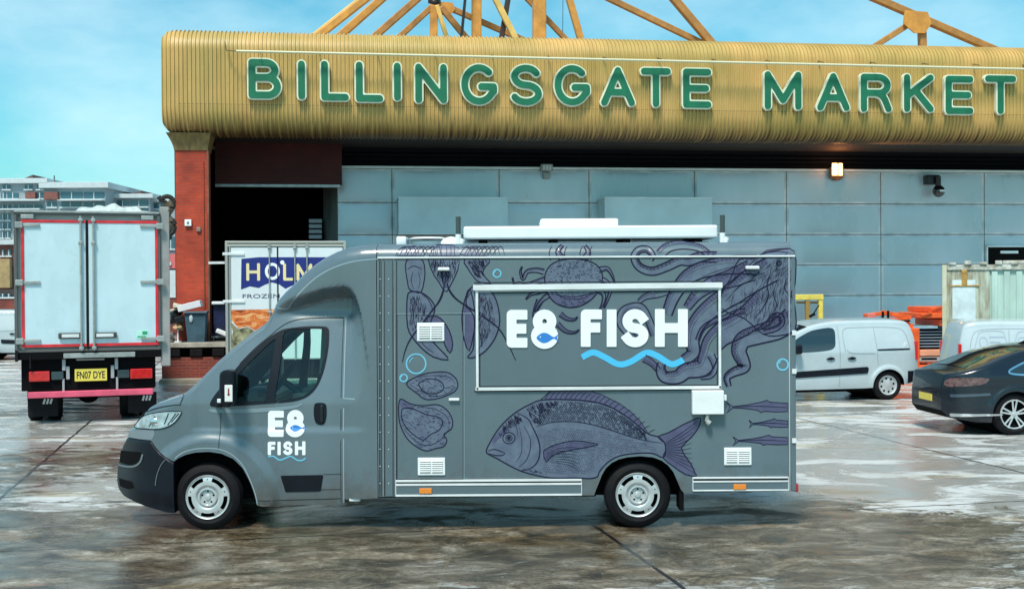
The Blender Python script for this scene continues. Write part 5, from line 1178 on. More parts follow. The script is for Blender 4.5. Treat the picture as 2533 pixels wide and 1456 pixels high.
def trusses(name, label, items, group='orange tubular masts on the market roof', gus=()):
    o = thing(name, label, 'roof mast', FM, group=group)
    for it in items:
        m = MB(); strut(m, *it[0], **it[1]); m.build('strut', it[2], o)
    for px, py, t_, w_, h_ in gus:
        p = FM.P(px, py, t_); m = MB(); m.prism([(p[0]+w_*c[0], p[2]+h_*c[1]) for c in ((-.5, .5), (.35, .45), (.5, -.05), (.25, -.5), (-.15, -.5), (-.55, -.1))], t_-.03, t_+.03); m.build('gusset', steel_o, o)
T = lambda *a, c=steel_o, **k: (a, k, c)
trusses('roof_mast', 'pair of slanting orange struts rising from the left of the market roof', [T(782, 84, 890, 0, 12, 3.0, c=steel_l, up=2.5), T(795, 84, 902, 0, 18, 3.0, up=2.5), T(845, 86, 942, 0, 19, 5.0, up=2.5)])
trusses('roof_mast', 'orange fan of struts meeting at a black node left of the tall posts', [T(930, 88, 1030, 0, 17, 4.0, c=steel_b, up=2), T(990, 90, 1072, 14, 14, 5.0, c=steel_b), T(1072, 90, 1073, 14, 19, 5.0), T(1104, 92, 1080, 14, 11, 4.9, c=steel_l), T(1152, 94, 1090, 18, 15, 5.0, c=steel_b), T(1290, 98, 1092, 12, 14, 5.1, c=steel_b)], gus=[(1102, 22, 5.02, .62, .42)])
o = thing('roof_mast', 'two upright orange posts standing side by side at the centre of the market roof', 'roof mast', FM, group='orange tubular masts on the market roof')
for px_, w_ in ((1178, 24), (1333, 33)):
    m = MB(); strut(m, px_, 95, px_, 0, w_, 4.5, up=3.5); m.build('post', steel_o, o)
m = MB(); p = FM.P(1074, 8, 5.0); m.sphere(p, .15, 8); m.bar((p[0]-.2, p[1], p[2]+.05), (p[0]+.2, p[1], p[2]+.05), .12); o2 = m.build('mast_node', steel_k, None); at_frame(o2, FM); tag(o2, 'black bolted node joining the orange roof struts above the letter N', 'steel node')
trusses('roof_mast', 'crossing black and yellow struts between the two upright orange posts', [T(1141, 93, 1150, 0, 7, 4.0, c=steel_k, up=3), T(1275, 97, 1226, 0, 15, 4.2, c=steel_l, up=3), T(1240, 96, 1256, 0, 13, 4.4, c=mat('dark_brown_steel', (.05, .02, .012), .5), up=3)])
trusses('roof_mast', 'orange diagonal and steep strut just right of the widest roof post', [T(1400, 99, 1306, 0, 13, 5.0, c=steel_b, up=2), T(1436, 99, 1408, 0, 17, 4.6, up=3)])
m = MB(); a = FM.P(1392, 0, 6); b_ = FM.P(1390, 70, 6); m.bar(a, (b_[0], b_[1], ZT_), .02); o2 = m.build('lightning_cable', mat('blue_cable', (.10, .22, .42), .5), None); at_frame(o2, FM); tag(o2, 'thin blue grey cable rising from the roof right of the widest post', 'cable')
trusses('roof_mast', 'V of brown steel struts meeting on the roof above the letter E', [T(1728, 104, 1512, 0, 15, 5.0, c=steel_b, up=3), T(1758, 106, 1668, 0, 20, 4.8, c=steel_b, up=3)])
trusses('roof_mast', 'brown three legged roof bracket with a plate at the right end of the market roof', [T(2458, 124, 2172, 0, 19, 4.8, c=steel_b, up=3), T(2158, 118, 2252, 58, 15, 4.8, c=steel_b), T(2281, 122, 2279, 62, 19, 4.8, c=steel_b)], gus=[(2270, 55, 4.62, .95, .75)])
# ================================================================ OTHER VEHICLES AND YARD THINGS
carwhite = mat('white_car_paint', (.44, .52, .55), rough=.25, coat=.8, var=.04)
def plate(mb_parent, fr_map, x0, x1, z0, z1, txt, yellow=True, name='number_plate'):
    m = MB(); V = [(x0, z0), (x1, z0), (x1, z1), (x0, z1)]; m.add([fr_map(u, v, .012) for u, v in V], [(0, 1, 2, 3)], 0)
    for i in range(4): a, b = V[i], V[(i+1) % 4]; m.add([fr_map(*a, 0), fr_map(*b, 0), fr_map(*b, .012), fr_map(*a, .012)], [(0, 1, 2, 3)], 0)
    if txt: w_ = x1-x0; h_ = z1-z0; add_shape(m, text_shape(txt, x0+.06*w_, x1-.06*w_, z0+.18*h_, z1-.2*h_, .02), fr_map, .014, mi=1)
    return m.build(name, [mat('yellow_plate', (.78, .62, .10), .45), mat('plate_ink', (.01, .01, .01), .5)], mb_parent)
# ---------------- left box truck, seen from behind
gx = gp(215, 1031); FT = Frame((gx[0]+.36, gx[1]-1.05), 19.0)
lt = thing('box_truck', 'white doored lorry edged in red, seen from behind left of the food truck', 'lorry', FT)
lx, rx = FT.u(35, 700), FT.u(397, 700); zt_, zb_ = FT.z(214, 522), FT.z(214, 868)
doorw = mat('white_door', (.52, .68, .74), .28, coat=.6, var=.07, vscale=2.2, stretch=(1, 1, .5), rvar=.1); greyf = mat('grey_frame', (.32, .32, .30), .45, var=.2, metal=.3); redt = mat('red_reflective_tape', (.62, .025, .035), .4, var=.25, vscale=6); pinkt = mat('pink_bar', (.72, .10, .18), .4, var=.2, vscale=3)
m = MB(); m.box(lx, rx, .06, 6.6, zb_, zt_, .02); m.build('cargo_box', mat('grey_box_side', (.42, .44, .42), .5, var=.1), lt)
m = MB(); m.box(lx, rx, -.03, .06, zt_-.085, zt_, .01); m.box(lx, rx, -.025, .06, zb_, zb_+.05, .008); m.box(lx, lx+.055, -.03, .06, zb_, zt_, .01); m.box(rx-.055, rx, -.03, .06, zb_, zt_, .01); m.build('rear_frame', mat('dark_grey_frame', (.10, .10, .10), .45), lt)
m = MB(); m.box(lx+.01, rx-.01, -.05, .02, zt_-.04, zt_-.008, .006)
for xa in (lx+.12, rx-.34): m.box(xa, xa+.22, -.045, .0, zt_-.155, zt_-.075, .008)
m.build('top_rail', steelg, lt)
xm = FT.u(216, 700)
for x0, x1, hs in ((FT.u(53, 700), xm-.02, -1), (xm+.02, FT.u(391, 700), 1)):
    m = MB(); m.box(x0, x1, -.03, .03, FT.z(214, 856), FT.z(214, 545), .012); d_ = m.build('rear_door', doorw, lt)
    m = MB(); t_ = .052; m.box(x0, x1, -.040, -.031, FT.z(214, 856), FT.z(214, 856)+t_, .003); m.box(x0, x1, -.040, -.031, FT.z(214, 545)-t_, FT.z(214, 545), .003)
    xx = x0 if hs < 0 else x1-t_; m.box(xx, xx+t_, -.0402, -.0312, FT.z(214, 856)+t_, FT.z(214, 545)-t_, .003); m.build('reflective_tape', redt, d_)
    for yy in (558, 698, 840):
        m = MB(); p = FT.z(214, yy); hx = x0-.10 if hs < 0 else x1+.10; m.box(hx, hx-hs*.42, -.062, -.035, p-.03, p+.03, .008); m.box(hx, hx-hs*.13, -.09, -.03, p-.055, p+.055, .01); m.build('hinge', steelg, d_)
    bx_ = xm+hs*.11
    m = MB(); m.cyl((bx_, -.075, FT.z(214, 866)), (bx_, -.075, FT.z(214, 535)), .020, n=10)
    for yy in (545, 600, 860): m.box(bx_-.04, bx_+.04, -.10, -.03, FT.z(214, yy)-.03, FT.z(214, yy)+.03, .008)
    m.build('locking_bar', steelg, d_)
    m = MB(); z_ = FT.z(214, 829); m.box(bx_, bx_+hs*.40, -.085, -.045, z_-.055, z_+.055, .018); m.build('lock_plate', mat('dark_lock_plate', (.05, .055, .055), .4), d_)
    m = MB(); m.box(bx_+hs*.04, bx_+hs*.34, -.095, -.085, z_-.03, z_+.03, .004); m.build('latch_handle', alu, d_)
m = MB(); m.box(xm-.018, xm+.018, -.045, 0, FT.z(214, 862), FT.z(214, 545), .008); m.build('door_seal', rubber, lt)
m = MB(); a, b_ = FT.P(337, 838, -.04), FT.P(367, 816, -.04); fm = lambda u, v, d: (u, -.033-d, v)
m.box(a[0], b_[0], -.036, -.031, a[2], b_[2], 0, 1); m.box((a[0]+b_[0])/2-.0, b_[0]-.02, -.040, -.036, (a[2]+b_[2])/2, b_[2]-.02, .0, 0); m.box(a[0]+.02, b_[0]-.04, -.040, -.036, a[2]+.03, a[2]+.055, 0, 0); m.build('door_sticker', [mat('green_print', (.02, .30, .16), .5), mat('pale_green_sticker', (.45, .78, .66), .5)], lt)
m = MB(); m.box(rx+.0, rx+.17, .02, .16, FT.z(405, 905), zt_+.10, .015); m.build('corner_post', mat('post_grey', (.30, .30, .29), .5, var=.15), lt)
m = MB(); m.box(lx, rx, -.02, 6.5, zb_-.14, zb_-.001, .01); m.box(lx+.1, rx-.1, .10, 6.3, .62, zb_-.14, .01); m.build('chassis', under, lt)
m = MB(); a, b_ = FT.u(157, 880), FT.u(334, 880); m.box(a, b_, -.06, -.02, FT.z(214, 884), FT.z(214, 872), .006); m.build('step_plate', steelg, lt)
m = MB(); m.box(FT.u(60, 0), FT.u(375, 0), .12, .22, FT.z(214, 966), FT.z(214, 895), .015); m.build('rear_panel', plast, lt)
m = MB(); fr = mat('light_bracket_grey', (.34, .35, .37), .45)
for sgn in (-1, 1):
    c_ = FT.u(215, 0); m.box(c_+sgn*.43, c_+sgn*.49, .05, .12, FT.z(214, 915), FT.z(214, 877), .008); m.box(c_+sgn*.36, c_+sgn*.42, .05, .12, FT.z(214, 937), FT.z(214, 905), .008); m.box(c_+sgn*.45, c_+sgn*.49, .05, .12, FT.z(214, 967), FT.z(214, 935), .008)
m.box(FT.u(180, 0), FT.u(250, 0), .06, .11, FT.z(214, 891), FT.z(214, 885), .006); m.build('lamp_bracket', fr, lt)
for x0, x1 in ((62, 114), (314, 369)):
    m = MB(); m.box(FT.u(x0, 0), FT.u(x1, 0), .02, .12, FT.z(214, 940), FT.z(214, 915), .018); m.build('tail_lamp', redl, lt)
for x0, x1 in ((118, 148), (282, 312)):
    m = MB(); m.box(FT.u(x0, 0), FT.u(x1, 0), .04, .12, FT.z(214, 937), FT.z(214, 917), .012); m.build('marker_lamp', mat('dark_lens', (.03, .05, .06), .2, coat=.8), lt)
plate(lt, lambda u, v, d: (u, .045-d, v), FT.u(176, 0), FT.u(256, 0), FT.z(214, 942), FT.z(214, 912), 'FN07 DYE')
m = MB(); m.box(FT.u(60, 0), FT.u(370, 0), -.02, .07, FT.z(214, 980), FT.z(214, 965), .012); m.build('underrun_bar', pinkt, lt)
for c_ in (95, 345):
    m = MB(); x_ = FT.u(c_, 0); m.box(x_-.26, x_+.26, .36, .385, .12, FT.z(214, 978), .006); fl = m.build('mudflap', rubber, lt)
    m = MB()
    for k in range(3): m.obox((x_+.02+k*.06, .35, .40), Matrix.Rotation(.3, 3, 'Y'), .018, .003, .05, 0)
    m.build('mudflap_emblem', mat('white_scuffed', (.55, .57, .58), .5), fl)
for xw_ in (FT.u(98, 0), FT.u(332, 0)):
    for off in (-.16, .16):
        m = MB(); yc = 1.05; rW = .47
        pr = [(0, -.11), (.26, -.12), (.30, -.13), (rW-.05, -.135), (rW, -.10), (rW, .10), (rW-.05, .135), (.30, .13), (.26, .12), (0, .11)]
        V = [(xw_+off*1.05+y_, yc+r_*math.cos(2*PI*i/36), rW+r_*math.sin(2*PI*i/36)) for i in range(36) for r_, y_ in pr]; k = len(pr)
        m.add(V, [(i*k+j, i*k+j+1, ((i+1) % 36)*k+j+1, ((i+1) % 36)*k+j) for i in range(36) for j in range(k-1)], 0, True); m.build('wheel', rubber, lt)
for xw_ in (lx+.3, rx-.3):
    m = MB(); yc = 6.6; V = [(xw_+y_, yc+r_*math.cos(2*PI*i/36), .47+r_*math.sin(2*PI*i/36)) for i in range(36) for r_, y_ in pr]
    m.add(V, [(i*k+j, i*k+j+1, ((i+1) % 36)*k+j+1, ((i+1) % 36)*k+j) for i in range(36) for j in range(k-1)], 0, True); m.build('wheel', rubber, lt)
m = MB(); m.box(lx+.1, rx-.1, 6.75, 8.5, .45, 2.9, .15); m.build('cab', mat('cab_red', (.4, .03, .03), .3, coat=.6), lt)
m = MB(); m.bar((xm, 1.2, .55), (xm, 5, .55), .5, .3); m.cyl((xm-.9, 1.05, .47), (xm+.9, 1.05, .47), .09); m.sphere((xm, 1.05, .50), .22, 8); m.build('axle', under, lt)
m = MB(); a = FT.P(84, 900, 0); m.bar((FT.u(66, 0), -.02, FT.z(66, 880)), (FT.u(66, 0), -.02, FT.z(66, 912)), .025); m.bar((lx+.03, -.04, zb_+.04), (lx+.03, -.04, zb_-.16), .05); m.build('hanging_strap', rubber, lt)
# crumpled sheeting on the truck roof
m = MB(); random.seed(5); a, b_ = FT.u(180, 500), FT.u(393, 500)
hn = np.random.rand(60)
def sheet(u, v):
    x = a+(b_-a)*u; e = min(1, min(u, 1-u)*9)*min(1, min(v, 1-v)*5)
    pk = lerp_list([(0, .02), (.08, .14), (.2, .13), (.30, .19), (.36, .15), (.46, .21), (.52, .16), (.60, .12), (.66, .17), (.76, .19), (.80, .07), (.9, .04), (1, .02)], u)
    return (x+.03*math.sin(v*17+u*9), .15+1.7*v, zt_+.008+e*pk*(.72+.10*math.sin(v*7+u*13)+.05*math.sin(u*41+v*5)))
m.grid(sheet, 90, 24); o = m.build('crumpled_sheet', mat('white_plastic_sheet', (.50, .56, .54), .45, var=.25, vscale=9), None); at_frame(o, FT); tag(o, 'crumpled white plastic sheeting lying on the roof of the left lorry', 'plastic sheet')
# tattered dark strap bundle at the top of the corner post
m = MB(); 
def tp(px, py, t=.1): return FT.P(px, py, t)
m.tube(smooth_line([tp(392, 486), tp(397, 492), tp(405, 488), tp(414, 486), tp(424, 490), tp(430, 500), tp(428, 512), tp(420, 520)], 5), .045, 7); m.tube(smooth_line([tp(393, 494), tp(402, 497), tp(410, 500), tp(416, 508)], 5), .035, 7)
m.tube(smooth_line([tp(412, 500), tp(420, 512), tp(413, 526), tp(405, 540), tp(404, 560)], 5), [.10-.002*i for i in range(21)], 8, 1)
m.tube(smooth_line([tp(404, 560), tp(414, 556), tp(422, 545), tp(430, 552), tp(429, 570), tp(420, 580), tp(417, 592)], 5), .055, 7); m.tube(smooth_line([tp(418, 520), tp(413, 535), tp(422, 548), tp(416, 566)], 5), .07, 7, 1)
o = m.build('strap_bundle', [mat('black_strap', (.02, .016, .014), .7), mat('brown_canvas', (.13, .09, .06), .8, var=.4, vscale=12)], None); at_frame(o, FT); tag(o, 'tangled dark strap bundle hooked over the top right corner of the left lorry', 'strap bundle')
# ---------------- frozen food truck
gx = gp(712, 1000); FH = Frame((gx[0], gx[1]), 10.6)
ht = thing('box_truck', 'white lorry with a blue HOLMES logo and food picture beside the loading dock', 'lorry', FH)
lx, rx = FH.u(557, 700), FH.u(856, 700); zt_, zb_ = FH.z(700, 596), .95
m = MB(); m.box(lx, rx, .05, 4.3, zb_, zt_, .02); m.build('cargo_box', mat('white_grp', (.60, .66, .68), .4, var=.04), ht)
m = MB(); z5 = zt_; m.box(lx, rx, -.04, .06, z5-.05, z5, .01); m.box(lx+.02, rx-.02, -.035, .05, z5-.12, z5-.07, .008); m.box(lx, lx+.055, -.04, .06, zb_, z5-.05, .01); m.box(lx+.085, lx+.115, -.03, .05, zb_, z5-.12, .006); m.box(rx-.055, rx, -.04, .06, zb_, z5-.05, .01); m.build('rear_frame', mat('cream_grey_frame', (.42, .42, .38), .4, metal=.3), ht)
xm = FH.u(687, 700)
for x0, x1 in ((lx+.12, xm-.012), (xm+.012, rx-.07)):
    m = MB(); m.box(x0, x1, -.02, .04, zb_+.02, z5-.13, .01); m.build('rear_door', mat('door_white', (.68, .74, .77), .35, var=.03), ht)
m = MB(); m.box(xm-.012, xm+.012, -.03, .04, zb_, z5-.12, .004); m.build('door_seal', rubber, ht)
for px_ in (661, 724, 754):
    m = MB(); x = FH.u(px_, 0); m.cyl((x, -.05, zb_), (x, -.05, z5-.05), .014, n=8)
    for yy in (606, 612, 770): m.box(x-.035, x+.035, -.07, -.02, FH.z(700, yy)-.03, FH.z(700, yy)+.02, .006)
    m.build('locking_bar', steelg, ht)
for yy in (628, 745):
    m = MB(); z_ = FH.z(600, yy); m.box(lx-.05, lx+.40, -.045, -.02, z_-.03, z_+.03, .008); m.build('hinge', alu, ht)
hm = lambda u, v, d: (u, -.021-d, v)
blue = mat('navy_print', (.012, .022, .19), .45, var=.12)
P2 = lambda px, py: FH.P(px, py)[::2]
m = MB(); bl = [P2(*p) for p in [(597, 640), (640, 636), (860, 636), (860, 715), (840, 703), (822, 697), (800, 704), (780, 714), (760, 706), (742, 704), (722, 706), (706, 714), (690, 703), (672, 698), (655, 704), (640, 712), (618, 708), (596, 716)]]
V = [hm(u, v, .001) for u, v in bl]; m.add(V, tessellate_polygon([[Vector((u, v, 0)) for u, v in bl]])); m.build('logo_panel', blue, ht)
m = MB(); m2 = MB()
for ch, x0, x1, y0, y1 in (('H', 609, 643, 651, 694), ('O', 655, 692, 650, 692), ('L', 700, 724, 652, 694), ('M', 733, 772, 652, 694), ('E', 782, 805, 652, 694), ('S', 814, 840, 652, 694)):
    a, c = FH.u(x0, 670), FH.u(x1, 670); z1, z0 = FH.z(x0, y0), FH.z(x0, y1); m = MB(); add_shape(m, glyph(ch, a, c, z0, z1, .030, flat=ch != 'O', step=.011), hm, .003, mi=0 if ch != 'O' else 1); m.build('logo_letter', [mat('cream_letter', (.80, .68, .36), .4), whitep], ht)
a = FH.P(698, 649); m = MB(); m.add([hm(a[0]+.045*math.cos(t), a[2]+.045*math.sin(t), .004) for t in [2*PI*i/12 for i in range(12)]], [tuple(range(12))], 1)
m.build('logo_letter', [mat('cream_letter', (.80, .68, .36), .4), whitep], ht); m = MB()
add_shape(m, text_shape('FROZEN  BAKERY', FH.u(594, 0), FH.u(790, 0), FH.z(650, 737), FH.z(650, 727)), hm, .003, mi=2)
m.build('strapline', [mat('cream_letter', (.80, .68, .36), .4), whitep, mat('navy_small_print', (.02, .03, .08), .5)], ht)
fm_ = bpy.data.materials.new('food_picture'); fm_.use_nodes = True; n_ = fm_.node_tree.nodes; l_2 = fm_.node_tree.links; vo = n_.new('ShaderNodeTexNoise'); tcx = n_.new('ShaderNodeTexCoord'); mpp = n_.new('ShaderNodeMapping'); mpp.inputs['Rotation'].default_value = (0, .6, 0); mpp.inputs['Scale'].default_value = (1, 1, 2.2)
l_2.new(tcx.outputs['Object'], mpp.inputs[0]); l_2.new(mpp.outputs[0], vo.inputs['Vector']); vo.inputs['Scale'].default_value = 3.2; vo.inputs['Detail'].default_value = 3; vo.inputs['Distortion'].default_value = 1.2
rmp = n_.new('ShaderNodeValToRGB'); rmp.color_ramp.interpolation = 'EASE'; e = rmp.color_ramp.elements; e[0].position = .30; e[0].color = (.05, .02, .01, 1); e[1].position = .42; e[1].color = (.55, .11, .02, 1)
for p_, c_ in ((.52, (.72, .20, .04)), (.60, (.80, .45, .20)), (.68, (.62, .12, .03))): q = e.new(p_); q.color = (*c_, 1)
l_2.new(vo.outputs[0], rmp.inputs[0]); l_2.new(rmp.outputs[0], n_['Principled BSDF'].inputs['Base Color'])
greens = mat('salad_picture', (.03, .03, .015), .5, color2=(.42, .40, .22), vscale=7, detail=3)
m = MB(); a_ = [P2(*p) for p in ((572, 766), (690, 764), (690, 805), (660, 812), (640, 822), (612, 806), (590, 812), (572, 790))]; m.add([hm(u, v, .0015) for u, v in a_], tessellate_polygon([[Vector((u, v, 0)) for u, v in a_]])); m.build('food_picture', fm_, ht)
m = MB(); a_ = [P2(*p) for p in ((570, 795), (590, 814), (612, 808), (640, 824), (660, 814), (690, 807), (690, 900), (570, 900), (568, 850), (576, 820))]; m.add([hm(u, v, .0012) for u, v in a_], tessellate_polygon([[Vector((u, v, 0)) for u, v in a_]])); m.build('salad_picture', greens, ht)
m = MB(); m.box(lx+.1, rx-.1, .1, 4.2, .55, zb_-.001, .01); m.box(lx+.15, rx-.15, 4.32, 5.6, .45, 2.3, .15); m.build('chassis', under, ht)
for xw_ in (lx+.22, rx-.5):
    for yc in (.9, 4.9):
        m = MB(); V = [(xw_+.14+y_, yc+r_*math.cos(2*PI*i/28), .47+r_*math.sin(2*PI*i/28)) for i in range(28) for r_, y_ in pr]; m.add(V, [(i*k+j, i*k+j+1, ((i+1) % 28)*k+j+1, ((i+1) % 28)*k+j) for i in range(28) for j in range(k-1)], 0, True); m.build('wheel', rubber, ht)
m = MB(); p0 = FH.P(517, 650, .3); m.bar((p0[0], 0.3, p0[2]), (lx, .1, p0[2]), .05); m.build('stay_bar', alu, ht)
# ---------------- loft vehicle builder
def car(name, label, cat, fr, L_, W, top, bot, wheels, wr, rr, paintm, belt, lean, style, rc=.08, mirror_x=False, nose=.35, tail=.25, rake=None, group=None, tuck=.05):
    o = thing(name, label, cat, fr, group)
    sx = (lambda x: L_-x) if mirror_x else (lambda x: x)
    def ins(x, z):
        a = .03
        if z > belt: a += lean*((z-belt)/.6)**1.3
        if z < .5: a += tuck*((.5-z)/.3)**2
        a += nose*max(0, 1-x/.75)**2.3+tail*max(0, 1-(L_-x)/.5)**2.3
        for wx in wheels: r_ = math.hypot(x-wx, z-wr); a -= .03*ss(wr*1.42, wr*1.22, r_)
        return a
    bb = [bot[0]]
    R = wr*1.13
    for wx in wheels:
        zedge = lerp_list(bot, wx)
        bb.append((wx-R-.002, lerp_list(bot, wx-R)))
        for q in range(0, 17): t = PI-PI*q/16; bb.append((wx+R*math.cos(t), max(zedge, wr+R*math.sin(t)*.97)))
        bb.append((wx+R+.002, lerp_list(bot, wx+R)))
    bb += [p for p in bot[1:] if all(abs(p[0]-wx) > R+.01 for wx in wheels)]; bb = sorted(bb)
    tp_ = [(p[0], p[1]) for p in smooth_line(top, 4)]
    st_ = sorted(set([round(p[0], 4) for p in bb]+[round(L_*i/90, 4) for i in range(91)])); st_ = [x for x in st_ if top[0][0] <= x <= top[-1][0]]
    lb = loft(st_, lambda x: lerp_list(tp_, x), lambda x: lerp_list(bb, x), ins, W, rc, nside=44, crown=.03)
    if mirror_x: lb.v = [(L_-v[0], v[1], v[2]) for v in lb.v]
    lb.build('body', [paintm, under], o, angle=38)
    def S(u, v, d): return (sx(u), ins(u, v)-d, v)
    for wx in wheels:
        make_wheel(o, sx(wx), wr, .045, wr, rr, .19, style, MT); make_wheel(o, sx(wx), wr, W-.045, wr, rr, .19, style, MT, flip=-1)
        m = MB(); m.cyl((sx(wx), .35, wr), (sx(wx), W-.35, wr), R*.98, n=24); m.build('wheel_arch_liner', under, o)
    m = MB(); m.box(sx(.5), sx(L_-.4), .25, W-.25, .18, .35, .02); m.build('floor_pan', under, o)
    return o, S, ins
def patch(o, S, pts, name, mt, d=.006, step=.04, sm=3, W=None, both=True, back=0):
    p = smooth_line(pts, sm, True) if sm else pts; sh = poly_shape(p, step); m = MB(); add_shape(m, sh, S, back, d)
    if W and both: m.build(name, mt, o); m = MB(); add_shape(m, sh, lambda u, v, dd: (lambda q: (q[0], W-q[1], q[2]))(S(u, v, dd)), back, d)
    return m.build(name, mt, o)
def lines(o, S, segs, name, mt, w=.012, d=.004, W=None):
    m = MB()
    for s_ in segs: ribbon(m, smooth_line(s_, 4) if len(s_) > 2 else s_, w, S, d)
    return m.build(name, mt, o)
# white panel van (behind, right)
VZ = .955
vt = [(0, .62), (.04, .82), (.18, .95), (.55, 1.06), (.95, 1.14), (1.25, 1.34), (1.65, 1.58), (1.95, 1.70), (2.4, 1.785), (3.2, 1.81), (3.9, 1.80), (4.15, 1.74), (4.24, 1.55), (4.30, 1.2), (4.36, .8), (4.38, .55)]
vt = [(x, z if z < 1.0 else 1.0+(z-1.0)*.87) for x, z in vt]
vb = [(0, .35), (.3, .24), (1.4, .25), (3.1, .26), (4.1, .34), (4.38, .42)]
def panel_van(label, fr, text=False, mirror=False, group='small white vans in the yard'):
    o, S, ins = car('panel_van', label, 'van', fr, 4.38, 1.80, vt, vb, [.86, 3.60], .315, .21, carwhite, 1.02, .17, 'cover', rc=.10, nose=.4, tail=.16, mirror_x=mirror, group=group); W = 1.80; S0 = S
    S = lambda u, v, d: S0(u, v if v < 1 else 1+(v-1)*.87, d)
    patch(o, S, [(1.22, 1.10), (1.50, 1.34), (1.82, 1.53), (2.05, 1.60), (2.40, 1.62), (2.42, 1.35), (2.37, 1.15), (2.15, 1.08), (1.6, 1.05)], 'side_window', dkglass, .006, W=W)
    m = MB(); m.grid(lambda u, v: ((lambda x_: (4.38-x_ if mirror else x_))(1.10+.72*u), .20+1.40*v, lerp_list(smooth_line(vt, 4), 1.10+.72*u)+.012+.03*(1-(2*v-1)**2)), 8, 8); m.build('windscreen', dkglass, o)
    patch(o, S, [(.35, .52), (1.35, .52), (1.35, .52), (3.15, .60), (3.15, .72), (1.35, .66), (.55, .62)] if False else [(1.30, .50), (3.12, .58), (3.15, .72), (1.32, .63)], 'rubbing_strip', plast, .018, sm=0, W=W)
    lines(o, S, [[(2.50, 1.66), (2.50, 1.3), (2.50, .9), (2.48, .30)], [(2.62, 1.05), (2.60, 1.45), (2.66, 1.60), (2.9, 1.63), (3.6, 1.63), (3.95, 1.58), (4.06, 1.4), (4.12, 1.1)], [(3.32, 1.6), (3.34, 1.2), (3.36, .75)], [(2.66, 1.1), (2.74, 1.02), (3.0, 1.0), (3.3, 1.0)]], 'panel_seam', mat('seam_grey', (.25, .30, .33), .5), .012, W=W)
    patch(o, S, [(3.34, 1.06), (4.12, 1.08), (4.12, 1.12), (3.34, 1.10)], 'door_rail', plast, .010, sm=0, W=W)
    for x in (2.27, 2.75): patch(o, S, [(x-.10, .90), (x+.02, .94), (x+.12, .91), (x+.02, .87)], 'door_handle', plast, .03, sm=0, W=W, step=.02)
    m = MB()
    lb2 = loft([4.05+.035*i for i in range(11)], lambda x: .62, lambda x: .36+.05*(x-4.05)/.35, lambda x, z: ins(min(x, 4.38), .6)-.012, W, .03, nside=8)
    lb2.v = [((4.38-v[0]) if mirror else v[0], v[1], v[2]) for v in lb2.v]; lb2.build('rear_bumper', [plast, under], o)
    lb2 = loft([-.03+.04*i for i in range(12)], lambda x: .58, lambda x: .30, lambda x, z: ins(max(x, 0), .55)-.012, W, .03, nside=8)
    lb2.v = [((4.38-v[0]) if mirror else v[0], v[1], v[2]) for v in lb2.v]; lb2.build('front_bumper', [plast, under], o)
    sx = (lambda x: 4.38-x) if mirror else (lambda x: x)
    for yy in (0, 1):
        m = MB(); y_ = -.10 if yy == 0 else W+.10; m.box(sx(1.42), sx(1.58), y_-.08, y_+.08, 1.02, 1.22, .04); m.bar((sx(1.5), y_, 1.05), (sx(1.45), .15 if yy == 0 else W-.15, 1.02), .06); m.build('wing_mirror', plast, o)
    m = MB(); m.bar((sx(2.25), W/2, 1.78), (sx(2.42), W/2, 2.02), .02); m.bar((sx(2.2), W/2, 1.77), (sx(2.32), W/2, 1.83), .05); m.build('aerial', under, o)
    for yy in (0.10, W-.20):
        m = MB(); m.box(sx(4.26), sx(4.325), yy, yy+.10, .85, 1.25, .02); m.build('tail_lamp', redl, o)
    for yy in (.12, W-.42):
        m = MB(); m.box(sx(-.0), sx(.20), yy, yy+.30, .70, .86, .03); m.build('headlight', lensg, o)
    return o, S, sx
gw = gp(2199, 989); yaw = 10
ca, sa = math.cos(math.radians(yaw)), math.sin(math.radians(yaw)); ox = gw[0]-3.60*ca, gw[1]-3.60*sa
panel_van('plain white small van facing left, just behind the rear of the food truck', Frame(ox, yaw))
# second white van with faint lettering: faces right, rear corner visible behind the dark car
gw = gp(2392, 1010)
vo2, S2, sx2 = panel_van('white small van with faint grey lettering, between the dark saloon and the container', Frame((gw[0]+.02, gw[1]+.6), -6), mirror=True)
txtm = mat('faded_grey_print', (.30, .38, .48), .5)
m = MB(); 
lw = [(4.02-.0, 3.40), (3.15, 2.66)]
for (u0, u1) in ((3.98, 3.42), (3.22, 2.62)):
    rr2 = smooth_line([(u0, 1.08), (u0-.04, 1.46), (u0-.14, 1.57), (u1+.08, 1.58), (u1, 1.5), (u1, 1.08)], 4, True); ribbon(m, rr2+[rr2[0]], .014, S2, .006)
    cx3 = u0-.14; ribbon(m, [(cx3+.08*math.cos(t), 1.32+.12*math.sin(t)) for t in [2*PI*i/14 for i in range(15)]], .016, S2, .006)
    for z_, a_ in ((1.44, .30), (1.32, .22), (1.18, .28)):
        for q in range(7): xq = u0-.26-q*(a_/7); ribbon(m, [(xq, z_), (xq-a_/11, z_+.012*(q % 2)), (xq-a_/9, z_)], .03, S2, .006)
m.build('side_lettering', txtm, vo2)
# third van at the far left edge, mostly out of frame
gw = gp(28, 892); panel_van('white van with a dark windscreen cut off by the left edge of the picture', Frame((gw[0]-1.70, gw[1]+.1), 8), mirror=True)
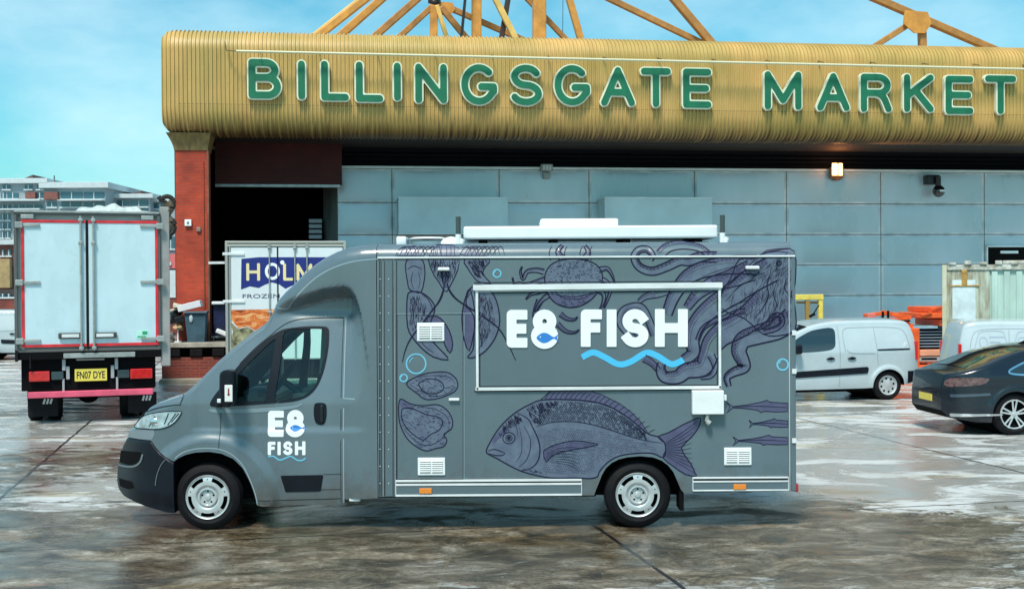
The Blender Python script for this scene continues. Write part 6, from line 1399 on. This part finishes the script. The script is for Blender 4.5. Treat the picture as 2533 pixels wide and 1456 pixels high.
# ---------------- dark saloon
at_ = [(0, .72), (.02, .90), (.06, .99), (.35, 1.05), (.70, 1.16), (1.10, 1.31), (1.55, 1.415), (2.1, 1.46), (2.6, 1.44), (3.1, 1.33), (3.6, 1.10), (3.85, 1.0), (4.4, .88), (4.75, .74), (4.85, .6), (4.87, .5)]
ab_ = [(0, .40), (.12, .28), (.5, .22), (1.8, .20), (3.9, .20), (4.6, .25), (4.87, .35)]
L2, W2 = 4.87, 1.87
navy = mat('dark_navy_paint', (.006, .010, .018), rough=.20, coat=.55, var=.05, spec=.4)
gw = gp(2513, 1077); yaw = 4; ca, sa = math.cos(math.radians(yaw)), math.sin(math.radians(yaw))
FA = Frame((gw[0]-1.12*ca, gw[1]-1.12*sa), yaw)
# nose/tail swapped: x = 0 is the tail here
ao, SA, insA = car('saloon_car', 'dark blue fastback car with bright alloy wheels at the right edge', 'car', FA, L2, W2, at_, ab_, [1.12, 3.96], .345, .245, navy, .95, .30, 'alloy', rc=.07, nose=.30, tail=.4)
patch(ao, SA, [(1.02, 1.05), (1.35, 1.20), (1.75, 1.31), (2.3, 1.35), (2.9, 1.25), (3.3, 1.03), (3.2, .99), (2.2, .98), (1.3, 1.0)], 'side_window', dkglass, .005, W=W2)
rr3 = smooth_line([(1.02, 1.045), (1.37, 1.21), (1.75, 1.325), (2.3, 1.365), (2.9, 1.262), (3.33, 1.03), (3.2, .985), (2.2, .972), (1.3, .988)], 5, True)
m = MB(); ribbon(m, rr3+[rr3[0]], .028, SA, .008); m.build('window_trim', chrome, ao)
m = MB(); tpa = smooth_line(at_, 4); m.grid(lambda u, v: (.42+.95*u, .30+(W2-.6)*v, lerp_list(tpa, .42+.95*u)+.010+.03*(1-(2*v-1)**2)), 8, 8); m.build('rear_window', dkglass, ao)
patch(ao, SA, [(.04, .86), (.10, .93), (.30, .95), (.66, .94), (.62, .86), (.45, .82), (.20, .80), (.06, .80)], 'tail_lamp', mat('smoked_lens', (.05, .012, .014), .12, coat=1, color2=(.20, .12, .12), vscale=12), .008, W=W2, step=.02)
patch(ao, SA, [(.12, .30), (.9, .335), (.9, .36), (.10, .355)], 'bumper_trim', chrome, .012, sm=0, W=W2, step=.02)
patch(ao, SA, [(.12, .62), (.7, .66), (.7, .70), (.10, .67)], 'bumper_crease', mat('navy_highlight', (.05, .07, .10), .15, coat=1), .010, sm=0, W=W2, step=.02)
lines(ao, SA, [[(.02, .78), (.6, .79), (1.4, .80), (3.0, .80)], [(1.75, 1.0), (1.72, .6), (1.70, .26)], [(2.75, 1.0), (2.75, .3)]], 'panel_seam', seam, .012)
plate(ao, lambda u, v, d: (-.004-d, W2/2-u, v), -.26, .26, .52, .635, None)
m = MB(); m.prism([(1.60, 1.45), (1.72, 1.455), (1.76, 1.52)], W2/2-.015, W2/2+.015); m.build('shark_fin_aerial', under, ao)
m = MB(); m.box(3.3, 3.5, -.12, .02, .98, 1.12, .04); m.build('wing_mirror', navy, ao)
# ---------------- rusty container
gc = gp(2378, 978); FC = Frame((gc[0]+.02, 28.0), -20.5)
ct = thing('shipping_container', 'pale green rust-stained refrigerated container behind the white van at the right edge', 'container', FC)
z1 = FC.z(2378, 655); x1 = FC.u(2452, 700); cg = mat('container_green', (.42, .56, .50), .55, var=.2, vscale=1.4, stretch=(2, 2, .5)); crst = mat('rust_stained_green', (.20, .13, .06), .75, color2=(.52, .60, .50), vscale=2.6, stretch=(3.5, 3.5, .6), detail=9)
m = MB(); x = x1; 
m.box(.05, 9, .10, 2.4, .2, z1-.04, .01, 0); m.build('container_shell', cg, ct)
m = MB()
xx = x1
while xx < 6: m.box(xx, xx+.13, .055, .12, .4, z1-.15, .012); xx += .26
m.build('corrugated_side', cg, ct)
m = MB(); m.box(.06, x1-.04, .06, .12, .3, z1-.12, .006); m.build('end_panel', crst, ct)
m = MB(); m.box(0, .10, 0, .14, .1, z1, .01); m.build('corner_post', mat('cream_rusty_post', (.50, .47, .28), .6, color2=(.62, .62, .52), vscale=4), ct)
m = MB(); m.box(.1, 7, .03, .12, z1-.12, z1, .01)
for k_ in range(5): m.box(.15+k_*.33, .30+k_*.33, .0, .2, z1, z1+.06+.03*(k_ % 2), .01)
m.box(1.3, 3.2, .02, .5, z1, z1+.09, .02); m.build('top_rail', mat('flaking_white', (.62, .64, .58), .6, color2=(.20, .16, .10), vscale=6), ct)
m = MB(); m.box(.42, .54, .03, .10, z1-.48, z1-.10, .01); m.box(.20, .8, .035, .08, z1-.50, z1-.46, .006)
m.build('door_gear', mat('rusty_yellow', (.42, .25, .06), .7, var=.4, vscale=9), ct)
m = MB(); cm = lambda u, v, d: (u, .058-d, v)
for u_, v_, s_ in ((.45, 2.30, .10), (.42, 2.08, .14), (.46, 1.86, .11)):
    sh = poly_shape(smooth_line([(u_-s_, v_-s_*.6), (u_-s_*.3, v_-.02), (u_, v_+s_*.9), (u_+s_*.4, v_), (u_+s_, v_-s_*.5), (u_+.2*s_, v_-s_*.8)], 3, True), .02); add_shape(m, sh, cm, .003)
m.build('stencil_mark', mat('blue_grey_stencil', (.10, .14, .20), .6), ct)
m = MB(); m.box(.22, .72, .052, .058, 1.65, 2.55, .0); m.build('pale_patch', mat('pale_patch', (.60, .70, .72), .5, var=.15, vscale=5), ct)
# ---------------- orange machinery, yellow frame
orange = mat('orange_steel_paint', (.78, .115, .02), .45, var=.2, vscale=4); paleor = mat('faded_orange', (.72, .30, .18), .5, var=.2, vscale=5); navyb = mat('navy_crate', (.02, .04, .09), .5)
go = gp(2256, 950); FO = Frame((FM.o[0], FM.o[1]), 7.7)
T0 = -1.2
def OP(px, py, t=T0): return FM.P(px, py, t)
o = thing('folded_boom', 'folded orange lifting boom showing above the roof of the plain white van', 'machinery', FM)
m = MB(); a, b_ = OP(2136, 780), OP(2250, 776); m.bar((a[0], T0, a[2]), (OP(2190, 774)[0], T0, OP(2190, 774)[2]), .12, .10, .01); m.bar(OP(2180, 772), OP(2250, 785), .16, .12, .01); m.bar(OP(2160, 790), OP(2240, 790), .2, .10, .01); m.bar(OP(2236, 785), OP(2262, 850), .14, .12, .01); m.bar(OP(2250, 800), OP(2252, 940), .12, .12); m.box(a[0]+.2, b_[0]+.1, T0-.4, T0+.5, 0, 1.2, .03); m.build('boom_arm', orange, o)
m = MB(); m.bar(OP(2183, 800, T0-.1), OP(2183, 770, T0-.1), .05); m.bar(OP(2196, 803, T0-.1), OP(2196, 768, T0-.1), .05); m.bar(OP(2150, 795, T0-.1), OP(2250, 793, T0-.1), .05); m.build('hydraulic_hose', under, o)
m = MB(); p = OP(2150, 783); m.box(p[0]-.14, p[0]+.1, T0-.2, T0-.06, p[2]-.1, p[2]+.1, .02); m.build('boom_head', mat('pinkish_red', (.68, .16, .13), .5), o)
o = thing('stacked_platform', 'stacked orange steel platforms with black grilles left of the green container', 'machinery', FM)
for y0, y1, x0, x1_, mt_, tt in ((758, 772, 2290, 2374, orange, 0), (772, 786, 2262, 2374, orange, -.1), (788, 805, 2310, 2374, orange, 0), (862, 878, 2258, 2366, paleor, -.15), (880, 896, 2258, 2370, paleor, 0), (898, 915, 2258, 2372, orange, -.1)):
    m = MB(); a, b_ = OP(x0, y1), OP(x1_, y0); m.box(a[0], b_[0], T0+tt-.3, T0+tt+1.2, a[2], b_[2], .02)
    if mt_ is orange and x0 < 2300: m.bar((a[0], T0+tt-.32, (a[2]+b_[2])/2), (a[0]+.3, T0+tt-.32, b_[2]+.02), .05)
    m.build('platform', mt_, o)
m = MB(); a, b_ = OP(2258, 860), OP(2366, 815); m.box(a[0], b_[0], T0-.1, T0+1.1, a[2], b_[2], .02); m.build('battery_crate', under, o)
m = MB()
for k_ in range(6): z_ = a[2]+(b_[2]-a[2])*(k_+.5)/6; m.box(a[0]+.05, b_[0]-.1, T0-.14, T0-.11, z_-.015, z_+.015, .004)
m.build('grille_bars', mat('grille_blue_grey', (.22, .30, .38), .4), o)
m = MB(); a, b_ = OP(2262, 928), OP(2360, 916); m.box(a[0], b_[0], T0-.2, T0+1.0, 0.0, b_[2], .02); m.build('base', navyb, o)
m = MB(); a = OP(2275, 893, T0-.4); m.box(a[0], a[0]+.62, T0-.33, T0-.305, a[2], a[2]+.12, .005, 0); m.box(a[0]+.08, a[0]+.54, T0-.335, T0-.331, a[2]+.03, a[2]+.085, 0, 1); m.build('name_plate', [whitep, under], o)
m = MB(); a = OP(2330, 815); m.box(a[0]-.05, a[0]+.30, T0-.15, T0+.2, a[2]-.12, a[2]+.16, .03); o2 = m.build('blue_tub', mat('blue_tub_plastic', (.06, .17, .36), .4), None); at_frame(o2, FM); tag(o2, 'small blue tub sitting on the black grilles of the orange platform stack', 'tub')
o = thing('yellow_frame', 'yellow steel goal-post frame standing against the grey wall beside the food truck rear', 'steel frame', FM)
yel = mat('yellow_paint', (.70, .56, .10), .5, var=.2, vscale=4); TY = 1.2
for nm, a, b_, w_ in (('beam', (1900, 736), (2034, 734), .16), ('post', (2028, 734), (2030, 960), .13), ('inner_post', (1996, 742), (1998, 960), .13), ('post', (1905, 740), (1906, 960), .13)):
    m = MB(); p, q = OP(*a, TY), OP(*b_, TY); q = (q[0], q[1], max(0, q[2]) if nm == 'beam' else 0.0); q = q if nm != 'beam' else OP(*b_, TY); m.bar(p, q, w_, w_, .01); m.build(nm if nm != 'inner_post' else 'post', yel if nm != 'inner_post' else mat('brown_post', (.30, .19, .05), .6), o)
m = MB(); p, q = OP(1970, 748, TY+.2), OP(2022, 748, TY+.2); m.bar(p, q, .06); m.build('cross_bar', mat('brown_post', (.30, .19, .05), .6), o)
# ---------------- things on the dock
o = thing('wheelie_bin', 'blue grey open bin standing on the loading dock in front of the brick pillar', 'bin', FM); t_ = -.35
a, b_ = FM.u(456, 800, t_), FM.u(509, 800, t_); zb2, zt2 = ZD, FM.z(480, 772, t_)
m = MB(); m.add([(a+.07, t_+.05, zb2), (b_-.05, t_+.05, zb2), (b_-.05, t_+.5, zb2), (a+.07, t_+.5, zb2), (a, t_, zt2), (b_, t_, zt2), (b_, t_+.6, zt2), (a, t_+.6, zt2)], [(0, 1, 5, 4), (1, 2, 6, 5), (2, 3, 7, 6), (3, 0, 4, 7), (3, 2, 1, 0)]); m.add([(a+.04, t_+.04, zt2-.02), (b_-.04, t_+.04, zt2-.02), (b_-.04, t_+.56, zt2-.02), (a+.04, t_+.56, zt2-.02)], [(0, 1, 2, 3)]); m.build('bin_body', mat('blue_grey_plastic', (.065, .135, .18), .45, var=.25, vscale=4), o)
m = MB(); m.bar((a-.03, t_-.02, zt2), (b_+.03, t_-.02, zt2), .05, .05, .01); m.bar((a, t_+.6, zt2), (b_, t_+.6, zt2), .05); m.bar((a, t_, zt2), (a, t_+.6, zt2), .05); m.bar((b_, t_, zt2), (b_, t_+.6, zt2), .05); m.build('rim', mat('bin_rim', (.12, .18, .22), .45), o)
m = MB(); p = FM.P(472, 788, t_-.03); m.sphere((p[0], t_+.0, p[2]), .07, 6, 0, (.7, .3, 1.6)); m.build('tied_bag', mat('clear_bag', (.5, .62, .66), .3), o)
m = MB(); p = FM.P(462, 757, t_); m.obox((p[0]+.05, t_+.3, p[2]), Matrix.Rotation(-.24, 3, 'Y'), .31, .26, .09, .01); o2 = m.build('polystyrene_box', mat('polystyrene', (.78, .80, .82), .7, var=.05), None); at_frame(o2, FM); tag(o2, 'white polystyrene box lid tilted on top of the blue grey bin', 'box')
def rubbish(px0, px1, py0, py1, mt_, lbl, nm, n_=5, t0=-.3, cat='rubbish', seed=1):
    random.seed(seed); m = MB(); a, b_ = FM.u(px0, py1, t0), FM.u(px1, py1, t0); z0, z1_ = max(ZD, FM.z(px0, py1, t0)), FM.z(px0, py0, t0)
    for k_ in range(n_): h_ = (z1_-z0)*random.uniform(.25, .5); x_ = random.uniform(a+.1, b_-.1); z_ = z0+h_*.5 if k_ == 0 else random.uniform(z0+h_/2, z1_-h_/2); m.obox((x_, t0+random.uniform(0, .5), z_), Matrix.Rotation(random.uniform(-.4, .4), 3, 'Y') @ Matrix.Rotation(random.uniform(-.5, .5), 3, 'Z'), (b_-a)*random.uniform(.2, .35), .15, h_/2, .015)
    o_ = m.build(nm, mt_, None); at_frame(o_, FM); tag(o_, lbl, cat); return o_
rubbish(417, 452, 765, 800, mat('black_sack', (.012, .014, .016), .35, var=.4), 'black rubbish sacks heaped on the dock left of the bin', 'rubbish_sack', 6, -.2, seed=2)
rubbish(420, 448, 750, 768, mat('pale_card', (.58, .53, .42), .7, var=.15), 'cream cardboard resting on the black sacks left of the bin', 'cardboard_box', 3, -.25, seed=4)
rubbish(428, 452, 798, 815, mat('tan_card', (.52, .38, .20), .7, var=.2), 'crushed tan carton on the dock left of the bin', 'cardboard_box', 3, -.4, seed=9)
rubbish(412, 428, 815, 846, mat('grey_crate', (.30, .28, .25), .6, var=.4, vscale=9), 'grey plastic crate on the dock beside the left lorry', 'crate', 4, -.5, seed=11)
m = MB(); p = FM.P(440, 845, -.4); m.cyl((p[0], -.4, ZD), (p[0], -.4, ZD+.42), .02); m.cyl((p[0], -.4, ZD), (p[0], -.4, ZD+.03), .10); o2 = m.build('short_post', whitep, None); at_frame(o2, FM); tag(o2, 'thin white post standing on the dock just left of the bin', 'post')
o = thing('dock_trolley', 'navy blue wrapped trolley load in the shadow of the dock opening', 'trolley', FM); t_ = .4
a, b_ = FM.u(527, 800, t_), FM.u(560, 800, t_); m = MB(); m.box(a, b_, t_, t_+.7, ZD+.12, FM.z(540, 752, t_), .05); m.build('wrapped_load', mat('navy_wrap', (.015, .02, .06), .35, var=.4, vscale=6), o)
m = MB(); m.box(a-.05, b_+.05, t_-.05, t_+.75, ZD+.07, ZD+.12, .01); [m.cyl((x_, y_, ZD+.04), (x_+.03, y_, ZD+.04), .04) for x_ in (a, b_) for y_ in (t_, t_+.6)]; m.build('trolley_base', steelg, o)
m = MB(); p = FM.P(538, 750, t_-.1); m.box(p[0]-.16, p[0]+.18, t_-.1, t_+.15, p[2]-.03, p[2]+.05, .015); m.build('white_handle_wrap', whitep, o)
m = MB(); p = FM.P(545, 822, t_-.2); m.obox((p[0]+.04, t_-.2, p[2]), Matrix.Rotation(.4, 3, 'Y'), .16, .1, .06, .02); o2 = m.build('plastic_bag', whitep, None); at_frame(o2, FM); tag(o2, 'crumpled white plastic bag at the foot of the navy trolley load', 'plastic bag')
for k_ in range(4):
    m = MB(); p = FM.P(780, 585-k_*13, 4.4); m.box(p[0]-.2, p[0]+.2, 4.3, 4.7, p[2]-.07, p[2]+.05, .012); o2 = m.build('fish_crate', mat('pale_crate', (.30, .33, .36), .5), None); at_frame(o2, FM)
    tag(o2, ['lowest', 'second lowest', 'second highest', 'topmost'][k_]+' pale crate of the stack at the right side of the dark loading bay', 'crate', 'pale crates stacked in the loading bay')
m = MB(); p = FM.P(780, 598, 4.4); m.box(p[0]-.3, p[0]+.3, 4.2, 4.8, ZD, p[2]-.05, .02); o2 = m.build('pallet_cage', mat('dark_cage', (.05, .05, .05), .6), None); at_frame(o2, FM); tag(o2, 'dark cage pallet under the pale crates in the loading bay', 'pallet')
# ================================================================ DISTANT BUILDINGS
FB = Frame((-32.0, 85.0), 0)
render = mat('grey_render', (.30, .36, .39), .7, var=.12, vscale=.6); pale = mat('pale_render', (.52, .58, .60), .6, var=.08); bwin = mat('distant_window', (.035, .10, .14), .15, coat=.6); brk = mat('far_brick', (.20, .075, .06), .8, var=.2, vscale=2); brkd = mat('dark_far_brick', (.12, .07, .07), .8, var=.2, vscale=2)
def block(label, px0, px1, pyt, fr=FB, t=0, wallm=render, rows=(), cats='building', depth=12, roof=None, extras=(), wm=bwin):
    o = thing('apartment_building', label, cats, fr)
    a, b_ = fr.u(px0, 600, t), fr.u(px1, 600, t); z1 = fr.z(px0, pyt, t); m = MB(); m.box(a, b_, t, t+depth, 0, z1, 0); m.build('wall', wallm, o)
    if roof: m = MB(); m.box(a-.3, b_+.3, t-.35, t+depth+.3, z1, z1+roof, .02); m.build('roof', pale, o)
    for y0, y1, xs, in rows:
        for x0, x1 in xs:
            m = MB(); p, q = fr.P(x0, y1, t), fr.P(x1, y0, t); m.box(p[0], q[0], t-.06, t+.05, p[2], q[2], 0); w_ = m.build('window', wm, o)
            m = MB(); m.box(p[0]-.06, q[0]+.06, t-.14, t-.02, p[2]-.10, p[2], 0)
            for g in range(1, max(2, int((q[0]-p[0])/.9))): xg = p[0]+(q[0]-p[0])*g/max(2, int((q[0]-p[0])/.9)); m.box(xg-.03, xg+.03, t-.09, t-.04, p[2], q[2], 0)
            m.build('frame', pale, w_)
    for nm, x0, y0, x1, y1, mt_, tt, dp in extras:
        m = MB(); p, q = fr.P(x0, y1, t), fr.P(x1, y0, t)
        if nm == 'wedge_tower':
            hL = p[2]+(q[2]-p[2])*.5; m.prism([(p[0], p[2]), (q[0], p[2]), (q[0], q[2]), (p[0]+.1, hL)], t+tt, t+tt+dp); m.build('stair_tower', mt_, o)
        else: m.box(p[0], q[0], t+tt, t+tt+dp, p[2], q[2], 0); m.build(nm, mt_, o)
    return o
block('grey apartment block with a slanted brick roof tower at the far left', -60, 112, 455, rows=[(458, 468, [(8, 26), (62, 80), (92, 108)]), (477, 491, [(4, 14), (19, 42), (58, 64), (104, 110)] if False else [(4, 14), (19, 46), (64, 84), (90, 108)])]+[(y, y+15, [(2, 12), (15, 26), (36, 60), (66, 104)]) for y in (507, 529, 551, 573)], roof=.35,
      extras=[('wedge_tower', 18, 426, 53, 452, brkd, 2, 3), ('penthouse', 52, 446, 100, 452, brkd, 3, 3), ('brick_bay', 68, 476, 92, 492, brk, -.4, .3), ('balcony', -10, 494, 110, 499, pale, -.9, .9), ('balcony', -10, 517, 110, 521, pale, -.9, .9)])
block('grey apartment block with a red brick bay and two roof boxes above the left lorry', 112, 262, 466, rows=[(475, 492, [(152, 204), (208, 258)]), (500, 512, [(118, 140), (150, 200), (208, 258)]), (524, 540, [(118, 140), (150, 200)])], roof=.4,
      extras=[('chimney', 110, 451, 134, 466, brkd, 1, 2), ('chimney', 141, 450, 167, 466, brkd, 1, 2), ('brick_bay', 112, 475, 146, 494, brk, -.3, .25), ('parapet', 152, 495, 262, 498, pale, -.8, .8), ('mast', 119.5, 431, 121, 452, brkd, 1, .1)])
block('low block with a brick wedge roof tower over the left lorry roof', 262, 372, 491, t=2, rows=[(496, 511, [(268, 284), (290, 318), (322, 366)]), (517, 530, [(268, 366)])], roof=.3, extras=[('wedge_tower', 287, 466, 328, 491, brkd, 2, 3)])
block('small flat-roofed grey block just left of the brick pillar', 376, 470, 500, t=3, rows=[(504, 516, [(380, 412)]), (540, 560, [(414, 432)]), (585, 615, [(414, 432)]), (690, 740, [(416, 432)])], roof=.3, extras=[('brick_band', 412, 628, 440, 664, mat('pink_panel', (.60, .14, .14), .6), -.4, .3), ('sign_disc', 418, 648, 428, 656, pale, -.5, .1), ('white_bay', 412, 668, 440, 735, pale, -.4, .3)])
block('red brick house at the far left edge below the grey block', -80, 36, 606, fr=FB, t=-8, wallm=brk, rows=[(618, 632, [(4, 12), (18, 28)]), (655, 668, [(2, 10)])], roof=.3, extras=[('ochre_storey', -60, 640, 30, 712, mat('ochre_render', (.40, .28, .13), .7, var=.2), -.4, .4)], depth=6)
block('dark shopfront beyond the white van at the far left', -80, 36, 716, fr=FB, t=-12, wallm=mat('dark_front', (.05, .035, .035), .7, var=.3), rows=[(726, 760, [(2, 14), (18, 28)])], depth=3, extras=[('brick_pier', 4, 734, 16, 768, brkd, -.2, .2)])
# brick boundary wall behind the yard
o = thing('boundary_wall', 'low dark brick wall along the far side of the yard behind the left lorry', 'wall', loc=(-42, 62, 0))
m = MB(); m.box(0, 28, 0, .3, 0, 1.9, .01); m.build('wall_face', brick_d, o); m = MB(); m.box(-.05, 28.05, -.05, .35, 1.9, 1.98, .01); m.build('coping', pale, o)
